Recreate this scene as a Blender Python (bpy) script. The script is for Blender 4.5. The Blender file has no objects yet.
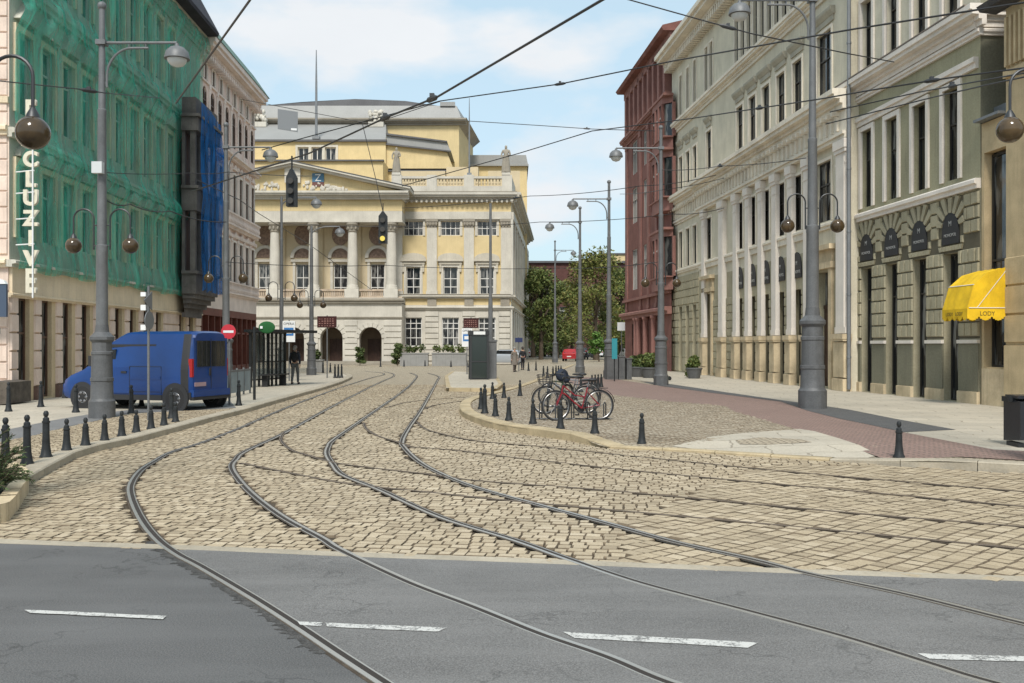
import bpy, bmesh, math, random
from mathutils import Vector, Matrix, noise
from mathutils.geometry import delaunay_2d_cdt
RND = random.Random(11)
PI = math.pi
SC = bpy.context.scene
COL = SC.collection
# ------------------------------------------------------------------ camera model of the photograph
F, CX, HY, H = 980.0, 512.0, 345.0, 1.9
def G(px, py, z=0.0):
    s = (py - HY) / (H - z)
    return Vector(((px - CX) / s, F / s, z))
def at(px, py, Y):
    return Vector(((px - CX) / F * Y, Y, H - (py - HY) / F * Y))

cam = bpy.data.cameras.new('camera'); camo = bpy.data.objects.new('camera', cam); COL.objects.link(camo)
camo.location = (0, 0, H); camo.rotation_euler = (PI/2, 0, 0)
cam.sensor_width = 36; cam.lens = 36*F/1024; cam.shift_y = (HY-341.5)/1024
cam.clip_start = .1; cam.clip_end = 6000
SC.camera = camo
SC.view_settings.view_transform = 'Standard'; SC.view_settings.look = 'None'
SC.view_settings.gamma = 1; SC.view_settings.exposure = EXPOSURE = 1.06
# ------------------------------------------------------------------ materials
def newmat(name):
    m = bpy.data.materials.new(name); m.use_nodes = True
    nt = m.node_tree; b = nt.nodes['Principled BSDF']
    return m, nt, b
def N(nt, t, **kw):
    n = nt.nodes.new(t)
    for k, v in kw.items():
        if k.startswith('_'): setattr(n, k[1:], v)
        else: n.inputs[k.replace('_', ' ')].default_value = v
    return n
def L(nt, a, b): nt.links.new(a, b)
def ramp(nt, src, p0, p1, c0=(0,0,0,1), c1=(1,1,1,1)):
    r = nt.nodes.new('ShaderNodeValToRGB'); e = r.color_ramp.elements
    e[0].position = p0; e[1].position = p1; e[0].color = c0; e[1].color = c1
    L(nt, src, r.inputs[0]); return r.outputs[0]
def mix(nt, fac, a, b, mode='MIX'):
    n = nt.nodes.new('ShaderNodeMix'); n.data_type = 'RGBA'; n.blend_type = mode
    for sock, v in ((n.inputs[0], fac), (n.inputs[6], a), (n.inputs[7], b)):
        if hasattr(v, 'is_output'): L(nt, v, sock)
        elif isinstance(v, (int, float)): sock.default_value = v
        else: sock.default_value = (*v[:3], 1)
    return n.outputs[2]
def coords(nt, scale=(1,1,1), kind='Object'):
    tc = nt.nodes.new('ShaderNodeTexCoord'); mp = nt.nodes.new('ShaderNodeMapping')
    mp.inputs['Scale'].default_value = scale; L(nt, tc.outputs[kind], mp.inputs[0]); return mp.outputs[0]
def noi(nt, co, scale, detail=4, rough=.55):
    n = N(nt, 'ShaderNodeTexNoise', Scale=scale, Detail=detail, Roughness=rough); L(nt, co, n.inputs['Vector']); return n.outputs['Fac']
def surf(name, col, rough=.8, metal=0, var=.2, vs=1.5, fine=.1, fs=30, bump=.15, bs=40, streak=.0, dirt=None, spec=.3, coat=0):
    """base colour with uneven wear: broad patches, fine grain, optional rain streaks and dirt patches"""
    m, nt, b = newmat(name)
    co = coords(nt)
    c = col
    dk = tuple(x*(1-var) for x in col); lt = tuple(min(1, x*(1+var*.6)) for x in col)
    out = mix(nt, ramp(nt, noi(nt, co, vs, 5), .3, .7), dk, lt)
    if fine:
        f = noi(nt, co, fs, 3)
        out = mix(nt, fine*2, out, ramp(nt, f, .35, .65, (.25,.25,.25,1), (.75,.75,.75,1)), 'SOFT_LIGHT')
    if streak:
        st = noi(nt, coords(nt, (5, 5, .35)), 1.6, 5, .65)
        out = mix(nt, ramp(nt, st, .5, .78, (0,0,0,1), (streak,streak,streak,1)), out, dirt or tuple(x*.35 for x in col))
    L(nt, out, b.inputs['Base Color'])
    b.inputs['Roughness'].default_value = rough; b.inputs['Metallic'].default_value = metal
    b.inputs['Specular IOR Level'].default_value = spec; b.inputs['Coat Weight'].default_value = coat
    if bump:
        bp = N(nt, 'ShaderNodeBump', Strength=bump, Distance=.02); L(nt, noi(nt, co, bs, 4), bp.inputs['Height']); L(nt, bp.outputs[0], b.inputs['Normal'])
    return m
def plain(name, col, rough=.5, metal=0, spec=.5, emit=None):
    m, nt, b = newmat(name)
    b.inputs['Base Color'].default_value = (*col, 1); b.inputs['Roughness'].default_value = rough
    b.inputs['Metallic'].default_value = metal; b.inputs['Specular IOR Level'].default_value = spec
    if emit: b.inputs['Emission Color'].default_value = (*emit[:3], 1); b.inputs['Emission Strength'].default_value = emit[3]
    return m
def glassmat(name, dark=(.012,.014,.016), light=(.24,.235,.22), spec=.6, rough=.06):
    """window glass: a dim room, pale curtains in some panes, slightly wavy reflection"""
    m, nt, b = newmat(name)
    oi = nt.nodes.new('ShaderNodeObjectInfo')
    w = noi(nt, coords(nt, (2.2,2.2,.5)), 1.3, 2)
    f = N(nt, 'ShaderNodeMath', _operation='MULTIPLY'); L(nt, oi.outputs['Random'], f.inputs[0]); L(nt, ramp(nt, w, .47, .56), f.inputs[1])
    L(nt, mix(nt, f.outputs[0], dark, light), b.inputs['Base Color'])
    b.inputs['Roughness'].default_value = rough; b.inputs['Specular IOR Level'].default_value = spec
    bp = N(nt, 'ShaderNodeBump', Strength=.05, Distance=.05); L(nt, noi(nt, coords(nt), 1.2, 2), bp.inputs['Height']); L(nt, bp.outputs[0], b.inputs['Normal'])
    return m
def netmat(name, col, dens, fold):
    m, nt, b = newmat(name)
    co = coords(nt, (1,1,.16))
    f1 = noi(nt, co, 3.2, 5, .6)
    f2 = noi(nt, coords(nt, (1,1,.5)), .9, 4)
    c = mix(nt, ramp(nt, f1, .35, .68), tuple(x*.55 for x in col), tuple(min(1, x*1.35) for x in col))
    out = nt.nodes['Material Output']
    d = nt.nodes.new('ShaderNodeBsdfDiffuse'); tl = nt.nodes.new('ShaderNodeBsdfTranslucent'); tr = nt.nodes.new('ShaderNodeBsdfTransparent')
    L(nt, c, d.inputs[0]); L(nt, c, tl.inputs[0])
    ms = nt.nodes.new('ShaderNodeMixShader'); ms.inputs[0].default_value = .45; L(nt, d.outputs[0], ms.inputs[1]); L(nt, tl.outputs[0], ms.inputs[2])
    m2 = nt.nodes.new('ShaderNodeMixShader')
    a = N(nt, 'ShaderNodeMath', _operation='ADD'); L(nt, ramp(nt, f1, .3, .7, (0,0,0,1), (fold,fold,fold,1)), a.inputs[0]); 
    a2 = N(nt, 'ShaderNodeMath', _operation='ADD'); L(nt, a.outputs[0], a2.inputs[0]); L(nt, ramp(nt, f2, .35, .7, (dens-.12,)*3+(1,), (dens+.1,)*3+(1,)), a2.inputs[1])
    a.inputs[1].default_value = 0
    L(nt, a2.outputs[0], m2.inputs[0]); L(nt, tr.outputs[0], m2.inputs[1]); L(nt, ms.outputs[0], m2.inputs[2]); L(nt, m2.outputs[0], out.inputs[0])
    nt.nodes.remove(b)
    return m
# ------------------------------------------------------------------ mesh builder
class MB:
    def __init__(s): s.v = []; s.f = []; s.m = []; s.cur = 0; s.M = None
    def add(s, vs, fs):
        o = len(s.v)
        if s.M is not None: vs = [s.M @ Vector(v) for v in vs]
        s.v += [tuple(v) for v in vs]; s.f += [tuple(i+o for i in f) for f in fs]; s.m += [s.cur]*len(fs)
    def quad(s, a, b, c, d): s.add([a,b,c,d], [(0,1,2,3)])
    def poly(s, pts): s.add(pts, [tuple(range(len(pts)))])
    def box(s, x0, x1, y0, y1, z0, z1):
        s.add([(x0,y0,z0),(x1,y0,z0),(x1,y1,z0),(x0,y1,z0),(x0,y0,z1),(x1,y0,z1),(x1,y1,z1),(x0,y1,z1)],
              [(0,3,2,1),(4,5,6,7),(0,1,5,4),(1,2,6,5),(2,3,7,6),(3,0,4,7)])
    def cbox(s, x0, x1, y0, y1, z0, z1, c):
        """block with a chamfered front (the front is at y0)"""
        s.add([(x0,y1,z0),(x1,y1,z0),(x1,y1,z1),(x0,y1,z1),(x0+c,y0,z0+c),(x1-c,y0,z0+c),(x1-c,y0,z1-c),(x0+c,y0,z1-c)],
              [(4,5,6,7),(0,1,5,4),(1,2,6,5),(2,3,7,6),(3,0,4,7)])
    def prism(s, pts, y0, y1):
        """outline in x,z extruded along y"""
        n = len(pts)
        s.add([(p[0],y0,p[1]) for p in pts]+[(p[0],y1,p[1]) for p in pts],
              [tuple(range(n)), tuple(range(2*n-1,n-1,-1))]+[(i,(i+1)%n,n+(i+1)%n,n+i) for i in range(n)])
    def profile(s, pts, x0, x1):
        """moulding: outline in y,z extruded along x"""
        n = len(pts)
        s.add([(x0,p[0],p[1]) for p in pts]+[(x1,p[0],p[1]) for p in pts],
              [tuple(range(n)), tuple(range(2*n-1,n-1,-1))]+[(i,(i+1)%n,n+(i+1)%n,n+i) for i in range(n)])
    def lathe(s, prof, seg=16, c=(0,0,0), flat=False):
        vs = []; fs = []
        for r, z in prof:
            for k in range(seg):
                a = 2*PI*(k+.5)/seg
                vs.append((c[0]+r*math.cos(a), c[1]+r*math.sin(a), c[2]+z))
        n = len(prof)
        for i in range(n-1):
            for k in range(seg):
                fs.append((i*seg+k, i*seg+(k+1)%seg, (i+1)*seg+(k+1)%seg, (i+1)*seg+k))
        fs.append(tuple(range(seg-1,-1,-1))); fs.append(tuple(range((n-1)*seg, n*seg)))
        s.add(vs, fs)
    def tube(s, pts, r, seg=8, closed=False):
        pts = [Vector(p) for p in pts]; n = len(pts)
        rs = r if isinstance(r, (list, tuple)) else [r]*n
        vs = []; up = None
        for i in range(n):
            if closed: t = pts[(i+1)%n]-pts[(i-1)%n]
            else: t = pts[min(i+1,n-1)]-pts[max(i-1,0)]
            t.normalize()
            if up is None:
                up = Vector((0,0,1)) if abs(t.z) < .9 else Vector((1,0,0))
            a = t.cross(up); 
            if a.length < 1e-6: a = t.cross(Vector((0,1,0)))
            a.normalize(); b = a.cross(t); up = b
            for k in range(seg):
                an = 2*PI*k/seg
                vs.append(pts[i] + (a*math.cos(an)+b*math.sin(an))*rs[i])
        fs = []
        for i in range(n if closed else n-1):
            j = (i+1) % n
            for k in range(seg):
                fs.append((i*seg+k, i*seg+(k+1)%seg, j*seg+(k+1)%seg, j*seg+k))
        if not closed: fs.append(tuple(range(seg-1,-1,-1))); fs.append(tuple(range((n-1)*seg, n*seg)))
        s.add(vs, fs)
    def ball(s, c, r, seg=12, rings=8):
        rx, ry, rz = r if isinstance(r, (tuple, list)) else (r, r, r)
        vs = [(c[0],c[1],c[2]-rz)]; fs = []
        for i in range(1, rings):
            a = -PI/2+PI*i/rings
            for k in range(seg):
                b = 2*PI*k/seg
                vs.append((c[0]+rx*math.cos(a)*math.cos(b), c[1]+ry*math.cos(a)*math.sin(b), c[2]+rz*math.sin(a)))
        vs.append((c[0],c[1],c[2]+rz)); t = len(vs)-1
        for k in range(seg):
            fs.append((0, 1+(k+1)%seg, 1+k)); fs.append((t, t-seg+k, t-seg+(k+1)%seg))
        for i in range(rings-2):
            for k in range(seg):
                fs.append((1+i*seg+k, 1+i*seg+(k+1)%seg, 1+(i+1)*seg+(k+1)%seg, 1+(i+1)*seg+k))
        s.add(vs, fs)
    def mesh(s, name, mats, smooth=False):
        me = bpy.data.meshes.new(name); me.from_pydata(s.v, [], s.f)
        for m in (mats if isinstance(mats, (list, tuple)) else [mats]): me.materials.append(m)
        if any(s.m): me.polygons.foreach_set('material_index', s.m)
        bm = bmesh.new(); bm.from_mesh(me); bmesh.ops.recalc_face_normals(bm, faces=bm.faces); bm.to_mesh(me); bm.free()
        if smooth:
            me.polygons.foreach_set('use_smooth', [True]*len(me.polygons))
            me.set_sharp_from_angle(angle=math.radians(smooth if smooth is not True else 40))
        me.update(); return me
    def build(s, name, mats, parent=None, smooth=False, loc=(0,0,0), rz=0):
        return link(name, s.mesh(name, mats, smooth), parent, loc, rz)
def pieces(mb, name, mats, parent, gap=.12):
    """one object for each run of the mesh that stands apart along x"""
    par = list(range(len(mb.v)))
    def find(i):
        while par[i] != i: par[i] = par[par[i]]; i = par[i]
        return i
    for f in mb.f:
        a = find(f[0])
        for i in f[1:]: par[find(i)] = a
    iv = {}
    for i, v in enumerate(mb.v):
        r = find(i); q = iv.setdefault(r, [v[0], v[0]]); q[0] = min(q[0], v[0]); q[1] = max(q[1], v[0])
    runs = []
    for a, b in sorted(map(tuple, iv.values())):
        if runs and a <= runs[-1][1]+gap: runs[-1][1] = max(b, runs[-1][1])
        else: runs.append([a, b])
    out = []
    for a, b in runs:
        m2 = MB(); ix = {}
        for f, mi in zip(mb.f, mb.m):
            if a-1e-6 <= mb.v[f[0]][0] <= b+1e-6:
                for i in f:
                    if i not in ix: ix[i] = len(m2.v); m2.v.append(mb.v[i])
                m2.f.append(tuple(ix[i] for i in f)); m2.m.append(mi)
        out.append(m2.build(name, mats, parent))
    return out
def link(name, data, parent=None, loc=(0,0,0), rz=0):
    o = bpy.data.objects.new(name, data); COL.objects.link(o); o.parent = parent
    o.location = loc; o.rotation_euler = (0,0,rz); return o
def tag(o, label=None, cat=None, group=None, kind=None):
    if label: o['label'] = label
    if cat: o['category'] = cat
    if group: o['group'] = group
    if kind: o['kind'] = kind
    return o
def empty(name, loc, rz=0, label=None, cat=None, group=None):
    o = bpy.data.objects.new(name, None); COL.objects.link(o); o.location = loc; o.rotation_euler = (0,0,rz)
    o.empty_display_size = .3
    return tag(o, label, cat, group)
def copy_tree(o, parent=None):
    c = o.copy(); COL.objects.link(c); c.parent = parent
    for ch in [x for x in bpy.data.objects if x.parent == o]: copy_tree(ch, c)
    return c
def text(name, body, size, mat, parent, loc, rot, extrude=.004, align='CENTER', spacing=1.0, bold=0):
    cu = bpy.data.curves.new(name, 'FONT'); cu.body = body; cu.size = size; cu.extrude = extrude
    cu.align_x = align; cu.align_y = 'CENTER'; cu.space_character = spacing; cu.materials.append(mat)
    if bold: cu.offset = bold
    tmp = bpy.data.objects.new('lettering_outline', cu); COL.objects.link(tmp); bpy.context.view_layer.update()
    me = bpy.data.meshes.new_from_object(tmp.evaluated_get(bpy.context.evaluated_depsgraph_get())); bpy.data.objects.remove(tmp); bpy.data.curves.remove(cu)
    if not me.materials: me.materials.append(mat)
    o = link(name, me, parent, loc); o.rotation_euler = rot
    return o
# ------------------------------------------------------------------ facades
class Fac:
    """facade plane: u runs left to right as seen from the street, y into the building"""
    def __init__(s, O, d):
        s.O = Vector(O); d = Vector(d).normalized(); s.D = d; s.I = Vector((-d.y, d.x)); s.ang = math.atan2(d.y, d.x)
    def loc(s, px, py, y=0):
        r = Vector(((px-CX)/F, 1)); O = s.O + s.I*y
        # O + u D = t r
        det = s.D.x*(-r.y) - (-r.x)*s.D.y
        bx, by = -O.x, -O.y
        u = (bx*(-r.y) - (-r.x)*by)/det; t = (s.D.x*by - s.D.y*bx)/det
        return u, H-(py-HY)/F*t
    def U(s, px, y=0): return s.loc(px, HY, y)[0]
    def Z(s, px, py, y=0): return s.loc(px, py, y)[1]
    def empty(s, name, label, cat='building', group=None):
        return empty(name, (s.O.x, s.O.y, 0), s.ang, label, cat, group)
def wall(mb, u0, u1, z0, z1, ops=(), depth=.25, y=0):
    """ops: (a, b, c, d, springing or None)"""
    us = sorted({u0, u1, *[v for o in ops for v in o[:2] if u0 < v < u1]}); zs = sorted({z0, z1, *[v for o in ops for v in o[2:4] if z0 < v < z1]})
    for i in range(len(us)-1):
        for j in range(len(zs)-1):
            cu, cz = (us[i]+us[i+1])/2, (zs[j]+zs[j+1])/2
            if any(o[0] < cu < o[1] and o[2] < cz < o[3] for o in ops): continue
            mb.quad((us[i],y,zs[j]),(us[i+1],y,zs[j]),(us[i+1],y,zs[j+1]),(us[i],y,zs[j+1]))
    for o in ops:
        a, b, c, d = o[:4]; sp = o[4] if len(o) > 4 else None
        e = y+depth
        if sp is None:
            mb.quad((a,y,d),(b,y,d),(b,e,d),(a,e,d)); top = d
        else:
            top = sp; n = 10; cu = (a+b)/2; r = (b-a)/2; h = d-sp
            arc = [(cu-r*math.cos(PI*k/n), sp+h*math.sin(PI*k/n)) for k in range(n+1)]
            for k in range(n):
                p, q = arc[k], arc[k+1]
                mb.quad((p[0],y,p[1]),(q[0],y,q[1]),(q[0],e,q[1]),(p[0],e,p[1]))
                mb.quad((p[0],y,p[1]),(q[0],y,q[1]),(q[0],y,d),(p[0],y,d)) if k not in (0,n-1) else mb.poly([(p[0],y,p[1]),(q[0],y,q[1]),(q[0],y,d),(p[0],y,d)])
        mb.quad((a,y,c),(a,e,c),(a,e,top),(a,y,top)); mb.quad((b,y,c),(b,e,c),(b,e,top),(b,y,top)); mb.quad((a,y,c),(b,y,c),(b,e,c),(a,e,c))
def rustic(mb, u0, u1, z0, z1, rowh, blk, ops=(), y=0, proud=.05, gap=.03):
    n = max(1, round((z1-z0)/rowh)); rh = (z1-z0)/n
    for r in range(n):
        a, b = z0+r*rh+gap/2, z0+(r+1)*rh-gap/2
        segs = [(u0, u1)]
        for o in ops:
            if o[2] < b and o[3] > a:
                new = []
                for s0, s1 in segs:
                    if o[1] <= s0 or o[0] >= s1: new.append((s0, s1)); continue
                    if o[0] > s0+.08: new.append((s0, o[0]))
                    if o[1] < s1-.08: new.append((o[1], s1))
                segs = new
        for s0, s1 in segs:
            w = s1-s0; k = max(1, round(w/blk)); sh = 0
            cuts = [s0+w*i/k for i in range(k+1)]
            if r % 2 and k > 1: cuts = [s0]+[s0+w*(i+.5)/k for i in range(k)]+[s1]
            for i in range(len(cuts)-1):
                if cuts[i+1]-cuts[i] > .06:
                    pr = proud*RND.uniform(.85, 1.15)
                    mb.cbox(cuts[i]+gap/2, cuts[i+1]-gap/2, y-pr, y, a, b, .025)
WC = {}
def window(par, u, z, w, h, y, fm, gm, nx=2, tr=(.68,), fw=.07, trim=None, tw=.16, tp=.06, sill=None, name='window', yw=0):
    """frame (the part) with a pane and, where the building has one, a surround as its sub-parts; origin at the bottom middle"""
    key = (round(w,2), round(h,2), nx, tr, fw, fm.name, gm.name, trim.name if trim else 0, tw, tp, sill)
    if key not in WC:
        f = MB(); hw = w/2
        f.box(-hw,-hw+fw,-.03,.04,0,h); f.box(hw-fw,hw,-.03,.04,0,h); f.box(-hw+fw,hw-fw,-.03,.04,0,fw); f.box(-hw+fw,hw-fw,-.03,.04,h-fw,h)
        for t in tr: f.box(-hw+fw,hw-fw,-.045,.035,h*t-fw*.45,h*t+fw*.45)
        for i in range(1, nx): x = -hw+w*i/nx; f.box(x-fw*.4,x+fw*.4,-.035,.03,fw,h-fw)
        p = MB(); p.quad((-hw+.02,.02,.02),(hw-.02,.02,.02),(hw-.02,.02,h-.02),(-hw+.02,.02,h-.02))
        t = None
        if trim:
            t = MB()
            t.box(-hw-tw,-hw,-tp,.03,-.02,h+tw); t.box(hw,hw+tw,-tp,.03,-.02,h+tw); t.box(-hw,hw,-tp,.03,h,h+tw)
            if sill: t.box(-hw-tw-.05,hw+tw+.05,-sill,.03,-.12,-.022)
        WC[key] = (f.mesh('window_frame', fm), p.mesh('pane', gm), t.mesh('surround', trim) if t else None)
    f, p, t = WC[key]
    o = link(name, f, par, (u, y, z)); link('pane', p, o)
    if t: link('surround', t, o, (0, yw-y, 0))
    return o
def cornice(mb, u0, u1, z, h, out, y=0, back=.02, ret=0):
    """stepped moulding that grows outward with height"""
    steps = [(.25,.0,.28),(.45,.28,.5),(.85,.5,.72),(1,.72,1)]
    pts = [(y+back, z)]
    for o, a, b in steps: pts += [(y-out*o, z+h*a), (y-out*o, z+h*b-.01)]
    pts += [(y-out*.9, z+h), (y+back, z+h)]
    mb.profile(pts, u0, u1)
def ledge(mb, u0, u1, z, h, out, y=0): mb.profile([(y+.02,z),(y-out*.6,z),(y-out*.6,z+h*.4),(y-out,z+h*.5),(y-out,z+h*.85),(y-out*.8,z+h),(y+.02,z+h)], u0, u1)
# ================================================================== light and sky
w = bpy.data.worlds.new('World'); SC.world = w; w.use_nodes = True
nt = w.node_tree; bg = nt.nodes['Background']
SUN_EL, SUN_AZ = math.radians(50), math.radians(184)     # azimuth clockwise from the view direction: behind the camera, to its left
sky = nt.nodes.new('ShaderNodeTexSky'); sky.sky_type = 'NISHITA'; sky.sun_disc = False
sky.sun_elevation = SUN_EL; sky.sun_rotation = SUN_AZ; sky.air_density = 1; sky.dust_density = 2.0; sky.ozone_density = 1
tc = nt.nodes.new('ShaderNodeTexCoord'); mp = nt.nodes.new('ShaderNodeMapping'); mp.inputs['Scale'].default_value = (1, 1, 2.3); mp.inputs['Location'].default_value = (1.3, .4, .2)
L(nt, tc.outputs['Generated'], mp.inputs[0])
n1 = noi(nt, mp.outputs[0], 3.1, 9, .5)
cl = ramp(nt, n1, .51, .61)
n2 = noi(nt, mp.outputs[0], 6, 5, .6)
white = mix(nt, n2, (4.05, 4.25, 4.45), (4.6, 4.75, 4.9))
hazy = mix(nt, .72, sky.outputs[0], (3.3, 4.3, 4.75))
L(nt, mix(nt, cl, hazy, white), bg.inputs[0]); bg.inputs[1].default_value = .095
sl = bpy.data.lights.new('sun', 'SUN'); sl.energy = 1.8; sl.angle = math.radians(14); sl.color = (1, .955, .88)
so = bpy.data.objects.new('sun', sl); COL.objects.link(so)
so.rotation_euler = Vector((-math.sin(SUN_AZ)*math.cos(SUN_EL), -math.cos(SUN_AZ)*math.cos(SUN_EL), -math.sin(SUN_EL))).to_track_quat('-Z', 'Y').to_euler()
so.location = (0, 0, 60)
# ================================================================== ground
def asphalt(name, col, crack=.5):
    m, nt, b = newmat(name); co = coords(nt)
    c = mix(nt, ramp(nt, noi(nt, co, .55, 5), .3, .72), tuple(x*.80 for x in col), tuple(x*1.12 for x in col))
    c = mix(nt, .55, c, ramp(nt, noi(nt, co, 90, 3, .8), .34, .66, (.02,.02,.02,1), (.98,.98,.98,1)), 'SOFT_LIGHT')
    wv = noi(nt, coords(nt, (.35, 2.2, 1)), 1.3, 4); c = mix(nt, ramp(nt, wv, .45, .7, (0,0,0,1), (.4,.4,.4,1)), c, tuple(x*1.35 for x in col))
    vo = N(nt, 'ShaderNodeTexVoronoi', _feature='DISTANCE_TO_EDGE', Scale=.8); 
    wr = N(nt, 'ShaderNodeVectorMath', _operation='ADD'); ns = N(nt, 'ShaderNodeTexNoise', Scale=3.0, Detail=6.0); L(nt, co, ns.inputs['Vector']); L(nt, co, wr.inputs[0]); L(nt, ns.outputs['Color'], wr.inputs[1]); L(nt, wr.outputs[0], vo.inputs['Vector'])
    ed = ramp(nt, vo.outputs['Distance'], .0, .016, (1,1,1,1), (0,0,0,1)); mk = ramp(nt, noi(nt, co, .7, 3), .46, .56, (0,0,0,1), (crack,crack,crack,1))
    c = mix(nt, mix(nt, 1.0, ed, mk, 'MULTIPLY'), c, tuple(x*.28 for x in col))
    L(nt, c, b.inputs['Base Color']); b.inputs['Roughness'].default_value = .72; b.inputs['Specular IOR Level'].default_value = .35
    bp = N(nt, 'ShaderNodeBump', Strength=.35, Distance=.012); L(nt, noi(nt, co, 110, 3), bp.inputs['Height']); L(nt, bp.outputs[0], b.inputs['Normal'])
    return m
M = {}
M['asphalt_dark'] = asphalt('worn_asphalt', (.108,.107,.106), .6); M['asphalt'] = asphalt('smooth_asphalt', (.155,.151,.146), .5)
M['bed'] = surf('joint_dirt', (.07,.055,.038), .95, var=.3, vs=3)
M['joint'] = surf('sett_joint', (.19,.15,.105), .95, var=.3, vs=4); M['steel'] = plain('polished_rail', (.40,.385,.355), .34, .45); M['rail_dirt'] = surf('rail_dirt', (.075,.058,.042), .9, var=.4, vs=6, fs=60)
M['groove'] = plain('rail_groove', (.028,.022,.018), .85); M['rail_old'] = surf('rusty_rail', (.19,.15,.115), .6, var=.3, vs=5)
def settmat(name, a, b_, c_):
    m, nt, b = newmat(name); at_ = nt.nodes.new('ShaderNodeAttribute'); at_.attribute_name = 'tone'
    co = coords(nt)
    r = nt.nodes.new('ShaderNodeValToRGB'); e = r.color_ramp.elements; e[0].position = 0; e[0].color = (*c_,1); e[1].position = 1; e[1].color = (*b_,1)
    k = r.color_ramp.elements.new(.5); k.color = (*a,1); L(nt, at_.outputs['Fac'], r.inputs[0])
    c = mix(nt, ramp(nt, noi(nt, co, .45, 5), .3, .75, (0,0,0,1), (.6,.6,.6,1)), r.outputs[0], tuple(x*.58 for x in a))
    c = mix(nt, .5, c, ramp(nt, noi(nt, co, 45, 3, .7), .3, .7, (.2,.2,.2,1), (.8,.8,.8,1)), 'SOFT_LIGHT')
    L(nt, c, b.inputs['Base Color']); b.inputs['Roughness'].default_value = .62; b.inputs['Specular IOR Level'].default_value = .35
    bp = N(nt, 'ShaderNodeBump', Strength=.3, Distance=.01); L(nt, noi(nt, co, 60, 3), bp.inputs['Height']); L(nt, bp.outputs[0], b.inputs['Normal'])
    return m
M['sett'] = settmat('granite_sett', (.455,.37,.25), (.555,.465,.335), (.325,.26,.175))
def paver(name, c1, c2, joint, bw, bh, rot=0, off=.5, mortar=.03, bump=.3, wear=.42):
    m, nt, b = newmat(name); co = coords(nt)
    mp = nt.nodes.new('ShaderNodeMapping'); mp.inputs['Rotation'].default_value = (0,0,rot); L(nt, co, mp.inputs[0])
    wr = N(nt, 'ShaderNodeVectorMath', _operation='ADD'); ns = N(nt, 'ShaderNodeTexNoise', Scale=2.0); L(nt, mp.outputs[0], ns.inputs['Vector'])
    sc = N(nt, 'ShaderNodeVectorMath', _operation='SCALE'); sc.inputs['Scale'].default_value = bh*.5; L(nt, ns.outputs['Color'], sc.inputs[0]); L(nt, mp.outputs[0], wr.inputs[0]); L(nt, sc.outputs[0], wr.inputs[1])
    br = nt.nodes.new('ShaderNodeTexBrick'); br.offset = off; br.inputs['Scale'].default_value = 1; br.inputs['Brick Width'].default_value = bw; br.inputs['Row Height'].default_value = bh
    br.inputs['Mortar Size'].default_value = mortar*bh; br.inputs['Mortar Smooth'].default_value = .3; br.inputs['Color1'].default_value = (*c1,1); br.inputs['Color2'].default_value = (*c2,1); br.inputs['Mortar'].default_value = (*joint,1)
    L(nt, wr.outputs[0], br.inputs['Vector'])
    c = mix(nt, ramp(nt, noi(nt, co, .5, 5), .35, .75, (0,0,0,1), (wear,wear,wear,1)), br.outputs['Color'], tuple(x*.6 for x in c1))
    c = mix(nt, .4, c, ramp(nt, noi(nt, co, 25, 3, .7), .3, .7, (.2,.2,.2,1), (.8,.8,.8,1)), 'SOFT_LIGHT')
    L(nt, c, b.inputs['Base Color']); b.inputs['Roughness'].default_value = .78
    bp = N(nt, 'ShaderNodeBump', Strength=bump, Distance=.02); bp.invert = True; L(nt, br.outputs['Fac'], bp.inputs['Height']); L(nt, bp.outputs[0], b.inputs['Normal'])
    return m
M['slab'] = paver('pale_slabs', (.48,.43,.345), (.415,.375,.305), (.25,.215,.165), 1.1, .75, .08, .5, .022, .2)
M['plaza_sett'] = paver('small_setts', (.46,.39,.285), (.37,.31,.23), (.2,.165,.12), .15, .13, .5, .5, .2, .5, .3)
M['far_sett'] = paver('road_setts', (.44,.375,.27), (.36,.305,.22), (.13,.105,.075), .22, .18, .1, .5, .13, .4)
M['red_sett'] = paver('red_setts', (.29,.19,.16), (.235,.155,.13), (.16,.115,.095), .16, .14, .4, .5, .16, .4)
M['dark_sett'] = paver('dark_setts', (.125,.125,.125), (.095,.095,.097), (.06,.06,.06), .14, .12, .2, .5, .16, .4)
M['grey_strip'] = surf('grey_footway_asphalt', (.17,.17,.17), .85, var=.15, vs=1.2, fs=50)
M['kerb'] = surf('granite_kerb', (.42,.34,.215), .75, var=.25, vs=1.8, fs=25, bump=.3)
M['kerb_pale'] = surf('pale_kerb', (.38,.335,.26), .75, var=.2, vs=1.8, fs=25, bump=.3)
def worn_paint():
    m, nt, b = newmat('road_paint'); co = coords(nt)
    k = mix(nt, .5, noi(nt, co, 9, 6, .7), noi(nt, co, 60, 3, .7)); L(nt, mix(nt, ramp(nt, k, .50, .56), (.52,.515,.49), (.17,.168,.162)), b.inputs['Base Color']); b.inputs['Roughness'].default_value = .7
    return m
M['paint'] = worn_paint()
def inpoly(x, y, P):
    c = False; j = len(P)-1
    for i in range(len(P)):
        if (P[i][1] > y) != (P[j][1] > y) and x < (P[j][0]-P[i][0])*(y-P[i][1])/(P[j][1]-P[i][1])+P[i][0]: c = not c
        j = i
    return c
def g2(pts, z=0): return [tuple(G(p[0], p[1], z)[:2]) for p in pts]
def dens(P, step=1.0):
    out = []
    for i in range(len(P)):
        a, b = Vector(P[i]), Vector(P[(i+1) % len(P)]); n = max(1, int((b-a).length/step))
        out += [tuple(a.lerp(b, k/n)) for k in range(n)]
    return out
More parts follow.
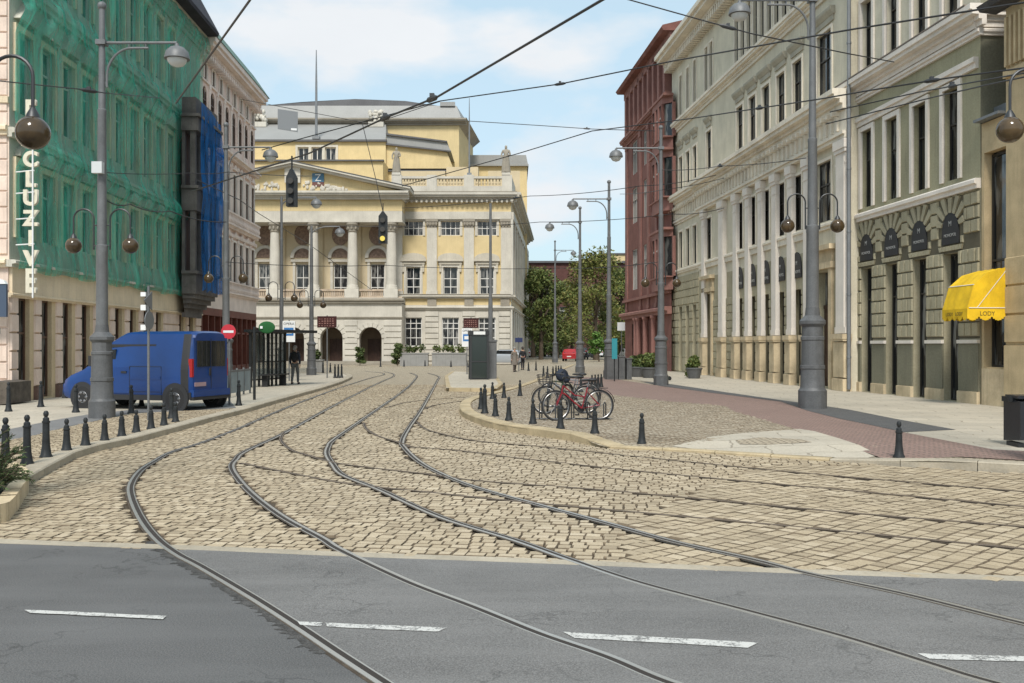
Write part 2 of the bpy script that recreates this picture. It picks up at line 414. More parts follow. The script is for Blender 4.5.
def sheet(name, P, zf, mat, step=2.0, bound=None, skirt=0, kind='structure'):
    """flat-lying surface: outline in metres, height from zf"""
    Pd = dens(P, step) if callable(zf) else list(P)
    pts = [Vector(p) for p in Pd]; n = len(pts)
    if callable(zf):
        xs = [p[0] for p in Pd]; ys = [p[1] for p in Pd]
        b = bound or (min(xs), max(xs), min(ys), max(ys)); x = b[0]+.37
        while x < b[1]:
            y = b[2]+.41
            while y < b[3]:
                if inpoly(x, y, P): pts.append(Vector((x, y)))
                y += step
            x += step
    r = delaunay_2d_cdt(pts, [], [list(range(n))], 1, 1e-4)
    z = zf if callable(zf) else (lambda x, y: zf)
    mb = MB(); mb.add([(v.x, v.y, z(v.x, v.y)) for v in r[0]], [tuple(f) for f in r[2]])
    if skirt:
        for i in range(n):
            a, c = pts[i], pts[(i+1) % n]
            mb.quad((a.x,a.y,z(a.x,a.y)),(c.x,c.y,z(c.x,c.y)),(c.x,c.y,-skirt),(a.x,a.y,-skirt))
    return tag(mb.build(name, mat), kind=kind)
def smooth_line(P, n=8):
    P = [Vector(p) for p in P]; out = []
    for i in range(len(P)-1):
        p0, p1, p2, p3 = P[max(i-1,0)], P[i], P[i+1], P[min(i+2,len(P)-1)]
        for k in range(n):
            t = k/n
            out.append(.5*((2*p1)+(p2-p0)*t+(2*p0-5*p1+4*p2-p3)*t*t+(3*p1-p0-3*p2+p3)*t**3))
    out.append(P[-1]); return out
def normals(P):
    out = []
    for i in range(len(P)):
        t = P[min(i+1,len(P)-1)]-P[max(i-1,0)]; t.normalize(); out.append(Vector((-t.y, t.x)))
    return out
mb = MB(); mb.box(-1500, 1500, -400, 3000, -.6, -.045); tag(mb.build('ground', M['asphalt_dark']), kind='structure')
# ---- outlines read off the photograph and laid on the ground
front = g2([(-60,540),(0,543),(190,549.5),(340,556),(510,562),(760,572),(1024,581),(1200,588)])
d0 = (Vector(front[0])-Vector(front[-1])).normalized(); fl = tuple(Vector(front[0])+d0*55); fr = tuple(Vector(front[-1])-d0*55)
right_kerb = [(1250,486),(1024,473.5),(930,468),(850,462.5),(740,455.5),(641,449.5),(604,448),(577,442),(549,437.6),(505,431),(481,425),(463,417),(459.5,410),(464,404.5),(478,399.5),(500,394),(520,388),(540,380),(556,372.5),(572,366)]
left_kerb = [(26,487),(61,466.5),(86,454.5),(130,444.5),(151,439),(190,428),(216,420.5),(240,414.5),(280,402.5),(334,386.5),(352,378.5),(349,375.5)]
RK = [tuple(p) for p in smooth_line(g2(right_kerb), 5)]; LK = [tuple(p) for p in smooth_line(g2(left_kerb), 5)]
rails = {
 'A': [(430,714),(383,683),(335,651.5),(297,626),(250,596),(201,567),(176,553.5),(156,538),(140.7,518),(131.6,497),(131.3,484),(140.7,470.6),(155.7,460.6),(173,451.5),(201,443),(240,428),(275,412.5),(310,398.7),(345,386),(371,377.8),(384,374.5),(380,372.5),(366,371.5)],
 'B': [(760,712),(667,682),(607,657),(540,633.7),(473.6,607),(407,581.6),(340,550),(321.6,538.5),(281,516),(251,493),(236,476),(231.5,466),(236,459.5),(246,451),(287,431.5),(333.7,405.7),(380.6,382),(393,376.5),(393,373.8),(384,371.5)],
 'C': [(1080,706),(981,680.5),(928,664),(841,637),(741,610),(640.6,583.6),(567,559),(513.7,540),(440,517),(380,490),(343,475),(333,464.5),(327,454.5),(328.5,446.7),(335,439),(364,418.6),(404,390.5),(415,379.5),(416.5,375.5),(410,372.8)],
 'D': [(1180,658),(1024,623.7),(908,595),(807.6,573.6),(754,560),(674,542),(607,523.5),(540,505.5),(473.6,486.8),(439,473),(418,461),(404.5,448),(402,441.5),(408.7,428),(422.8,407),(437,381),(438.5,376.5),(428,373)],
 'E': [(241,463),(290,473),(347,483.5),(440,493.5),(507,500.5),(610,510),(781,525.5),(900,537),(1024,549),(1200,566)],
 'G': [(341,464),(381,469),(434.5,475),(480,481),(607,490.5),(774,506),(874,515),(1024,527),(1200,543)],
 'H': [(417,422),(423,427.5),(434.5,432),(474,440.5),(549,447.5),(640,457),(780,471),(930,484),(1100,498)],
 'I': [(404,446.5),(440,449),(479,453),(508,457),(631,470.5),(774,484),(841,490),(961,501),(1150,518)],
 'J': [(284.5,432.6),(281.5,437),(282,442),(291.5,450),(310,456),(326.7,461),(341,464)],
 'K': [(364,423),(366.5,429),(378,436),(399,442.5),(411,447)],
 'P': [(385,408),(409,402),(440,399),(465,397.5)], 'Q': [(425,409),(431,406.5),(439,404.5),(455,402),(472,400.5)],
}
RL = {k: smooth_line(g2(v), 7) for k, v in rails.items()}
cells = {}
for k, P in RL.items():
    for i in range(len(P)-1):
        n = max(1, int((P[i+1]-P[i]).length/.06))
        for j in range(n):
            q = P[i].lerp(P[i+1], j/n); cells.setdefault((int(q.x//.25), int(q.y//.25)), []).append((q.x, q.y, .052 if k in 'EGHIKPQJ' else .085))
def rail_near(x, y):
    i, j = int(x//.25), int(y//.25)
    for a in (-1,0,1):
        for b in (-1,0,1):
            for q in cells.get((i+a, j+b), ()):
                if (q[0]-x)**2+(q[1]-y)**2 < q[2]*q[2]: return True
    return False
def ribbon(mb, P, Nn, a, b, z):
    vs = []
    for p, n in zip(P, Nn): vs += [(p.x+n.x*a, p.y+n.y*a, z), (p.x+n.x*b, p.y+n.y*b, z)]
    mb.add(vs, [(2*i, 2*i+1, 2*i+3, 2*i+2) for i in range(len(P)-1)])
def bar(mb, P, Nn, a, b, z0, z1):
    vs = []
    for p, n in zip(P, Nn): vs += [(p.x+n.x*a, p.y+n.y*a, z0), (p.x+n.x*a, p.y+n.y*a, z1), (p.x+n.x*b, p.y+n.y*b, z1), (p.x+n.x*b, p.y+n.y*b, z0)]
    mb.add(vs, [(4*i+k, 4*i+(k+1)%4, 4*i+4+(k+1)%4, 4*i+4+k) for i in range(len(P)-1) for k in range(3)])
for ri, (k, P) in enumerate(RL.items()):
    Nn = normals(P) if k not in 'AC' else [-n for n in normals(P)]; mb = MB(); old = k in 'EGHIKPQJ'; z = .004+ri*.0004
    mb.cur = 0; ribbon(mb, P, Nn, -.070 if not old else -.04, .066 if not old else .034, z-.002)
    mb.cur = 1; ribbon(mb, P, Nn, -.010 if not old else -.014, .034 if not old else .010, z+.0012)
    mb.cur = 2; bar(mb, P, Nn, -.044 if not old else -.030, -.010 if not old else -.014, z-.02, z+.003); bar(mb, P, Nn, .034 if not old else .010, .046 if not old else .020, z-.02, z+.002)
    tag(mb.build('tram_rail', [M['rail_dirt'], M['groove'], M['rail_old'] if old else M['steel']]), kind='structure')
# ---- road surfaces
far_side = [tuple(p) for p in g2([(560,371),(548,368.5),(430,368.5),(352,372)])]
road_poly = front + [RK[0]] + RK[1:] + far_side + LK[::-1] + g2([(8,500),(-8,522),(-60,528)])
sheet('cobblestone_bed', road_poly, -.022, M['bed'])
asph_poly = [fl] + front + [fr, (60, -40), (-60, -40)]
sheet('asphalt_road', asph_poly, 0.0, M['asphalt_dark'])
iA = [tuple(p) for p in RL['A'] if p.y < G(190,549.5)[1]-.02]           # from the near end to the cobbles
sheet('asphalt_patch', iA[::-1]+[(iA[0][0]+2.4, iA[0][1]-4), (2,-20), (40,-20), (40,4)] + front[::-1][:-2], .003, M['asphalt'])
dm = [p for p in RL['A'] if 6.0 < p.y < 9.6]; dn = normals(dm); ed_ = []
for i, (p, n) in enumerate(zip(dm, dn)):
    for j in range(4): q = p if i+1 >= len(dm) else p.lerp(dm[i+1], j/4); ed_.append((q.x+n.x*(.07+.09*RND.random()**1.6+.05*math.sin(i*.9)**2), q.y+n.y*(.07+.09*RND.random()**1.6)))
sheet('asphalt_crumbling', [(p.x+n.x*.055, p.y+n.y*.055) for p, n in zip(dm, dn)]+ed_[::-1], .0025, surf('crumbled_asphalt', (.072,.07,.067), .95, var=.5, vs=9, fine=.3, fs=80, bump=.8, bs=40))
sheet('cobblestone_road_beyond', [(-40,46),(30,46),(34,150),(-60,150)], -.012, M['far_sett'])
for q in ([(24,610.5),(166,617),(163,620.5),(30,613.5)], [(297,622.3),(323,623.5),(322,627),(300,626)], [(325,623.7),(447,628.7),(437,633),(326,627.4)], [(563,633),(757,643.5),(747,648.5),(575,639)], [(918,654.5),(1060,658.5),(1060,663.5),(930,660)]):
    P = g2(q); Pd = dens(P, .12); Pd = [(x+RND.uniform(-.006,.006), y+RND.uniform(-.008,.008)) for x, y in Pd]
    sheet('road_marking', Pd, .0075, M['paint'])
P = smooth_line(front, 4); Nn = normals(P); mb = MB(); bar(mb, P, Nn, -.02, .16, -.03, .004); tag(mb.build('kerb_edge', M['kerb_pale']), kind='structure')
# ---- real setts
def setts(name, poly, ang, bw, bh, test, mat, gap=.005, z=0.0, zf=None, bond=True, extra=0):
    ca, sa = math.cos(ang), math.sin(ang)
    rot = [(x*ca+y*sa, -x*sa+y*ca) for x, y in poly]
    x0, x1 = min(p[0] for p in rot), max(p[0] for p in rot); y0, y1 = min(p[1] for p in rot), max(p[1] for p in rot)
    vs = []; fs = []; tone = []
    y = y0; r = 0
    while y < y1:
        rh = bh*RND.uniform(.88, 1.12); x = x0+(RND.random()*bw if bond else 0); 
        while x < x1:
            w_ = bw*(RND.uniform(.72, 1.3) if bond else RND.uniform(.96, 1.04))
            cx, cy = x+w_/2, y+rh/2
            wob = .05*math.sin(cx*1.3+.7)+.035*math.sin(cx*.5+cy*.4)
            X, Y = cx*ca-(cy+wob)*sa, cx*sa+(cy+wob)*ca
            if test(X, Y):
                zz = (zf(X, Y) if zf else z)+RND.gauss(0, .003); t = min(1, max(0, RND.gauss(.5, .24)))
                b = len(vs); hw, hh = w_/2-gap*RND.uniform(.35,.75), rh/2-gap*RND.uniform(.5,1.0); c = .009; tx, ty = RND.gauss(0,.010), RND.gauss(0,.010)
                for (sx, sy, k, dz) in ((-1,-1,0,-.03),(1,-1,0,-.03),(1,1,0,-.03),(-1,1,0,-.03),(-1,-1,c,0),(1,-1,c,0),(1,1,c,0),(-1,1,c,0)):
                    lx, ly = sx*(hw-k)+RND.uniform(-.008,.008), sy*(hh-k)+RND.uniform(-.006,.006)
                    gx, gy = cx+lx, cy+wob+ly
                    vs.append((gx*ca-gy*sa, gx*sa+gy*ca, zz+dz+(lx*tx+ly*ty if dz == 0 else 0)))
                fs += [(b+4,b+5,b+6,b+7),(b,b+1,b+5,b+4),(b+1,b+2,b+6,b+5),(b+2,b+3,b+7,b+6),(b+3,b,b+4,b+7)]
                tone += [t]*8
            x += w_
        y += rh; r += 1
    me = bpy.data.meshes.new(name); me.from_pydata(vs, [], fs); me.materials.append(mat); me.materials.append(M['joint']); me.polygons.foreach_set('material_index', [0,1,1,1,1]*(len(fs)//5))
    a = me.attributes.new('tone', 'FLOAT', 'POINT'); a.data.foreach_set('value', tone)
    o = link(name, me); tag(o, kind='structure'); return o
RP = road_poly
dE = Vector(g2([(774,506)])[0]); dF = Vector(g2([(1024,527)])[0])
def right_zone(x, y): return x > .9+ (y-8)*.10 and y < 15.5 and x > .55*(y-8)-.2
setts('cobblestone_street', RP, math.radians(-9), .145, .15, lambda x, y: y < 47 and (inpoly(x, y, RP) or (y > 10.5 and (inpoly(x+.14, y, RP) or inpoly(x-.14, y, RP) or inpoly(x, y-.14, RP)))) and not right_zone(x, y) and not rail_near(x, y), M['sett'])
setts('cobblestone_street', RP, math.radians(42), .155, .175, lambda x, y: y < 47 and right_zone(x, y) and inpoly(x, y, RP) and not rail_near(x, y), M['sett'], bond=False)
# ---- footways
fa, fb = Vector(G(625,448.5)[:2]), Vector(G(846,462)[:2])
def zplaza(x, y):
    p = Vector((x, y)); t = max(0, min(1, (p-fa).dot(fb-fa)/(fb-fa).length_squared)); d = (p-fa.lerp(fb, t)).length
    t = max(0, min(1, d/1.6)); return .015+.105*t*t*(3-2*t)
PLZ = RK + [(13,96),(90,96),(90,2),(30,6)]
sheet('plaza_pavement', PLZ, zplaza, M['plaza_sett'], 1.3, (-2,17,8,70))
def over(name, px, mat, lift, z=.12): return sheet(name, g2(px, z), lambda x, y: zplaza(x, y)+lift, mat, .9)
over('slab_footway', [(600,376),(628,379),(669,384),(720,391.5),(779,400),(820,405.5),(850,410),(895,419),(956,430),(904,432.5),(993.7,449.7),(1040,452),(1250,466),(1250,392),(1000,385),(840,374),(700,365),(640,363)], M['slab'], .004)
over('dark_sett_strip', [(640,381.5),(669,384),(720,391.5),(779,400),(820,405.5),(850,410),(895,419),(956,430),(904,432.5),(872,425.5),(840,419),(808,411),(780.6,401.6),(720,394),(660,386)], M['dark_sett'], .009)
over('red_brick_strip', [(560,376),(610,378.5),(660,386.3),(720,394.3),(780.6,402),(808,411.4),(840,419.4),(872,425.9),(904,433),(993.7,450.2),(1040,452.5),(1100,465),(1024,461),(960,457.5),(887,456.5),(840,443),(790,428),(734,412),(725,406.5),(660,401),(600,394),(575,386)], M['red_sett'], .013)
over('slab_crossing', [(672,446),(745,437),(800,433),(815,435.5),(840,443.2),(880,457),(862,458.2),(760,452.3),(690,447.8)], M['slab'], .017, .05)
P = g2([(735,445.5),(760,443),(800,445),(812,448),(770,449),(740,448)], .03); sheet('dark_repair_patch', P, lambda x, y: zplaza(x, y)+.021, M['plaza_sett'], .5)
pz_out = [g2(p, .12) for p in ([(560,376),(610,378.5),(660,386.3),(720,394.3),(780.6,402),(808,411.4),(840,419.4),(1040,452.5),(1100,464),(960,462),(887,458.5),(840,443),(790,428),(734,412),(725,406.5),(660,401),(600,394),(575,386)], [(672,446),(745,437),(800,433),(815,435.5),(840,443.2),(886,458.4),(862,460),(760,454),(690,449)])]
pz_in = g2([(470,411),(472,405),(482,400.5),(505,394),(525,388),(545,381),(560,376),(575,386),(600,394),(660,401),(725,406.5),(734,412),(790,428),(800,433),(745,437),(672,446),(690,449),(760,454),(850,460.5),(850,463),(641,448),(604,446),(577,440),(549,435.6),(505,429),(483,423)], .1)
setts('plaza_setts', pz_in, math.radians(28), .115, .105, lambda x, y: y < 44 and inpoly(x, y, pz_in) and all(inpoly(x+a, y+b, PLZ) for a, b in ((-.33,0),(-.24,-.24),(0,-.33),(.2,-.25))), settmat('small_sett', (.40,.34,.255), (.48,.415,.32), (.29,.245,.185)), gap=.005, zf=lambda x, y: zplaza(x, y)+.012)
LP = LK + g2([(330,373.5),(230,373.5)], .1) + [(-19,66),(-80,66),(-80,11)] + g2([(-200,515),(-30,500)], .1)
def zleft(x, y): return .1
sheet('left_pavement', LP, .1, M['slab'])
for_setts = [(p[0]-.12, p[1]+.12) for p in g2([(26,487),(61,466.5),(86,454.5),(130,444.5),(190,428),(240,414.5)])] + g2([(236,409),(190,411),(130,414.5),(89,423),(67,427.5),(37,435.5),(5,442),(-40,455),(-60,480)], .1)
sheet('sett_bed', for_setts, .102, M['bed'])
setts('sett_footway', for_setts, math.radians(35), .13, .12, lambda x, y: inpoly(x, y, for_setts) and all(inpoly(x+a, y+b, LP) for a, b in ((.3,0),(.22,-.22),(0,-.3))), M['sett'], z=.116)
sheet('grey_footway_strip', g2([(-60,444),(9,429.5),(56,420),(89,414.6),(160,407),(230,401),(236,408),(190,410.5),(130,413.5),(89,422.5),(67,427),(37,435),(5,441.5),(-40,454)], .1), .108, M['grey_strip'])
isl = g2([(444.5,376.5),(446,388.5),(497,389),(503,384),(494,372.5),(452,371.5)], .12)
sheet('tram_stop_island', isl, .14, M['slab'])
def kerbs(name, pts, width, hf, mat, blk=.95, low=.03):
    """row of kerb stones along a line, the stones to the left of its direction"""
    P = [Vector(p) for p in pts]; acc = [0]
    for i in range(1, len(P)): acc.append(acc[-1]+(P[i]-P[i-1]).length)
    def pos(s):
        for i in range(1, len(P)):
            if acc[i] >= s: return P[i-1].lerp(P[i], (s-acc[i-1])/max(1e-6, acc[i]-acc[i-1]))
        return P[-1]
    mb = MB(); n = max(1, int(acc[-1]/blk))
    for k in range(n):
        a, b = pos(acc[-1]*k/n), pos(acc[-1]*(k+1)/n); t = (b-a).normalized(); nn = Vector((-t.y, t.x)); j = RND.uniform(-.006, .006)
        a2, b2 = a+t*.006, b-t*.006
        ha, hb = hf(a.x, a.y)+j, hf(b.x, b.y)+j; c = .02
        a, b, ai, bi, ac, bc = a2, b2, a2+nn*width, b2+nn*width, a2+nn*c, b2+nn*c
        mb.add([(a.x,a.y,-low),(b.x,b.y,-low),(b.x,b.y,hb-c),(a.x,a.y,ha-c),(ac.x,ac.y,ha),(bc.x,bc.y,hb),(bi.x,bi.y,hb),(ai.x,ai.y,ha),(ai.x,ai.y,-low),(bi.x,bi.y,-low)],
               [(0,1,2,3),(3,2,5,4),(4,5,6,7),(7,6,9,8),(0,3,4,7,8),(1,9,6,5,2)])
    return tag(mb.build(name, mat), kind='structure')
iK = next(i for i, p in enumerate(RK) if p[0] < G(846,462)[0])
iT = next(i for i, p in enumerate(RK) if p[0] < G(612,448)[0]); 
kerbs('kerb', [tuple(p) for p in RK[:iK+1]][::-1], .3, lambda x, y: zplaza(x, y)+.024, M['kerb_pale'])
kerbs('kerb', RK[iK:iT+1][::-1], .2, lambda x, y: zplaza(x, y)+.03, M['kerb'], .9)
kerbs('kerb', RK[iT:][::-1], .32, lambda x, y: zplaza(x, y)+.035, M['kerb'], .8)
kerbs('kerb', LK, .3, lambda x, y: .128, M['kerb_pale'], 1.1)
kerbs('kerb', [*isl, isl[0]], .2, lambda x, y: .152, M['kerb'], .9) 
# ================================================================== buildings
def plaster(name, col, streak=.35, var=.16): return surf(name, col, .88, var=var, vs=.8, fine=.12, fs=18, bump=.12, bs=45, streak=streak)
M['pale_green'] = plaster('pale_green_render', (.65,.595,.465)); M['cream_trim'] = plaster('cream_trim', (.76,.69,.575)); M['pink_trim'] = plaster('pinkish_white_trim', (.77,.705,.63), .15)
M['olive'] = plaster('olive_render', (.35,.325,.215)); M['olive_stone'] = plaster('olive_stone', (.40,.36,.25), .35, .2); M['olive_dark'] = plaster('dark_olive_render', (.205,.195,.14), .2)
M['sandstone'] = surf('ochre_sandstone', (.58,.47,.31), .85, var=.25, vs=1.6, fs=20, bump=.25, streak=.45)
M['brown_ledge'] = surf('brown_ledge', (.22,.18,.15), .8, var=.25, vs=2)
M['hood'] = plaster('grey_hood', (.43,.40,.32), .4); M['glass'] = glassmat('window_glass'); M['grey_frame'] = plain('grey_window_frame', (.45,.43,.4), .5); M['black_frame'] = plain('dark_window_frame', (.035,.032,.028), .5); M['white_frame'] = plain('white_window_frame', (.62,.61,.58), .5); M['brown_frame'] = plain('brown_timber_frame', (.10,.055,.035), .55)
M['black_panel'] = surf('charcoal_panel', (.035,.035,.037), .6, var=.1, bump=0); M['letter_grey'] = plain('pale_lettering', (.33,.33,.32), .6)
M['zinc'] = surf('zinc_sheet', (.21,.22,.23), .5, .3, var=.15, vs=2, bump=.05); M['slate'] = paver('slate_roof', (.085,.085,.09), (.06,.06,.065), (.03,.03,.03), .4, .3)
M['dark_door'] = surf('dark_timber_door', (.055,.03,.022), .55, var=.3, vs=4)
def drainpipe(par, u, z0, z1, y=-.14, r=.075):
    mb = MB(); mb.tube([(u,y,z0),(u,y,z1)], r, 8)
    z = z0+1.2
    while z < z1: mb.tube([(u,y,z),(u,y,z+.07)], r*1.25, 8); z += 2.4
    return mb.build('drainpipe', M['zinc'], par, True)
# ------------------------------------------------------------------ large pale building, right
FB = Fac((10.87, 66.6), (.0733, -.9973)); B = FB.empty('pale_building', 'large pale green building with white pilasters on ochre stone pedestals beyond the right lamp post')
LB = FB.U(851)
bays = [FB.U(p) for p in (740, 752.5, 766, 781, 797.5)]; ud = FB.U(709); un = FB.U(824.5); wing = [FB.U(p)-.12 for p in (681.5, 688.5, 695.5)]
uP0, uN0 = FB.U(700), FB.U(806)
ops = []; wl = []
for u in bays + [ud]:
    dz = .15 if u != ud else .15
    if u != ud: ops += [(u-.5,u+.5,.2,4.35)]; wl.append((u,.2,1.0,4.15,.3,'black',2,(.62,.8)))
    ops += [(u-.55,u+.55,6.95,9.35),(u-.55,u+.55,11.85,14.45)]
    wl += [(u,6.95,1.1,2.4,.28,'black',2,(.62,)),(u,11.85,1.1,2.6,.28,'black',2,(.65,))]
for u in (un,):
    ops += [(u-.75,u+.75,6.95,9.4),(u-.75,u+.75,11.85,14.7)]; wl += [(u,6.95,1.5,2.45,.28,'black',2,(.62,)),(u,11.85,1.5,2.85,.28,'black',2,(.62,))]
for u in wing:
    ops += [(u-.45,u+.45,.2,4.4),(u-.45,u+.45,6.95,9.3),(u-.45,u+.45,11.85,14.2)]
    wl += [(u,.2,.9,4.2,.25,'black',1,(.7,)),(u,6.95,.9,2.35,.25,'black',2,(.62,)),(u,11.85,.9,2.35,.25,'black',2,(.62,))]
top_u = [u+d for u in bays+[ud] for d in (-.52,.52)] + wing + [un-.6, un+.6]
for u in top_u: ops += [(u-.32,u+.32,16.95,19.5,19.1)]; wl.append((u,16.95,.64,2.55,.22,'black',1,(.55,)))
for u, z0, z1 in ((ud,.2,4.9),(un,.2,4.9)): ops += [(u-.7,u+.7,z0,z1)]
mb = MB(); mb.cur = 1; wall(mb, 0, LB, 0, 5.9, [o for o in ops if o[2] < 5], .35); mb.cur = 0; wall(mb, 0, LB, 5.9, 21, [o for o in ops if o[2] > 5], .16)
mb.box(-.0, LB-1.9, .6, 12, 0, 21); mb.box(LB-1.9, LB-.001, .5, .7, 0, 21); mb.box(LB-.02,LB,.0,.5,0,21); mb.box(0,.02,0,.6,0,21)
mb.build('wall', [M['pale_green'], M['olive_stone']], B)
for (u,z,w_,h,d,fm,nx,tr) in wl: window(B, u, z, w_, h, d if z < 1 else .13, M['black_frame'], M['glass'], nx, tr, .055, trim=M['cream_trim'] if z > 6 else None, tw=.13, tp=.05, yw=0)
for u in (ud, un):
    mb = MB(); mb.box(-.7,.7,-.03,.06,0,3.2); mb.box(-.7,.7,-.06,.06,3.2,3.35)
    for a in (-.62,-.02): mb.cbox(a+.03,a+.6,-.05,-.03,.3,1.3,.03); mb.cbox(a+.03,a+.6,-.05,-.03,1.45,3.0,.03)
    d_ = mb.build('door', M['dark_door'], B, loc=(u,.3,.2)); mb = MB(); mb.quad((-.7,.02,3.36),(.7,.02,3.36),(.7,.02,4.7),(-.7,.02,4.7)); mb.build('fanlight', M['glass'], d_)
    mb = MB(); mb.box(u-1.0,u-.7,-.14,.05,.1,5.0); mb.box(u+.7,u+1.0,-.14,.05,.1,5.0); mb.box(u-1.1,u+1.1,-.2,.05,5.0,5.25); mb.box(u-1.0,u+1.0,-.1,.05,5.25,5.75); mb.box(u-1.2,u+1.2,-.3,.05,5.75,5.95)
    mb.build('door_surround', M['sandstone'], B)
mb = MB(); rustic(mb, .1, FB.U(699), 2.1, 6.4, .48, .7, ops, proud=.06); rustic(mb, .1, FB.U(699), .2, 2.0, .9, .9, ops, proud=.04)
for a, b in zip([uP0]+bays, bays+[uN0]): rustic(mb, a+.1, b-.05, .25, 4.5, .42, .55, ops, proud=.05)
pieces(mb, 'rusticated_stone', M['olive_stone'], B)
for u in bays:
    mb = MB(); n = 8; pts = [(-.58,4.85),(.58,4.85)]+[(.58*math.cos(PI*k/n), 5.25+.75*math.sin(PI*k/n)) for k in range(n+1)]
    mb.prism(pts, -.05, -.01); lp = mb.build('lunette_panel', M['black_panel'], B, loc=(u,0,0)); text('lettering', 'MONOPOL', .2, M['letter_grey'], lp, (0,-.056,5.12), (PI/2,0,0)); text('emblem', 'M', .26, M['letter_grey'], lp, (0,-.056,5.5), (PI/2,0,0))
proto = None
for p in (702.5, 720.5, 734.2, 746.3, 759.3, 773.3, 789, 805.5, 840.5):
    u = FB.U(p, -.2); wd = .3 if p not in (720.5, 840.5) else .48; key = wd
    mb = MB(); mb.box(-wd,wd,-.2,.0,2.35,9.35)
    if wd > .4: mb.box(-wd+.1,wd-.1,-.23,-.2,2.6,9.2)
    mb.box(-wd-.03,wd+.03,-.23,.0,2.35,2.6); mb.box(-wd-.04,wd+.04,-.26,0,9.35,9.5); mb.box(-wd-.07,wd+.07,-.3,0,9.5,9.85); mb.box(-wd-.02,wd+.02,-.22,0,8.9,8.98)
    pl = mb.build('pilaster', M['pink_trim'], B, loc=(u,0,0))
    mb = MB(); e = wd+.09; mb.cbox(-e,e,-.34,0,.1,.62,.03); mb.cbox(-e+.04,e-.04,-.29,0,.62,2.05,.03); mb.box(-e-.01,e+.01,-.35,0,2.05,2.13); mb.box(-e-.03,e+.03,-.38,0,2.13,2.33)
    mb.build('pedestal', M['sandstone'], pl)
mb = MB()
for u0, u1, y in ((uP0,LB,-.2),(0,uP0,-.02)):
    mb.box(u0,u1,y-.06,.02,9.88,10.02); mb.box(u0,u1,y-.14,.02,10.02,10.14); mb.box(u0,u1,y,.02,10.15,11.0)
    cornice(mb, u0-.1, u1, 11.0, .75, .55, y)
    u = u0+.2
    while u < u1-.3: mb.box(u,u+.16,y-.3,y,10.82,10.99); mb.box(u+.02,u+.14,y-.09,y,10.25,10.8); u += .55
ledge(mb, 0, LB, 6.6, .26, .16, -.0)
for a, b in zip([uP0]+bays, bays+[uN0]): mb.box(a+.0,b-.0,-.10,0,6.45,6.6)
cornice(mb, 0, LB+.05, 16.0, .6, .4, 0)
cornice(mb, -.3, LB+.3, 20.5, 1.0, 1.15, 0); u = 0
while u < LB: mb.box(u,u+.2,-.55,0,20.35,20.72); u += .42
mb.build('cornice', M['cream_trim'], B)
for u in bays+[ud]+wing+[un]:
    mb = MB(); h_ = .82 if u in bays else 1.1 if u == un else .6; dz = .2 if u == un else 0
    mb.profile([(.0,14.95+dz),(-.08,14.95+dz),(-.2,15.12+dz),(-.22,15.2+dz),(-.22,15.25+dz),(0,15.27+dz)], -h_, h_); mb.box(-h_+.1,h_-.1,-.06,0,14.72+dz,14.95+dz); mb.build('window_hood', M['hood'], B, loc=(u,0,0))
mb = MB(); mb.prism([(-.2,21.45),(LB+.2,21.45),(LB+.2,21.6),(-.2,21.6)], -.7, 12); mb.box(.5, LB-.5, 1.5, 11, 21.6, 24); mb.build('roof', M['zinc'], B)
drainpipe(B, LB+.14, .2, 21)
# ------------------------------------------------------------------ olive building with the arched panels
FG = Fac((13.22, 38.7), (.0834, -.9965)); Gb = FG.empty('olive_building', 'olive green rusticated building with four dark arched sign panels and tall narrow doorways')
LG = FG.U(980.5); gb = [(FG.U(a)+FG.U(b))/2 for a, b in ((861.5,873),(886,898.5),(913,927.5),(943.5,959.8))]; ops = []
for u in gb: ops += [(u-.46,u+.46,.14,4.8),(u-.46,u+.46,7.1,10.0),(u-.46,u+.46,12.35,14.9),(u-.46,u+.46,16.2,18.3)]
mb = MB(); mb.cur = 0; wall(mb, 0, LG, 0, 6.6, [o for o in ops if o[2] < 6], .3); mb.cur = 1; wall(mb, 0, LG, 6.6, 11.2, [o for o in ops if 6 < o[2] < 11], .24); mb.cur = 2; wall(mb, 0, LG, 11.2, 20, [o for o in ops if o[2] > 11], .24)
mb.cur = 3; mb.box(0, LG, .5, 11, 0, 20); mb.quad((LG,0,0),(LG,.5,0),(LG,.5,20),(LG,0,20))
mb.build('wall', [M['olive_stone'], M['olive'], M['pale_green'], M['olive_dark']], Gb); mb = MB(); wall(mb, .02, LG-.02, 2.1, 6.55, [o for o in ops if o[2] < 6], 0, -.004); mb.build('joint_mortar', surf('dark_mortar', (.13,.115,.08), .9), Gb)
for u in gb:
    f = window(Gb, u, .14, .92, 4.66, .26, M['black_frame'], M['glass'], 2, (.75,), .06)
    for z, h in ((7.1,2.9),(12.35,2.55),(16.2,2.1)): window(Gb, u, z, .92, h, .22, M['black_frame'], M['glass'], 2, (.62,), .05, trim=M['pink_trim'], tw=.17, tp=.07)
mb = MB(); lun = [(u-.55,u+.55,5.05,6.3) for u in gb]; low = [(u-.46,u+.46,.1,4.85) for u in gb]
rustic(mb, .05, LG-.02, 2.15, 4.85, .45, .36, low, proud=.06)
rustic(mb, .05, LG-.02, 5.3, 6.55, .42, .5, [(u-.75,u+.75,5,6.6) for u in gb], proud=.06)
segs = [0.05]+[x for u in gb for x in (u-.46,u+.46)]+[LG-.02]
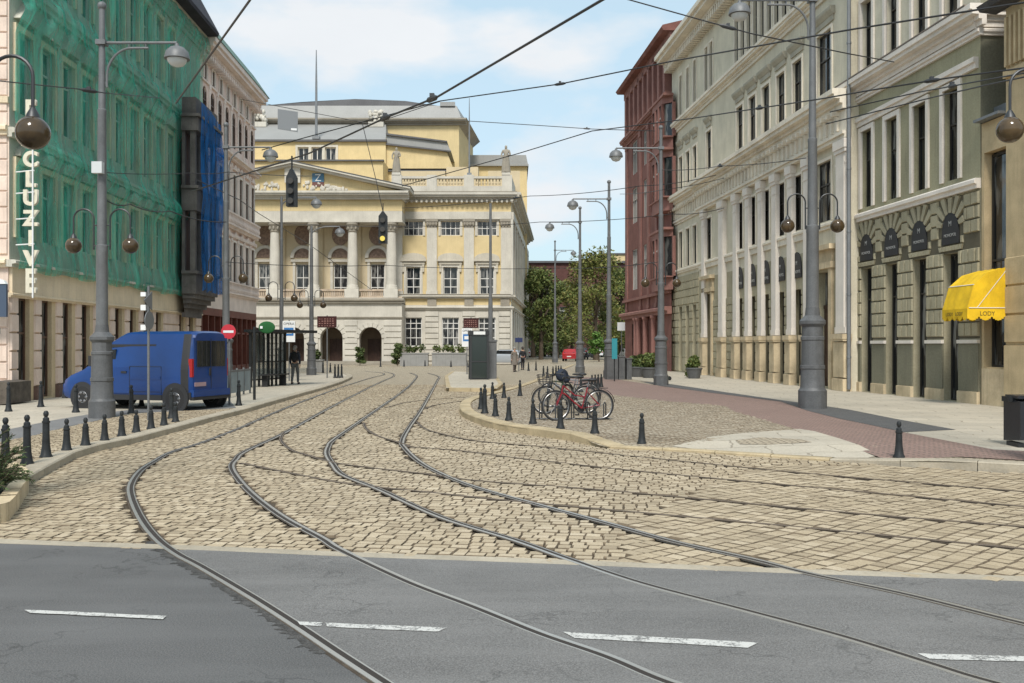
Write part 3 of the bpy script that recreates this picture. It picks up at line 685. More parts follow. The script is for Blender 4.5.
for u in gb:                                                      # voussoirs round the panels and over the doors
    for k in range(9):
        a = PI*(k+.5)/9; w_ = .09
        if .25 < a < PI-.25:
            c, s_ = math.cos(a), math.sin(a); p0 = (u+.58*c, 5.35+.72*s_); p1 = (u+min(.78/max(abs(c),.01),1.25/max(s_,.01))*c, 5.35+min(.78/max(abs(c),.01),1.2/max(s_,.01))*s_); n = (-s_*w_, c*w_)
            mb.prism([(p0[0]-n[0]*.8,p0[1]-n[1]*.8),(p1[0]-n[0]*1.3,p1[1]-n[1]*1.3),(p1[0]+n[0]*1.3,p1[1]+n[1]*1.3),(p0[0]+n[0]*.8,p0[1]+n[1]*.8)], -.065, .0)
    for k in range(7): x = u-.66+1.32*(k+.5)/7; sl_ = (x-u)*.12; mb.prism([(x-.08,4.88),(x+.08,4.88),(x+.085+sl_,5.03),(x-.085+sl_,5.03)], -.06, 0)
    mb.cbox(u-.74,u-.6,-.06,0,5.06,5.3,.02); mb.cbox(u+.6,u+.74,-.06,0,5.06,5.3,.02)
pieces(mb, 'rusticated_stone', M['olive_stone'], Gb)
for i in range(0, len(segs), 2):
    a, b = segs[i], segs[i+1]; mb = MB(); mc = MB(); md = MB()
    mb.box(a+.02,b-.02,-.05,0,.5,1.93); mc.box(a,b,-.1,0,1.95,2.06); md.cbox(a+.0,b-.0,-.1,0,.08,.5,.02)
    lo = mb.build('lower_panel', M['olive_dark'], Gb); mc.build('sill_band', M['pink_trim'], lo); md.build('plinth', M['sandstone'], lo)
for u in gb:
    mb = MB(); n = 10; pts = [(-.5,5.08),(.5,5.08)]+[(.5*math.cos(PI*k/n), 5.4+.72*math.sin(PI*k/n)) for k in range(n+1)]
    mb.prism(pts, -.05, -.01); lp = mb.build('lunette_panel', M['black_panel'], Gb, loc=(u,0,0)); text('lettering', 'MONOPOL', .145, M['letter_grey'], lp, (0,-.056,5.36), (PI/2,0,0)); text('emblem', 'M', .24, M['letter_grey'], lp, (0,-.056,5.72), (PI/2,0,0))
mb = MB(); ledge(mb, 0, LG, 6.6, .3, .2); mb.box(0,LG-.1,-.1,0,10.22,10.4); mb.box(0,LG-.1,-.17,0,10.4,10.55)
ledge(mb, 0, LG+.12, 11.15, .2, .16); cornice(mb, 0, LG+.3, 11.4, .62, .5); mb.box(0,LG+.1,-.05,.02,11.2,11.45)
mb.profile([(.0,11.2),(-.1,11.2),(-.4,12),(0,12.05)], LG, LG+.02)
cornice(mb, 0, LG+.3, 19.4, .7, .8); mb.build('cornice', M['pink_trim'], Gb)
mb = MB(); mb.M = Matrix.Translation((LG,0,0)) @ Matrix.Rotation(PI/2, 4, 'Z'); ledge(mb, 0, 5, 11.15, .2, .12); cornice(mb, 0, 5, 11.4, .62, .3); mb.build('return_cornice', M['pink_trim'], Gb)
mb = MB(); mb.box(0,LG,-.51,0,12.03,12.07); mb.box(-.1,LG+.1,-.6,11,20.1,20.3); mb.build('roof_flashing', M['brown_ledge'], Gb)
# ------------------------------------------------------------------ yellow stone building, right edge
FY = Fac(FG.O + FG.D*LG, (.0834, -.9965)); Yb = FY.empty('yellow_stone_building', 'ochre stone building at the right edge with a shop window under the yellow awning')
u1 = FY.U(1006); M['ochre'] = surf('ochre_stone', (.55,.43,.26), .85, var=.2, vs=1.5, fs=25, bump=.25, streak=.3)
mb = MB(); wall(mb, 0.02, u1, 0, 8.5, [(.16,u1-.02,1.25,7.6)], .3, .02); mb.box(.02,u1,.5,4,0,8.5); mb.build('shop_bay', M['ochre'], Yb)
window(Yb, (.16+u1-.02)/2, 1.25, u1-.2, 6.3, .28, M['black_frame'], M['glass'], 1, (.36,.5), .07); mb = MB(); mb.box(.1,u1,-.03,.3,.1,1.2); mb.build('stall_riser', M['sandstone'], Yb)
mb = MB(); mb.prism([(0.02,8.52),(u1,8.52),(u1,8.6),(.02,8.6)], -.25, 4); mb.prism([(0.02,8.6),(u1,8.6),(u1,9.0),(.02,9.0)], .4, 4); mb.build('bay_roof', M['zinc'], Yb)
ops = [(u1+1.6+3*k,u1+2.9+3*k,z,z+2.4) for k in range(3) for z in (1.0,5.2,8.4)]
mb = MB(); wall(mb, u1, u1+11, 0, 11.6, ops, .3); mb.box(u1,u1+11,.5,12,0,11.6); mb.quad((u1,0,0),(u1,.5,0),(u1,.5,11.6),(u1,0,11.6)); mb.build('wall', M['ochre'], Yb)
for o in ops: window(Yb, (o[0]+o[1])/2, o[2], 1.3, 2.4, .25, M['black_frame'], M['glass'], 2, (.65,))
mb = MB(); mb.cbox(u1+.0,u1+1.3,-.08,0,.1,1.9,.02); rustic(mb, u1, u1+1.3, 1.95, 4.4, .82, 1.3, proud=.07); 
for k in range(5): mb.box(u1+.1+.22*k,u1+.2+.22*k,-.12,0,9.8,11.2)
mb.box(u1,u1+11,-.1,0,9.5,9.7); mb.build('corner_pier', M['ochre'], Yb)
mb = MB(); mb.profile([(0,11.5),(-.5,11.55),(-.6,11.7),(6,15.0),(6,14.8)], u1-.5, u1+11.3); mb.build('roof', M['slate'], Yb)
# ------------------------------------------------------------------ red sandstone building
FR = Fac((9.46, 82.0), (.0733, -.9973)); Rb = FR.empty('red_building', 'dark red sandstone building with stacked bay windows and open top gallery past the pale building')
LR = 16.5; M['red_stone'] = surf('red_sandstone', (.215,.095,.078), .85, var=.25, vs=1.1, fs=14, bump=.2, streak=.4); M['red_light'] = surf('worn_red_sandstone', (.29,.145,.122), .85, var=.2, vs=1.2, fs=14, bump=.2, streak=.3)
uA = FR.U(634.8); uB = FR.U(665.5); ops = []; lev = ((6.3,3.2),(11.6,2.8),(15.5,2.6))
um = [FR.U(p) for p in (645, 653)]
for z, h in lev: ops += [(uA-1.0,uA+1.0,z,z+h)]
for u in um:
    for z, h in lev: ops += [(u-.55,u+.55,z,z+h)]
ops += [(uA-1.2,uA+1.2,.15,3.6),(um[0]-.9,um[0]+.9,.15,3.6),(um[1]-.8,um[1]+.8,.15,3.6)]
mb = MB(); wall(mb, 0, LR, 0, 18.5, ops, .12); mb.box(0,LR,.8,12,0,22.9); mb.quad((0,0,0),(0,.8,0),(0,.8,18.5),(0,0,18.5)); mb.build('wall', M['red_stone'], Rb)
for o in ops: window(Rb, (o[0]+o[1])/2, o[2], o[1]-o[0], o[3]-o[2], .09, M['black_frame'] if o[2] < 1 else M['grey_frame'], M['glass'], 3 if o[1]-o[0] > 1.5 else 2, (.66,), .06)
for u in (FR.U(627.5), FR.U(641), FR.U(649), FR.U(657)):
    mb = MB(); mb.box(-.32,.32,-.1,0,4.8,18.3); mb.box(-.4,.4,-.14,0,4.6,4.9); mb.box(-.4,.4,-.16,0,17.9,18.3); mb.build('pilaster', M['red_light'], Rb, loc=(u,0,0))
for z0 in (5.6, 10.9, 14.9):                                     # the stacked bay near the pale building
    mb = MB(); hh = 4.0 if z0 < 12 else 3.6
    ring = [(-2.2,0),(-1.5,-.6),(1.5,-.6),(2.2,0)]
    for (x0,y0),(x1,y1) in zip(ring, ring[1:]):
        for a, b in ((0,.9),(hh-.45,hh)): mb.quad((x0,y0,a),(x1,y1,a),(x1,y1,b),(x0,y0,b))
        n = 3 if x1-x0 > 2 else 1
        for k in range(n+1): x = x0+(x1-x0)*k/n; y = y0+(y1-y0)*k/n; mb.box(x-.12,x+.12,y-.05,y+.15,.9,hh-.45)
    mb.poly([(x,y,hh) for x,y in ring]); mb.poly([(x,y,0) for x,y in ring]); mb.box(-2.3,2.3,-.68,0,.82,.9); mb.box(-2.3,2.3,-.68,0,hh-.02,hh+.14)
    by = mb.build('bay_window', M['red_light'], Rb, loc=(uB,0,z0)); mb = MB(); r2 = [(-2.05,.05),(-1.42,-.5),(1.42,-.5),(2.05,.05)]
    for (x0,y0),(x1,y1) in zip(r2, r2[1:]): mb.quad((x0,y0,.9),(x1,y1,.9),(x1,y1,hh-.45),(x0,y0,hh-.45))
    mb.build('pane', M['glass'], by); mb = MB()
    for k in range(4): x = -1.42+2.84*k/3; mb.box(x-.04,x+.04,-.55,-.51,.9,hh-.45)
    mb.box(-1.42,1.42,-.55,-.51,hh-1.3,hh-1.2); mb.build('glazing_bars', M['white_frame'], by)
mb = MB(); ledge(mb, -.2, LR, 4.0, .5, .5); cornice(mb, -.2, LR, 18.3, .6, .45); mb.box(-.1,LR,-.25,0,5.4,5.6)
mb.build('cornice', M['red_light'], Rb)
mb = MB(); u = .3
while u < LR-.5: mb.box(u,u+.55,-.1,.5,18.9,22.6); u += 1.75
mb.box(0,LR,-.1,.6,22.3,22.9); mb.build('gallery', M['red_light'], Rb)
mb = MB(); mb.profile([(.6,22.9),(-.6,22.9),(-.75,23.1),(-.65,23.25),(7,25.2),(7,22.9)], -.3, LR+.2); mb.build('roof', M['red_stone'], Rb)
for u in (um[0]-1.25, um[0]+1.25, um[1]+1.3, uA+1.6):
    mb = MB(); mb.box(-.3,.3,-.45,0,.1,.9); mb.lathe([(.2,.9),(.18,3.7),(.26,3.85),(.26,4.0)], 12, (0,-.24,0)); mb.build('porch_column', M['red_light'], Rb, loc=(u,0,0))
# ------------------------------------------------------------------ netted building, left
FL = Fac((-15.6, 30.4), (-.0347, .9994)); Lb = FL.empty('netted_building', 'long pale pink building wrapped in green scaffold netting above its ground floor shops')
LL = 20.9; M['pink_stone'] = surf('pinkish_stone', (.72,.58,.49), .85, var=.15, vs=1.2, fs=18, bump=.15, streak=.25); M['cream'] = plaster('cream_render', (.72,.60,.43), .3); M['net_wall'] = plaster('grey_render_under_net', (.52,.50,.43), .4)
M['tan_reveal'] = plaster('tan_reveal', (.60,.48,.31), .2)
cu = [.95+1.65*k for k in range(10)] ; cu2 = cu + [17.6, 19.2]; ops = []; gl = []
for u in cu: ops += [(u-.5,u+.5,5.3,7.6),(u-.5,u+.5,9.25,11.8),(u-.5,u+.5,14.0,16.8,16.4)]
for i, u in enumerate(cu2):
    if i != 9: ops += [(u-.44,u+.44,.45 if i in (0,) else .15,3.4)]
mb = MB(); mb.cur = 0; wall(mb, 0, LL, 0, 4.4, [o for o in ops if o[2] < 1], .2); mb.cur = 1; wall(mb, 0, LL, 4.4, 18.2, [o for o in ops if o[2] > 1], .18)
mb.cur = 0; mb.box(.0,LL,.6,14,0,4.4); mb.cur = 2; mb.box(0,LL,.6,14,4.4,18.2); mb.quad((0,0,0),(0,.6,0),(0,.6,18.2),(0,0,18.2)); mb.build('wall', [M['tan_reveal'], M['net_wall'], M['pink_stone']], Lb)
for o in ops:
    if o[2] > 1: window(Lb, (o[0]+o[1])/2, o[2], 1.0, o[3]-o[2], .15, M['white_frame'], M['glass'], 2, (.68,), .06, trim=M['cream'], tw=.2, tp=.1)
    else: window(Lb, (o[0]+o[1])/2, o[2], .88, o[3]-o[2], .17, M['brown_frame'], M['glass'], 1, (.62,), .07)
# ground floor piers with pinkish blocks
gops = [(o[0]-.0,o[1]+.28,.1,3.45) for o in ops if o[2] < 1]
mb = MB(); rustic(mb, 0, LL, .55, 3.45, .55, 2, gops, proud=.07, gap=.025); pieces(mb, 'pier_blocks', M['pink_stone'], Lb)
mb = MB()
segs = sorted([(o[0],o[1]) for o in gops]); x = 0
for a, b in segs+[(LL,LL)]:
    if a-x > .1: mb.cbox(x, a, -.12, 0, .08, .55, .02)
    x = b
pieces(mb, 'plinth', surf('reddish_plinth', (.17,.11,.09), .8, var=.3), Lb)
mb = MB(); mb.cbox(-1.2,.42,-.5,0,.1,.82,.04); mb.build('stone_step_block', surf('dark_rubble', (.10,.085,.07), .9, var=.4, vs=4, bump=.5, bs=8), Lb)
mb = MB(); mb.box(0,LL,-.1,.0,3.5,4.32); ledge(mb,-.1,LL,3.38,.14,.16); mb.build('shop_fascia', M['cream'], Lb)
mb = MB(); ledge(mb,-.2,LL,4.32,.22,.3); ledge(mb,-.1,LL,8.35,.3,.22); ledge(mb,-.1,LL,13.0,.35,.26); cornice(mb,-.1,LL,17.3,.9,.4)
for u in cu:
    mb.prism([(u-.68,12.15),(u+.68,12.15),(u+.05,12.85),(u-.05,12.85)], -.22, 0)
    mb.prism([(u-.6+0*.1,7.85)]+[(u-.6*math.cos(PI*k/6),7.85+.42*math.sin(PI*k/6)) for k in range(1,6)]+[(u+.6,7.85)], -.18, 0)
for u in [c+.82 for c in cu]: mb.box(u-.16,u+.16,-.12,0,8.7,12.1); mb.box(u-.16,u+.16,-.12,0,13.4,17.2); mb.box(u-.12,u+.12,-.1,0,4.6,7.8)
mb.build('ledge', M['net_wall'], Lb)
NETEND = 16.1
def net_off(u, z):
    t = abs(((u-.95)/1.65+.5) % 1-.5)*2            # 0 over a window, 1 between
    o = .2+.06*noise.noise((u*1.1, z*.35, 0))+.09*noise.noise((u*2.6, z*.22, 3.1))
    o += .36*max(0, 1-abs(z-(12.85-.62*t))/.75)+.10*max(0, 1-abs(z-13.2)/.5)*2
    o += .32*max(0, 1-abs(z-(8.25-.35*t))/.6)+.1*max(0, 1-abs(z-8.5)/.4)
    o += .35*max(0, 1-abs(z-17.4)/1.0)+.16*max(0, 1-abs(z-4.6)/.8)
    return -o
mb = MB(); nu, nz = 150, 100; vs = []
for j in range(nz+1):
    for i in range(nu+1):
        u = -.05+(LL+.05)*i/nu; z = 4.25+13.8*j/nz+.05*math.sin(u*2.1)*(1 if j in (0,) else 0)
        if j == 0: z += .05*noise.noise((u*1.4,0,5))
        vs.append((u, net_off(u, z), z))
mb.add(vs, [(j*(nu+1)+i, j*(nu+1)+i+1, (j+1)*(nu+1)+i+1, (j+1)*(nu+1)+i) for j in range(nz) for i in range(nu)])
mb.build('scaffold_net', netmat('green_scaffold_net', (.09,.56,.42), .37, .25), Lb, True)
mb = MB(); mb.profile([(.1,18.0),(-.95,18.05),(-1.0,18.2),(.4,20.8),(7,22.5),(7,18)], -.3, LL); mb.build('roof', surf('dark_roof_felt', (.035,.035,.045), .85, var=.25), Lb)
# side wall at the near corner
mb = MB(); mb.M = Matrix.Translation((0,.0,0)) @ Matrix.Rotation(-PI/2, 4, 'Z')
mb.cur = 0; mb.box(-13,0,-.06,0,3.6,4.3); rustic(mb, -13, -.02, 4.7, 17, .5, 2.2, proud=.05, gap=.025); rustic(mb, -13, -.02, .3, 3.5, .55, 2.4, proud=.06)
mb.cur = 1; ledge(mb,-13,0,4.3,.25,.3); ledge(mb,-13,0,8.4,.3,.25); mb.box(-13,0,-.1,0,9.4,9.6); ledge(mb,-13,0,13,.5,.35); 
mb.build('side_stonework', [M['pink_stone'], M['cream']], Lb)
drainpipe(Lb, FL.U(143), .2, 4.6, -.2, .1)
# bay under the blue net
b0, b1 = FL.U(172), FL.U(172)+3.9; pj = -1.12; M['grey_stone'] = surf('sooty_grey_stone', (.13,.12,.113), .9, var=.35, vs=1.4, fs=14, bump=.25, streak=.5)
mb = MB()
for z0, z1, e in ((4.35,5.3,.0),(8.3,9.35,.05),(12.1,12.75,.12)): mb.box(b0-e,b1+e,pj-e,-.46,z0,z1); mb.box(b0-e-.1,b1+e+.1,pj-e-.1,-.46,z1,z1+.14)
for z0, z1 in ((5.44,8.3),(9.49,12.1)):
    for u in (b0+.2,b1-.2): mb.box(u-.2,u+.05,pj+.03,pj+.27,z0,z1); mb.box(u-.2,u+.05,-.6,-.46,z0,z1)
    for k in (1,2): u = b0+.2+(b1-b0-.4)*k/3; mb.lathe([(.2,z0),(.2,z0+.1),(.15,z0+.2),(.13,z1-.3),(.22,z1-.05),(.22,z1)], 10, (u,pj+.25,0))
mb.box(b0,b1,pj,pj+.15,12.9,13.7); mb.box(b0,b0+.15,pj+.15,-.46,12.9,13.7)
for k in range(5): t = k/5; mb.box(b0+.1+t*.5,b1-.1-t*.5,pj+.1+t*.9,-.46,4.35-.22*(k+1),4.35-.22*k)
mb.build('bay', M['grey_stone'], Lb)
mb = MB(); mb.box(b0+.1,b1-.1,-.5,-.44,5.4,12.1); mb.build('bay_back', M['brown_frame'], Lb)
mb = MB(); nu, nz = 50, 60; vs = []
path = [(b0+.12,pj-.2),(b1+.15,pj-.2),(b1+.2,-.4)]
for j in range(nz+1):
    for i in range(nu+1):
        t = i/nu; z = 4.5+9.0*j/nz-(.55*max(0,t-.1) if j > nz-12 else 0)
        if t < .75: u = path[0][0]+(path[1][0]-path[0][0])*t/.75; y = path[0][1]
        else: u = path[1][0]+.05; y = path[1][1]+(path[2][1]-path[1][1])*(t-.75)/.25
        y -= .13*abs(noise.noise((u*1.7, z*.35, 9)))+.12*noise.noise((u*.8, z*.5, 2))+.1*max(0,1-abs(z-9)/1.2)
        if j == 0: z += .15*noise.noise((u*2,1,1))
        vs.append((u, y, z))
mb.add(vs, [(j*(nu+1)+i, j*(nu+1)+i+1, (j+1)*(nu+1)+i+1, (j+1)*(nu+1)+i) for j in range(nz) for i in range(nu)])
mb.build('bay_net', netmat('blue_scaffold_net', (.035,.22,.62), .5, .25), Lb, True)
# ------------------------------------------------------------------ pink building, left, beyond the net
FP = Fac(FL.O+FL.D*LL, (-.0347, .9994)); Pb = FP.empty('pink_building', 'pale pink ornate building with red timber shopfront beyond the netted building')
LP_ = FP.U(254.8); M['pink'] = plaster('pale_pink_render', (.80,.64,.565), .3); M['red_timber'] = surf('red_timber', (.16,.05,.034), .6, var=.2)
M['copper'] = surf('green_copper', (.14,.22,.19), .8, var=.3, vs=3)
n = 8; pu = [.9+(LP_-1.2)*k/(n-1)*.96 for k in range(n)]; ops = []
for u in pu: ops += [(u-.38,u+.38,5.5,8.0),(u-.38,u+.38,9.5,12.0),(u-.4,u+.4,13.6,15.7,15.3),(u-.25,u+.25,16.1,16.9)]
mb = MB(); wall(mb, 0, LP_, 3.9, 18, ops, .1); mb.box(0,LP_,.5,10,0,18); mb.box(LP_-.02,LP_,0,.5,0,18); mb.build('wall', M['pink'], Pb)
for o in ops: window(Pb, (o[0]+o[1])/2, o[2], o[1]-o[0], o[3]-o[2], .07, M['brown_frame'], M['glass'], 2, (.66,) if o[3]-o[2] > 1 else (), .05, trim=M['pink_trim'] if len(o) == 4 else None, tw=.12, tp=.07)
mb = MB(); ledge(mb,0,LP_+.2,4.75,.25,.3); ledge(mb,0,LP_+.2,8.7,.3,.35); ledge(mb,0,LP_+.2,12.75,.3,.4); mb.box(0,LP_+.1,-.12,0,8.25,8.45); mb.box(0,LP_,-.1,0,15.9,16.0); ledge(mb,0,LP_,5.3,.12,.15)
cornice(mb, 0, LP_+.3, 17.1, 1.0, .8); u = .2
while u < LP_: mb.box(u,u+.15,-.5,0,16.95,17.2); u += .45
for a, b in zip(pu, pu[1:]):
    c = (a+b)/2
    for z0, z1 in ((5.4,8.2),(9.3,12.6),(13.2,15.9)): mb.box(c-.12,c+.12,-.07,0,z0,z1); mb.box(c-.17,c+.17,-.1,0,z1-.2,z1)
for u in pu: mb.prism([(u-.6,8.3),(u+.6,8.3),(u,8.65)],-.14,0); mb.prism([(u-.55,12.3),(u+.55,12.3),(u,12.65)],-.12,0)
u = .2
while u < LP_-.2: mb.lathe([(.05,0),(.09,.15),(.05,.35),(.07,.5)], 6, (u,-.3,9.0)); mb.lathe([(.05,0),(.09,.15),(.05,.35),(.07,.5)], 6, (u,-.25,5.0)); u += .32
mb.box(0,LP_,-.38,-.22,9.5,9.6); mb.box(0,LP_,-.33,-.17,5.5,5.58); mb.box(0,LP_,-.1,.0,3.9,4.75)
mb.build('mouldings', plaster('pale_rose_trim', (.80,.69,.62), .3), Pb)
mb = MB(); mb.profile([(.1,18),(-.85,18.1),(.2,19.6),(5,20.5),(5,18)], 0, LP_+.6); mb.build('roof', M['copper'], Pb)
mb = MB(); mb.quad((0,.35,.1),(LP_,.35,.1),(LP_,.35,3.9),(0,.35,3.9)); sp_ = mb.build('shopfront', M['glass'], Pb); mb = MB(); u = 0
while u <= LP_: mb.box(u,u+.13,-.08,.3,.1,3.5); mb.box(u+.55,u+.62,.05,.3,.1,3.5); u += 1.25
mb.box(0,LP_,-.1,.3,3.5,3.9); mb.box(0,LP_,0,.3,2.55,2.65); mb.box(0,LP_,-.04,.3,.1,.7); mb.build('timber_frame', M['red_timber'], sp_)
# ================================================================== theatre
M['t_yellow'] = plaster('theatre_yellow', (.60,.48,.265), .18, .1); M['t_cream'] = plaster('theatre_cream', (.55,.46,.31), .2, .1); M['t_white'] = plaster('theatre_white', (.53,.50,.435), .25); M['t_stone'] = plaster('theatre_grey_stone', (.30,.27,.22), .3)
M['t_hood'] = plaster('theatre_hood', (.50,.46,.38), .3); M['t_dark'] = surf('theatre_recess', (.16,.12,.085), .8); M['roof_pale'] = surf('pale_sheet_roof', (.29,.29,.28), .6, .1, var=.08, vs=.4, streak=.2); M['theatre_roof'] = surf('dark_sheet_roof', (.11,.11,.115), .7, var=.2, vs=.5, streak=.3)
FT = Fac((-33, 98), (1, 0)); T = FT.empty('theatre', 'yellow and white opera house with columned portico closing the street')
def TX(px, Y): return (px-CX)/F*Y+33
def TZ(py, Y): return H-(py-HY)/F*Y
uc, hw, PY = TX(293, 95), 10.56, -3.0
u0, u1 = TX(401, 98), TX(511, 98)
wc = [TX(p, 98) for p in (413.3, 450.5, 487)]; ops = []
for u in wc: ops += [(u-.85,u+.85,1.75,4.65),(u-.72,u+.72,6.95,9.7),(u-.98,u+.98,12.85,14.3)]
bx = [TX(p, 98) for p in (303, 340.5, 377.5)]; bx = [2*bx[0]-bx[1]-.0, *bx]; bx.insert(0, 2*bx[0]-bx[1])
for u in bx: ops += [(u-.72,u+.72,6.75,10.0)]
mb = MB(); mb.cur = 0; wall(mb, u0-.6, u1, 5.9, 17, [o for o in ops if o[0] > u0 and o[2] > 5], .3); mb.cur = 1; wall(mb, u0-.6, u1, 0, 5.9, [o for o in ops if o[0] > u0 and o[2] < 5], .35)
mb.cur = 2; wall(mb, uc-hw, u0-.6, 6, 14.9, [o for o in ops if o[0] < u0], .3)
mb.cur = 0; mb.box(uc-hw,u1-.3,.6,40,0,17); mb.quad((u1,0,0),(u1,.6,0),(u1,.6,17),(u1,0,17)); mb.build('wall', [M['t_yellow'], M['t_white'], M['t_cream']], T)
for o in ops:
    w_ = o[1]-o[0]; window(T, (o[0]+o[1])/2, o[2], w_, o[3]-o[2], .25, M['white_frame'] if o[0] > u0 or 1 else 0, M['glass'], 4 if w_ > 1.9 else (3 if w_ > 1.6 else 2), (.5,) if o[3]-o[2] < 2 else (.58,.28) if w_ < 1.5 else (.62,.3,.8), .09 if w_ < 1.9 else .07, trim=M['t_white'] if o[2] > 6 and o[0] > u0 else None, tw=.22, tp=.09)
for u in wc:                                                      # hoods
    mb = MB()
    mb.box(u-1.15,u+1.15,-.2,0,9.95,10.2); mb.box(u-1.3,u+1.3,-.35,0,10.25,10.38); n = 8
    mb.prism([(u-1.3,10.38)]+[(u-1.3*math.cos(PI*k/n),10.38+.7*math.sin(PI*k/n)**.8) for k in range(1,n)]+[(u+1.3,10.38)], -.28, 0)
    mb.box(u-1.1,u-.9,-.18,0,9.2,9.95); mb.box(u+.9,u+1.1,-.18,0,9.2,9.95); mb.build('window_hood', M['t_hood'], T)
for p in (397.5, 432, 469, 506):
    u = TX(p, 98); mb = MB(); mb.box(-.5,.5,-.25,0,6.9,13.6); mb.box(-.58,.58,-.3,0,6.9,7.3)
    pl = mb.build('pilaster', M['t_white'], T, loc=(u,0,0)); mb = MB()
    for k in range(3): mb.box(-.5-.06*k,.5+.06*k,-.27-.06*k,0,13.6+.3*k,13.88+.3*k)
    for k in range(4): mb.ball((-.45+.3*k,-.34,13.95),(.12,.1,.2),6,5)
    mb.build('capital', M['t_stone'], pl)
mb = MB(); rustic(mb, u0+.1, u1-.05, .3, 5.3, .56, 3, [(u-1.15,u+1.15,.0,5.2) for u in wc], proud=.12, gap=.06); pieces(mb, 'rusticated_base', M['t_white'], T)
mb = MB(); ledge(mb, u0-.2, u1+.15, 5.45, .3, .3); ledge(mb, u0-.2, u1+.25, 6.55, .35, .45); mb.box(u0-.2,u1+.02,-.3,0,14.45,15.2); cornice(mb, u0-.2, u1+.6, 16.2, .85, 1.0)
u = u0
while u < u1+.4: mb.box(u,u+.2,-.55,0,16.1,16.4); u += .5
mb.build('cornice', M['t_white'], T)
mb = MB(); mb.box(u0-.2,u1+.6,-.95,-.3,17.06,17.14); mb.box(u0-.2,u1+.25,-.47,0,6.92,6.97); 
for u in [TX(p,98) for p in (432,469,505)]: mb.box(u-.45,u+.45,-.2,0,5.78,6.5)
mb.build('weathered_ledge', M['t_stone'], T)
mb = MB(); mb.box(u0-.5,u1,-.3,.2,17.12,17.75); mb.box(u0-.5,u1,-.35,.25,18.5,18.72)
posts = [TX(p, 98) for p in (397, 432, 469, 507)]
for u in posts: mb.box(u-.5,u+.5,-.4,.3,17.12,18.85)
mb.build('parapet', M['t_white'], T); mb = MB()
for a, b in zip(posts, posts[1:]):
    k = 8
    for i in range(k): u = a+.75+(b-a-1.5)*i/(k-1); mb.lathe([(.1,0),(.1,.08),(.07,.12),(.13,.3),(.06,.6),(.1,.7),(.1,.76)], 8, (u,-.05,17.75))
pieces(mb, 'balustrade', M['t_cream'], T, .6)
# portico
ac = [TX(p, 95) for p in (370.5, 331.5, 293, 254, 215)]; aops = [(u-1.08,u+1.08,.1,3.65,2.55) for u in ac]
mb = MB(); wall(mb, uc-hw, uc+hw, 0, 5.9, aops, 1.0, PY); mb.quad((uc+hw,PY,0),(uc+hw,0,0),(uc+hw,0,6),(uc+hw,PY,6)); mb.box(uc-hw,uc+hw,PY+.02,0,5.9,6.5)
mb.build('arcade', M['t_white'], T)
mb = MB(); rustic(mb, uc-hw, uc+hw, .9, 4.3, .55, 3, [(a-.16,b+.16,0,3.9) for a,b,*_ in aops], PY, .1, .06); 
for u in ac:
    for k in range(9):
        a0, a1 = PI*k/9+.02, PI*(k+1)/9-.02; r0, r1 = 1.1, 1.55
        mb.prism([(u+r0*math.cos(a0),2.55+r0*math.sin(a0)),(u+r1*math.cos(a0),2.55+r1*math.sin(a0)),(u+r1*math.cos(a1),2.55+r1*math.sin(a1)),(u+r0*math.cos(a1),2.55+r0*math.sin(a1))], PY-.1, PY)
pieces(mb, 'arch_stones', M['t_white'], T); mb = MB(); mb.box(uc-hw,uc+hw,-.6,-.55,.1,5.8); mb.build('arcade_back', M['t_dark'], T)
mb = MB()
for u in ac: mb = MB(); mb.box(-.6,.6,-.7,-.62,.3,2.5); mb.box(-.03,.03,-.75,-.7,.3,2.5); mb.build('entrance_door', M['dark_door'], T, loc=(u,0,0))
mb = MB(); mb.box(uc-hw-.1,uc+hw+.1,PY-1.0,PY-.14,.0,.18); mb.box(uc-hw-.1,uc+hw+.1,PY-.7,PY-.14,.18,.34); mb.build('steps', M['t_stone'], T)
mb = MB(); ledge(mb, uc-hw-.2, uc+hw+.2, 5.95, .5, .4, PY); ledge(mb, uc-hw-.1, uc+hw+.1, 4.45, .2, .15, PY); mb.build('arcade_ledge', M['t_stone'], T)
cx_ = [uc+d*3.79 for d in (-2.5,-1.5,-.5,.5,1.5,2.5)]
for u in cx_:
    mb = MB(); mb.lathe([(.62,7.35),(.62,7.5),(.56,7.55),(.56,7.68),(.5,7.75),(.5,10),(.42,12.9)], 20)
    c_ = mb.build('column', M['t_white'], T, 35, loc=(u,PY+.55,0)); mb = MB(); mb.lathe([(.42,12.85),(.5,12.95),(.45,13.0),(.6,13.55),(.66,13.6),(.66,13.8)], 16)
    for k in range(8): a = 2*PI*k/8; mb.ball((.5*math.cos(a),.5*math.sin(a),13.3),(.13,.13,.2),6,5)
    mb.build('capital', M['t_stone'], c_, 35); mb = MB(); mb.box(-.68,.68,-.68,.68,6.48,7.35); mb.build('column_base', M['t_white'], c_)
mb = MB(); mb.box(uc-hw,uc+hw,PY+.35,PY+.7,7.15,7.35); mb.box(uc-hw,uc+hw,PY+.35,PY+.7,6.48,6.62)
for a, b in zip(cx_, cx_[1:]):
    for i in range(11): u = a+.9+(b-a-1.8)*i/10; mb.box(u-.07,u+.07,PY+.45,PY+.6,6.6,7.2)
mb.build('portico_railing', surf('terracotta_cream', (.45,.36,.27), .85, var=.25), T)
mb = MB(); n = 14
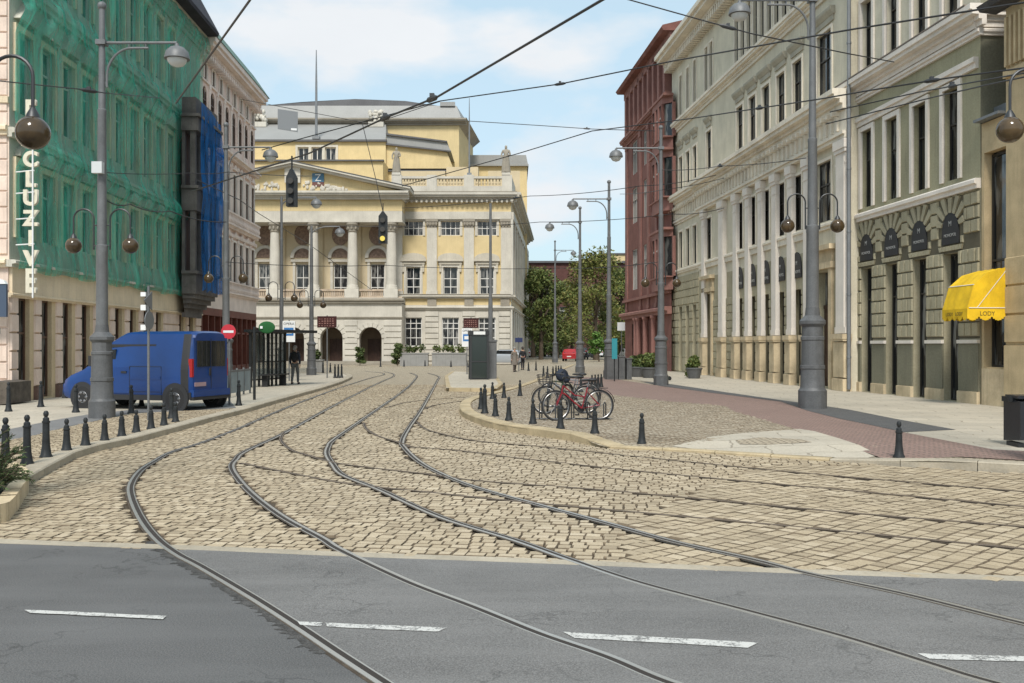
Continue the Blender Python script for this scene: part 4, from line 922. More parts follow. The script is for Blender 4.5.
for u in bx:
    ar = [(u-1.25*math.cos(PI*k/n), 10.6+1.25*math.sin(PI*k/n)) for k in range(n+1)]; ai = [(u-.9*math.cos(PI*k/n), 10.6+.95*math.sin(PI*k/n)) for k in range(n+1)]
    for k in range(n): mb.add([(ar[k][0],-.18,ar[k][1]),(ar[k+1][0],-.18,ar[k+1][1]),(ai[k+1][0],-.18,ai[k+1][1]),(ai[k][0],-.18,ai[k][1]),(ar[k][0],0,ar[k][1]),(ar[k+1][0],0,ar[k+1][1])],[(0,1,2,3),(0,4,5,1)])
    mb.box(u-1.2,u+1.2,-.2,0,10.2,10.45); mb.box(u-1.0,u-.75,-.12,0,6.7,10.2); mb.box(u+.75,u+1.0,-.12,0,6.7,10.2)
pieces(mb, 'arched_hood', M['t_white'], T); mb = MB()
for u in bx:
    mb.prism([(u-.88*math.cos(PI*k/n), 10.62+.93*math.sin(PI*k/n)) for k in range(n+1)], -.05, -.01)
    mb.prism([(u+.85*math.cos(2*PI*k/18), 12.9+1.05*math.sin(2*PI*k/18)) for k in range(18)], -.12, -.01)
pieces(mb, 'relief_roundel', surf('relief_stone', (.24,.17,.13), .85, var=.4, vs=5, fs=9), T)
mb = MB(); 
for u in cx_: mb.box(u-.45,u+.45,-.2,0,6.6,13.8)
pieces(mb, 'rear_pilaster', M['t_cream'], T)
mb = MB(); mb.cur = 1; mb.box(uc-hw,uc+hw,PY+.1,0,13.8,14.9); mb.cur = 0; mb.box(uc-hw,uc+hw,PY+.15,0,14.92,16.0); mb.cur = 1; mb.box(uc-hw-.05,uc+hw+.05,PY+.02,0,13.82,14.0); cornice(mb, uc-hw-.7, uc+hw+.7, 16.0, .75, .9, PY); 
mb.box(uc-hw-.1,uc+hw+.1,PY+.1,0,16.0,16.6); mb.build('entablature', [M['t_yellow'], M['t_white']], T)
mb = MB(); mb.prism([(uc-hw-.3,16.75),(uc+hw+.3,16.75),(uc,19.3)], PY+.1, 3); mb.build('pediment', M['t_yellow'], T)
mb = MB()
for sg in (-1, 1):
    e = uc+sg*(hw+.9)
    for o, a, b in ((.75,.0,.2),(1.0,.2,.36)): mb.prism([(uc,19.2+a),(e,16.72+a),(e,16.72+b),(uc,19.2+b)], PY-o+.1, 3)
mb.box(uc-.75,uc+.75,PY-.3,PY+.6,17.6,19.3)
mb.build('raking_cornice', M['t_white'], T); mb = MB()
for sg in (-1, 1): e = uc+sg*(hw+.95); mb.prism([(uc,19.57),(e,17.09),(e,17.16),(uc,19.64)], PY-.95, 3)
mb.build('cornice_flashing', M['theatre_roof'], T)
mb = MB(); rr = random.Random(4)
for k in range(80):
    t = rr.uniform(-1, 1); x = uc+t*5.2; hmax = 17.0+(1-abs(t))*1.15
    if abs(x-uc) > .9: mb.ball((x, PY+.05, rr.uniform(16.95, hmax)), (rr.uniform(.1,.24), .1, rr.uniform(.1,.26)), 7, 5)
mb.build('pediment_relief', M['t_white'], T, True)
# side towards the street beyond
sx, sy = TX(527, 140)-u1, 42; sw_ = math.hypot(sx, sy); sops = []
k = 0
while 2+k*4.2 < sw_-2: c = 2.4+k*4.2; sops += [(c-.85,c+.85,1.75,4.65),(c-.72,c+.72,6.95,9.7),(c-.9,c+.9,12.85,14.3)]; k += 1
mb = MB(); mb.cur = 0; wall(mb, 0, sw_, 5.9, 17, [o for o in sops if o[2] > 5], .3); mb.cur = 1; wall(mb, 0, sw_, 0, 5.9, [o for o in sops if o[2] < 5], .3)
so_ = mb.build('side_wall', [M['t_cream'], M['t_white']], T, loc=(u1+.01,0,0), rz=math.atan2(sy, sx))
for o in sops: mbq = MB(); mbq.quad((o[0],.25,o[2]),(o[1],.25,o[2]),(o[1],.25,o[3]),(o[0],.25,o[3])); mbq.build('side_window', M['glass'], so_)
mb = MB(); ledge(mb,-.1,sw_,5.45,.3,.3); ledge(mb,-.1,sw_,6.55,.35,.45); cornice(mb,-.6,sw_,16.2,.9,1.0); mb.box(0,sw_,-.25,0,14.45,15.2)
mb.box(0,sw_,-.1,.2,17.1,18.7); c = 0
while c < sw_: mb.box(c-.5,c+.5,-.22,0,6.9,14.4); mb.box(c-.7,c+.7,-.15,0,.3,5.4); c += 4.2
mb.build('side_cornice', M['t_white'], so_)
# upper parts: terraces, auditorium roof, stage tower
mb = MB(); Y = 107; y = Y-98
mb.box(TX(150,Y),TX(383,Y),y,y+14,17,TZ(160,Y)); mb.box(TX(383,Y),TX(449,Y),y+4.5,y+14,17,TZ(163,Y)); mb.build('auditorium_wall', M['t_yellow'], T)
Y2 = 111; y2 = Y2-98
ws = [TX(p, Y2) for p in (303.3, 317, 330.5)]; mb = MB(); wall(mb, TX(150,Y2), TX(386,Y2), TZ(165,Y2), TZ(140,Y2), [(u-.62,u+.62,TZ(160.5,Y2),TZ(147,Y2)) for u in ws], .3, y2); mb.box(TX(386,Y2)-.02,TX(386,Y2),y2,y2+8,TZ(165,Y2),TZ(140,Y2)); mb.box(TX(150,Y2),TX(386,Y2),y2+.6,y2+8,TZ(165,Y2),TZ(140,Y2)); mb.build('attic_wall', M['t_yellow'], T)
for u in ws: window(T, u, TZ(160.5,Y2), 1.24, 1.5, y2+.25, M['white_frame'], M['glass'], 2, (), .1, trim=M['t_white'], tw=.25, tp=.08, yw=y2)
mb = MB(); mb.prism([(TX(386,Y2),TZ(168,Y2)),(TX(386,Y2),TZ(140,Y2)),(TX(386,Y2),TZ(137,Y2)),(TX(447,Y2),TZ(152,Y2)),(TX(452,Y2),TZ(165,Y2)),(TX(452,Y2),TZ(168,Y2))], y2+.3, y2+8); mb.build('ramp_wall', M['t_yellow'], T)
mb = MB(); mb.prism([(TX(386.5,Y2),TZ(143.5,Y2)),(TX(386.5,Y2),TZ(134.5,Y2)),(TX(446,Y2),TZ(142,Y2)),(TX(451,Y2),TZ(151,Y2))], y2+.1, y2+8); mb.build('ramp_parapet', M['roof_pale'], T)
mb = MB(); mb.prism([(TX(386,Y2),TZ(135,Y2)),(TX(386,Y2),TZ(133.3,Y2)),(TX(447,Y2),TZ(141,Y2)),(TX(447,Y2),TZ(142.5,Y2))], y2-.15, y2+8.2); mb.prism([(TX(386,Y2),TZ(145,Y2)),(TX(386,Y2),TZ(143.2,Y2)),(TX(451,Y2),TZ(150.8,Y2)),(TX(451,Y2),TZ(152,Y2))], y2-.15, y2+.1)
mb.box(TX(150,Y2),TX(387,Y2),y2-.35,y2,TZ(142,Y2),TZ(140,Y2)); mb.box(TX(150,Y),TX(384,Y),y-.3,y+.3,TZ(161.5,Y),TZ(160,Y)); mb.box(TX(383,Y),TX(449.5,Y),y+4.2,y+5,TZ(164.5,Y),TZ(163,Y))
mb.build('attic_flashing', M['theatre_roof'], T)
Y3 = 118; y3 = Y3-98; zt = TZ(121, Y3); zf = TZ(104.5, Y3)
mb = MB(); mb.add([(TX(150,Y2),y2-.1,TZ(140,Y2)+.02),(TX(386,Y2),y2-.1,TZ(140,Y2)+.02),(TX(386,Y3),y3-.1,TZ(124,Y3)),(TX(150,Y3),y3-.1,TZ(124,Y3)),(TX(386,Y2),y3,TZ(140,Y2))],[(0,1,2,3),(1,4,2)]); mb.build('auditorium_roof', M['roof_pale'], T)
xl, xr = TX(150,Y3), TX(459,Y3); dx = TX(473,131)-xr
mb = MB(); mb.add([(xl,y3,17),(xr,y3,17),(xr+dx,y3+13,17),(xl,y3+13,17),(xl,y3,zt),(xr,y3,zt),(xr+dx,y3+13,zt),(xl,y3+13,zt)],[(0,1,5,4),(1,2,6,5),(2,3,7,6),(3,0,4,7)]); mb.build('stage_tower', M['t_yellow'], T)
mb = MB(); cornice(mb, xl, xr+.9, zt-.55, .75, .9, y3); mb.add([(xr,y3-.9,zt+.2),(xr+.95,y3-.9,zt+.2),(xr+dx+.95,y3+13,zt+.2),(xr+dx,y3+13,zt+.2),(xr,y3,zt-.6),(xr+dx,y3+13,zt-.6)],[(0,1,2,3),(1,4,5,2)]); mb.build('tower_cornice', M['t_stone'], T)
mb = MB(); mb.add([(xl,y3-.3,zt+.22),(xr+.3,y3-.3,zt+.22),(xr-.35,y3+.6,zf),(xl,y3+.6,zf),(xr+dx+.3,y3+13,zt+.22),(xr+dx-.35,y3+12,zf)],[(0,1,2,3),(1,4,5,2)]); mb.box(xr-2.3,xr-.5,y3+.3,y3+.6,zf-.1,zf+.4)
mb.build('tower_parapet', M['roof_pale'], T)
mb = MB(); mb.add([(xl,y3+.6,zf),(xr-2.6,y3+.6,zf),(xr-.35,y3+12,zf),(xl,y3+12,zf),(TX(354,Y3),y3+.8,TZ(97.3,Y3)),(TX(354,Y3),y3+12,TZ(97.3,Y3)),(TX(263,Y3),y3+.7,TZ(104,Y3)),(TX(300,Y3),y3+.7,TZ(100.5,Y3)),(TX(405,Y3),y3+.7,TZ(99.5,Y3))],[(0,6,7,4,8,1),(1,8,4,5,2),(6,3,5,4,7),(0,3,6)]); mb.build('tower_roof', M['theatre_roof'], T)
Y4 = 128; y4 = Y4-98; mb = MB(); mb.box(TX(440,Y4),TX(527,Y4),y4,y4+12,10,TZ(165,Y4)); mb.build('rear_wing', M['t_yellow'], T)
mb = MB(); mb.box(TX(440,Y4),TX(528.5,Y4),y4-.5,y4+12,TZ(166.5,Y4),TZ(164.6,Y4)); mb.prism([(TX(440,Y4),TZ(164.5,Y4)),(TX(528,Y4),TZ(164.5,Y4)),(TX(526,Y4),TZ(155,Y4)),(TX(440,Y4),TZ(155,Y4))], y4, y4+.4); mb.build('rear_roof', M['roof_pale'], T)
mb = MB(); 
for p, q in ((446,463),(488,492)): mb.box(TX(p,104),TX(p+32,104),6.5,9,17,TZ(166 if p < 480 else 170,104))
mb.box(TX(395,103),TX(445,103),5,8,17,TZ(171,103)); pieces(mb, 'roof_housing', M['t_cream'], T)
for p in (259, 376):
    mb = MB(); x = TX(p, 116.5); z = TZ(122, 116.5); rr = random.Random(p)
    mb.box(x-.9,x+.9,18.3,19.2,z-.6,z)
    for k in range(22): mb.ball((x+rr.uniform(-.75,.75),18.6+rr.uniform(-.2,.2),z+rr.uniform(.1,1.5)),(rr.uniform(.15,.35),.2,rr.uniform(.15,.35)),7,5)
    mb.build('roof_ornament', M['t_white'], T, True)
# blue sign on the pediment
sg = empty('square_sign', (TX(318,95)-33, 98+PY+.08, TZ(186.3,95)), 0, 'blue and brown square sign with a white letter on the pediment', 'sign')
mb = MB(); mb.cur = 0; mb.box(-.57,.57,-.08,0,.42,1.26); mb.cur = 1; mb.box(-.57,.57,-.08,0,0,.415); mb.build('board', [plain('sign_blue', (.06,.16,.26), .5), plain('sign_brown', (.13,.05,.04), .5)], sg); text('lettering', 'Z', .95, plain('sign_white', (.75,.75,.74), .5), sg, (0,-.09,.8), (PI/2,0,0), .008)
def pole_thing(name, px, py0, py1, Y, r, label, cat, mat):
    p = at(px, py1, Y); q = at(px, py0, Y); mb = MB(); mb.tube([(0,0,0),(0,0,(q.z-p.z)*.6),(0,0,q.z-p.z)],[r,r*.8,r*.3],8); mb.box(-r*2.5,r*2.5,-r*2.5,r*2.5,-.0,.3); o = mb.build(name, mat, None, True, loc=p); return tag(o, label, cat)
M['pole_grey'] = surf('grey_painted_steel', (.155,.16,.165), .5, .2, var=.15, vs=3, bump=.04, streak=.2)
pole_thing('lightning_rod', 316.3, 50, 139.5, 111, .16, 'tall thin mast on the opera roof above the attic windows', 'mast', M['zinc'])
pole_thing('flagpole', 469.3, 98, 176, 98.3, .09, 'thin bare pole rising behind the roof balustrade', 'pole', M['zinc'])
# ================================================================== street furniture
M['globe'] = None
m, nt, b = newmat('smoky_globe'); co = coords(nt)
L(nt, mix(nt, ramp(nt, noi(nt, co, 3, 4), .35, .7), (.045,.03,.016), (.10,.065,.03)), b.inputs['Base Color']); b.inputs['Roughness'].default_value = .12; M['globe'] = m
M['lamp_white'] = plain('lamp_bowl', (.55,.57,.57), .25); M['iron'] = surf('black_cast_iron', (.028,.031,.033), .5, .2, var=.3, vs=5, bump=.08); M['dark_steel'] = plain('dark_steel', (.05,.052,.055), .45, .5)
M['pole_dark'] = surf('dark_pole_base', (.115,.118,.122), .55, .15, var=.2, vs=3, bump=.06, streak=.35)
def arc(c, r, a0, a1, n=10, plane=0):
    return [(c[0]+r*math.cos(a0+(a1-a0)*k/n), 0, c[1]+r*math.sin(a0+(a1-a0)*k/n)) for k in range(n+1)]
POSTS = {}
def lamp_post(label, px, py, sc, side, top=10.6, arm=2.0, globes=True, gh=4.5, base=1.0, curved=False, zg=.1, rot=0, box=False, finial=True, bz=1.0):
    p = G(px, py, zg); P = empty('tram_lamp_post', p, rot, label, 'lamp post', 'grey tram street lamp posts')
    k = base
    mb = MB(); mb.lathe([(.315*k,0),(.315*k,.42*k*bz),(.285*k,.46*k*bz),(.27*k,.5*k*bz),(.26*k,.9*k*bz),(.275*k,.92*k*bz),(.275*k,.99*k*bz),(.255*k,1.0*k*bz),(.245*k,1.55*k*bz),(.26*k,1.57*k*bz),(.26*k,1.63*k*bz),(.235*k,1.65*k*bz),(.235*k,1.86*k*bz),(.29*k,1.93*k*bz),(.29*k,2.0*k*bz),(.17*k,2.12*k*bz),(.15*k,2.3*k*bz)], 12); mb.build('base', M['pole_dark'], P, 30)
    mb = MB(); zb = 2.1*k*bz; mb.lathe([(.145*k,zb),(.135*k,gh-.2),(.14*k,gh-.18),(.14*k,gh+.0),(.115*k,gh+.02),(.10*k,7.5),(.105*k,7.52),(.105*k,7.6),(.085*k,7.62),(.07,top-.1),(.07,top)], 12)
    if finial: mb.ball((0,0,top+.06), .11, 10, 8)
    mb.build('shaft', M['pole_grey'], P, 30)
    if arm:
        za = top-.85; mb = MB()
        if curved: mb.tube([(0,0,top-.6)]+[(side*(.0+1.0*(1-math.cos(t))),0,top-.6+.55*math.sin(t)) for t in [PI/2*j/8 for j in range(1,9)]]+[(side*arm,0,top-.05)], .035, 8)
        else:
            mb.tube([(0,0,za),(side*(arm+.0),0,za)], .035, 8)
            pts = [(side*.12,0,za-1.1)]+[(side*(.12+.62*(1-math.cos(t))),0,za-.85+.72*math.sin(t)) for t in [PI/2*j/9 for j in range(10)]]+[(side*arm*.62,0,za-.13)]
            mb.tube(pts, .03, 8)
            mb.tube([(side*arm*.36,0,za-.14),(side*arm*.36,0,za)], .02, 6); mb.tube([(side*arm*.58,0,za-.14),(side*arm*.58,0,za)], .02, 6); mb.box(-.12,.12,-.12,.12,za-.06,za+.06); mb.tube([(0,0,za-1.0),(side*.13,0,za-1.0)], .02, 6)
        a = mb.build('arm', M['pole_grey'], P, True)
        lz = (top-.08 if curved else za-.02); mb = MB(); mb.lathe([(.05,.0),(.06,-.06),(.17,-.1),(.27,-.2),(.305,-.34),(.31,-.38),(.28,-.38)][::-1], 18, (side*arm,0,lz)); mb.build('lamp_shade', M['pole_grey'] if not box else M['pole_grey'], a, 40)
        mb = MB(); mb.lathe([(.03,-.58),(.15,-.54),(.22,-.46),(.24,-.385)], 16, (side*arm,0,lz)); mb.build('lamp_bowl', M['lamp_white'], a, True)
    if globes:
        for sd in (-1, 1):
            mb = MB(); x0 = sd*.2; r = .25
            pts = [(x0,0,gh-.1),(x0,0,gh+.65)]+[(x0+sd*r*(1-math.cos(t)),0,gh+.65+r*math.sin(t)) for t in [PI*j/12 for j in range(1,13)]]+[(x0+sd*2*r,0,gh+.28)]
            mb.tube(pts, .022, 8); mb.tube([(0,0,gh),(x0,0,gh)], .018, 6); mb.tube([(0,0,gh+.5),(x0,0,gh+.5)], .018, 6); mb.lathe([(.085,0),(.07,.05),(.03,.12)], 10, (x0+sd*2*r,0,gh+.17))
            ar = mb.build('globe_arm', M['dark_steel'], P, True); mb = MB(); mb.ball((x0+sd*2*r,0,gh), .195, 20, 14); mb.build('globe', M['globe'], ar, True)
    if box:
        mb = MB(); mb.box(-.15,.1,-.26,-.1,6.0,6.28); mb.build('control_box', M['lamp_white'], P)
    return P
P1 = lamp_post('tall grey lamp post standing in front of the blue van', 102, 418, 1, 1, top=10.1, arm=1.85, gh=4.25, box=True)
lamp_post('massive grey lamp post on the dark paving strip before the pilastered building', 812.5, 409, 1, -1, top=12.35, arm=2.05, gh=5.15, base=1.24, rot=.0)
lamp_post('grey lamp post with two globes on the right footway by the red building', 661, 385.5, 1, -1, top=11.4, arm=2.0, gh=4.55, base=1.05)
lamp_post('grey lamp post with two globes just behind the rear of the blue van', 226, 389.5, 1, 1, top=10.65, arm=1.8, gh=4.5)
lamp_post('dark lamp post with curved arm rising from the tram shelter', 281.5, 378, 1, 1, top=9.9, arm=1.9, gh=4.35, base=.8, curved=True, finial=False)
lamp_post('grey lamp post with a heavy base beside the walking person by the shelter', 311.5, 375, 1, 1, top=8.95, arm=1.7, gh=4.2, base=.95, curved=True, finial=False)
lamp_post('tallest and nearest of the grey lamp posts beyond the bicycles', 609, 378.5, 1, -1, top=10.5, arm=1.95, globes=False, base=1.0)
lamp_post('lamp post with curved brace directly behind the bicycles', 580, 373, 1, -1, top=10.55, arm=1.95, globes=False, base=.98)
lamp_post('farthest lamp post, seen before the trees past the opera corner', 555, 362.5, 1, 1, top=12.4, arm=1.9, globes=False, base=1.0)
lamp_post('lamp post at the left frame edge showing only its hanging brown globe', -27, 499, 1, 1, top=10.3, arm=0, gh=4.28)
lamp_post('lamp post at the right frame edge showing only its hanging brown globe', 1057, 466, 1, -1, top=11.2, arm=0, gh=5.0)
# plain slender pole by the kiosk
pp = G(490.5, 379, .12); q = empty('tram_pole', pp, 0, 'plain grey pole with square cabinet base beside the glass kiosk', 'pole'); mb = MB(); mb.lathe([(.13,0),(.12,4),(.08,4.4),(.07,9.2)], 10); mb.build('shaft', M['pole_grey'], q, 30); mb = MB(); mb.box(-.32,.32,-.32,.32,.02,1.95); mb.box(-.36,.36,-.36,.36,1.95,2.05); mb.build('cabinet', M['pole_grey'], q)
# ---- bollards
def boll_mesh(h, r):
    mb = MB(); mb.lathe([(r*1.9,0),(r*1.9,.03),(r*1.5,.07),(r*1.15,.2),(r*1.05,.3),(r,.36),(r*.95,h-.2),(r*1.12,h-.19),(r*1.12,h-.165),(r*.9,h-.16),(r*.85,h-.12),(r*.45,h-.10),(r*.72,h-.07),(r*.78,h-.04),(r*.5,h-.008),(r*.1,h)], 12); return mb.mesh('bollard', M['iron'], 35)
BM = {}
def bollard(px, py, top, label, zg=.1, grp='black bollards along the kerb'):
    p = G(px, py, zg)
    if py < 470 and px > 440: p = G(px, py, zplaza(p.x, p.y)+.01)
    h = round((py-top)/((py-HY)/(H-p.z))/.04)*.04; h = min(1.25, max(.45, h)); r = .054 if h > .7 else .05
    if (h, r) not in BM: BM[(h, r)] = boll_mesh(h, r)
    o = link('bollard', BM[(h, r)], None, p); o.rotation_euler.z = RND.random(); tag(o, label, 'bollard', grp)
ordn = 'first second third fourth fifth sixth seventh eighth ninth tenth eleventh twelfth'.split()
for i, (x, y, t) in enumerate([(5.5,470,417),(27,465.5,413.5),(46,458.5,409.5)]): bollard(x, y, t, ['tall black bollard half hidden by the juniper planter','tall black bollard just past the juniper planter','tallest black bollard, at the near end of the left kerb row'][i])
for i, (x, y, t) in enumerate([(66.6,451.8,419.5),(85.5,446.8,416.5),(104.6,442,413.5),(121.7,437.3,410.8),(136.3,433.2,410),(151,429.6,405),(164,426,402.4),(175.5,422.6,402.5)]): bollard(x, y, t, f'short black bollard, {ordn[i]} past the three tall ones on the left kerb')
for x, y, t, l in [(8.5,411.5,382.5,'thin black bollard near the dark stone block of the netted building'),(40.8,407,380.5,'thin black bollard before the shop doorway left of the van'),(75.8,412.5,383.5,'black bollard in front of the van\'s front wheel'),(131.3,413.8,385,'tall black bollard before the middle of the van, right of the big post'),(171.5,419,388,'black bollard in front of the van\'s rear wheel'),(141.5,406,392,'short bollard glimpsed under the van body'),(238.8,405.6,380.5,'black bollard beside the no entry sign')]: bollard(x, y, t, l, grp='black bollards round the van')
for i, (x, y, t) in enumerate([(492.5,399,381.8),(481,409.3,388),(484.8,413.6,384.2),(495.4,416.3,393.3),(508.8,420.5,395.8),(533,423.8,398),(560.5,428.8,400),(594.8,433.5,404.8),(641.8,444.8,413.2)]):
    bollard(x, y, t, ['black bollard at the back of the island tip, farthest from the yellow kerb','black bollard at the very tip of the yellow kerb','tallest black bollard of the cluster at the island tip','black bollard on the yellow kerb just past the tip cluster','black bollard on the yellow kerb left of the bicycles','black bollard before the front wheel of the green bicycle','black bollard before the front wheel of the red bicycle','black bollard before the rear wheel of the red bicycle','lone black bollard on the plaza right of the bicycles'][i], grp='black bollards round the plaza')
bollard(899, 458.3, 420, 'lone black bollard on the red brick strip by the right kerb', grp='black bollards round the plaza')
for i, (x, y, t) in enumerate([(504,398,382),(520,396,380)]): bollard(x, y, t, ['thin black bollard left of the green bicycle, nearer the kiosk','thin black bollard left of the green bicycle, nearer the bicycles'][i], grp='black bollards round the plaza')
for i, (x, y, t) in enumerate([(581,392,376),(592,388.5,374.5),(595.2,388,374.3),(598.2,387.6,374.2),(601.3,387.2,374)]): bollard(x, y, t, 'black post standing behind the red bicycle' if i == 0 else 'one of four black bollards packed together behind the red bicycle', grp='black bollards behind the bicycles')
for i, (x, y, t) in enumerate([(528.5,371,362),(536,370.5,361.5),(543.5,376.5,366),(547.5,378,366),(553,376,366),(556,375.6,365.5),(558.5,375,365.5),(561,374.6,365.4)]): bollard(x, y, t, 'one of the small far bollards where the street bends past the opera', grp='far bollards by the side street')
for i, (x, y, t) in enumerate([(323,373,362.5),(330.3,372.5,362.5),(335,378,364),(338.3,378,364),(341.6,377.8,364)]): bollard(x, y, t, 'one of two thin bollards left of the poster pole' if i < 2 else 'one of three dark bollards packed at the end of the tram platform', grp='dark bollards at the platform end')
for i, (x, y, t) in enumerate([(380.5,366.8,357.5),(404,366.6,360),(425,366.2,360),(451,367,360.5),(467.5,367.2,361.5)]): bollard(x, y, t, f'small far bollard before the opera planters, {ordn[i]} from the portico', 0.0, grp='bollards before the opera planters')
# ---- kiosk, signs, shelter
m, nt, b = newmat('clear_glass'); b.inputs['Base Color'].default_value = (.12,.15,.145,1); b.inputs['Roughness'].default_value = .05; b.inputs['Alpha'].default_value = .38; M['clear'] = m; M['bglass'] = plain('tinted_glass', (.03,.045,.045), .05, 0, .6); M['white_sign'] = plain('white_sign', (.72,.73,.73), .4); M['blue_sign'] = plain('blue_sign', (.03,.16,.42), .4); M['red_sign'] = plain('red_sign', (.52,.03,.045), .4); M['maroon'] = surf('maroon_poster', (.05,.014,.013), .5, var=.5, vs=6); M['grey_sign'] = plain('sign_back', (.2,.21,.22), .5, .4)
k0 = G(478.5, 379.5, .13); K = empty('glass_kiosk', k0, .12, 'narrow dark framed glass booth on the tram stop island', 'booth'); mb = MB(); wq = .43
for x in (-wq,wq):
    for y in (-wq,wq): mb.box(x-.05,x+.05,y-.05,y+.05,0,2.28)
mb.box(-wq-.08,wq+.08,-wq-.08,wq+.08,2.28,2.5); mb.box(-wq,wq,-wq-.03,-wq+.03,.9,.96); mb.box(-wq,wq,-wq,wq,0,.06); mb.build('frame', M['dark_steel'], K)
mb = MB(); mb.box(-wq+.05,wq-.05,-wq-.005,-wq+.005,.08,2.28); mb.box(-wq+.05,wq-.05,wq-.005,wq+.005,.08,2.28); mb.build('glass_wall', plain('booth_glass', (.025,.035,.033), .08, 0, .6), K); mb = MB(); mb.box(-wq-.006,-wq+.006,-wq+.05,wq-.05,.08,2.28); mb.box(wq-.006,wq+.006,-wq+.05,wq-.05,.08,2.28); mb.build('side_panel', M['dark_steel'], K)
mb = MB(); mb.box(-.3,.3,.1,.3,.95,1.75); mb.build('machine', M['grey_sign'], K); mb = MB(); mb.box(-.3,.3,-wq-.1,-wq-.085,2.3,2.46); mb.build('header_panel', M['white_sign'], K)
def board(name, label, px, py, w_, h, z, cat, mats, Y=None, pole=True, paint=None, rz=0, zg=.1):
    p = G(px, py, zg); o = empty(name, p, rz, label, cat); mb = MB(); mb.box(-w_/2,w_/2,-.04,0,z,z+h); bd = mb.build('board', mats, o)
    if paint: paint(bd, w_, h, z)
    if pole: mb = MB(); mb.tube([(0,.04,0),(0,.04,z+h+.05)], .035, 8); mb.build('pole', M['pole_grey'], o, True)
    return o
def stop(bd, w_, h, z):
    mb = MB(); mb.box(-w_*.38,w_*.38,-.05,-.042,z+h*.30,z+h*.68); mb.build('blue_panel', M['blue_sign'], bd); mb = MB(); mb.box(-w_*.25,w_*.25,-.058,-.052,z+h*.4,z+h*.58); mb.box(-w_*.42,w_*.42,-.05,-.042,z+h*.72,z+h*.74); mb.build('tram_symbol', M['white_sign'], bd); text('lettering', 'OPERA', w_*.28, M['dark_steel'], bd, (0,-.045,z+h*.86), (PI/2,0,0), .002)
board('stop_sign', 'white and blue tram stop sign beside the curved arm lamp post', 289, 381, .62, 1.05, 1.95, 'stop sign', M['white_sign'], paint=stop)
board('stop_sign', 'white and blue tram stop sign behind the glass kiosk', 467, 375, .62, 1.1, 1.7, 'stop sign', M['white_sign'], paint=stop)
def poster(bd, w_, h, z):
    mb = MB(); rr = random.Random(3)
    for k in range(4):
        for j in range(6): mb.box(-w_*.42+j*w_*.14,-w_*.42+j*w_*.14+w_*rr.uniform(.04,.1),-.05,-.042,z+h*(.12+.2*k),z+h*(.12+.2*k+rr.uniform(.05,.11)))
    mb.build('print', plain('poster_print', (.26,.13,.11), .5), bd)
board('poster_board', 'dark red poster board on a pole before the opera arcade', 327, 378, 1.05, .62, 2.75, 'poster board', M['maroon'], paint=poster)
board('poster_board', 'dark red poster board with pale lettering before the opera window', 471, 374, .95, .62, 2.85, 'poster board', M['maroon'], paint=poster)
ne = board('no_entry_sign', 'round red no entry sign on a thin pole behind the van', 229, 405, .1, .05, 2.0, 'road sign', M['grey_sign']); mb = MB(); mb.M = Matrix.Translation((0,-.05,2.2)) @ Matrix.Rotation(PI/2,4,'X'); mb.lathe([(.22,-.01),(.22,.012)], 28); mb.build('disc', M['red_sign'], ne); mb = MB(); mb.box(-.155,.155,-.068,-.06,2.165,2.235); mb.build('bar', M['white_sign'], ne)
sp = empty('street_sign', G(148.5, 421, .1), .0, 'thin pole of road signs seen edge on in front of the van', 'road sign'); mb = MB(); mb.tube([(0,0,0),(0,0,3.2)], .03, 8); mb.build('pole', M['pole_grey'], sp, True)
for z, r, sh in ((2.85,.26,3),(2.38,.22,20)):
    mb = MB(); mb.M = Matrix.Translation((.03,-.03,z)) @ Matrix.Rotation(math.radians(83),4,'Z') @ Matrix.Rotation(PI/2,4,'X'); mb.lathe([(r,-.008),(r,.008)], sh); mb.build('sign_plate', M['grey_sign'], sp)
mb = MB(); mb.box(-.17,-.05,-.05,.02,2.15,2.28); mb.box(-.17,-.05,-.05,.02,2.62,2.75); mb.box(-.17,-.05,-.05,.02,2.95,3.05); mb.build('bracket_plate', M['white_sign'], sp)
sh_p = G(255, 387.5, .1); sh_q = G(289, 385, .1); dv = (sh_q-sh_p); sl_ = 4.6; S = empty('tram_shelter', sh_p, math.atan2(dv.y, dv.x), 'dark steel and glass tram shelter on the left platform', 'shelter'); sl_ = dv.length
mb = MB()
for k in range(9): x = sl_*k/8; mb.box(x-.035,x+.035,.2,.28,0,2.34)
for x in (.0, sl_*.5, sl_): mb.box(x-.04,x+.04,.16,.2,0,2.3)
mb.box(-.1,sl_+.1,.18,.26,2.3,2.42); mb.box(0,sl_,.2,.26,.28,.34); mb.box(0,sl_,.2,.26,1.05,1.1); mb.build('frame', M['iron'], S)
mb = MB(); mb.box(.05,sl_-.05,.225,.235,.35,2.3); mb.build('glass_wall', M['clear'], S)
mb = MB(); mb.box(-.15,sl_+.95,-.9,.45,2.34,2.46); mb.build('roof', M['iron'], S); mb = MB(); mb.box(.4,sl_-.4,-.25,.1,.48,.54); mb.box(.6,.66,-.2,.05,0,.48); mb.box(sl_-.66,sl_-.6,-.2,.05,0,.48); mb.build('bench', M['dark_steel'], S)
gsn = empty('green_sign', G(254.4, 399.8, .1), .1, 'round green sign with a white edge above the shelter roof', 'sign'); mb = MB(); mb.tube([(0,0,0),(0,0,2.4)], .045, 8); mb.build('pole', M['iron'], gsn, True); mb = MB(); mb.ball((.4,0,2.38), (.27,.035,.2), 18, 12); mb.build('disc', plain('leaf_green', (.008,.085,.018), .85), gsn, True); mb = MB(); mb.box(.19,.27,-.06,-.03,2.34,2.42); mb.build('mark', M['white_sign'], gsn)
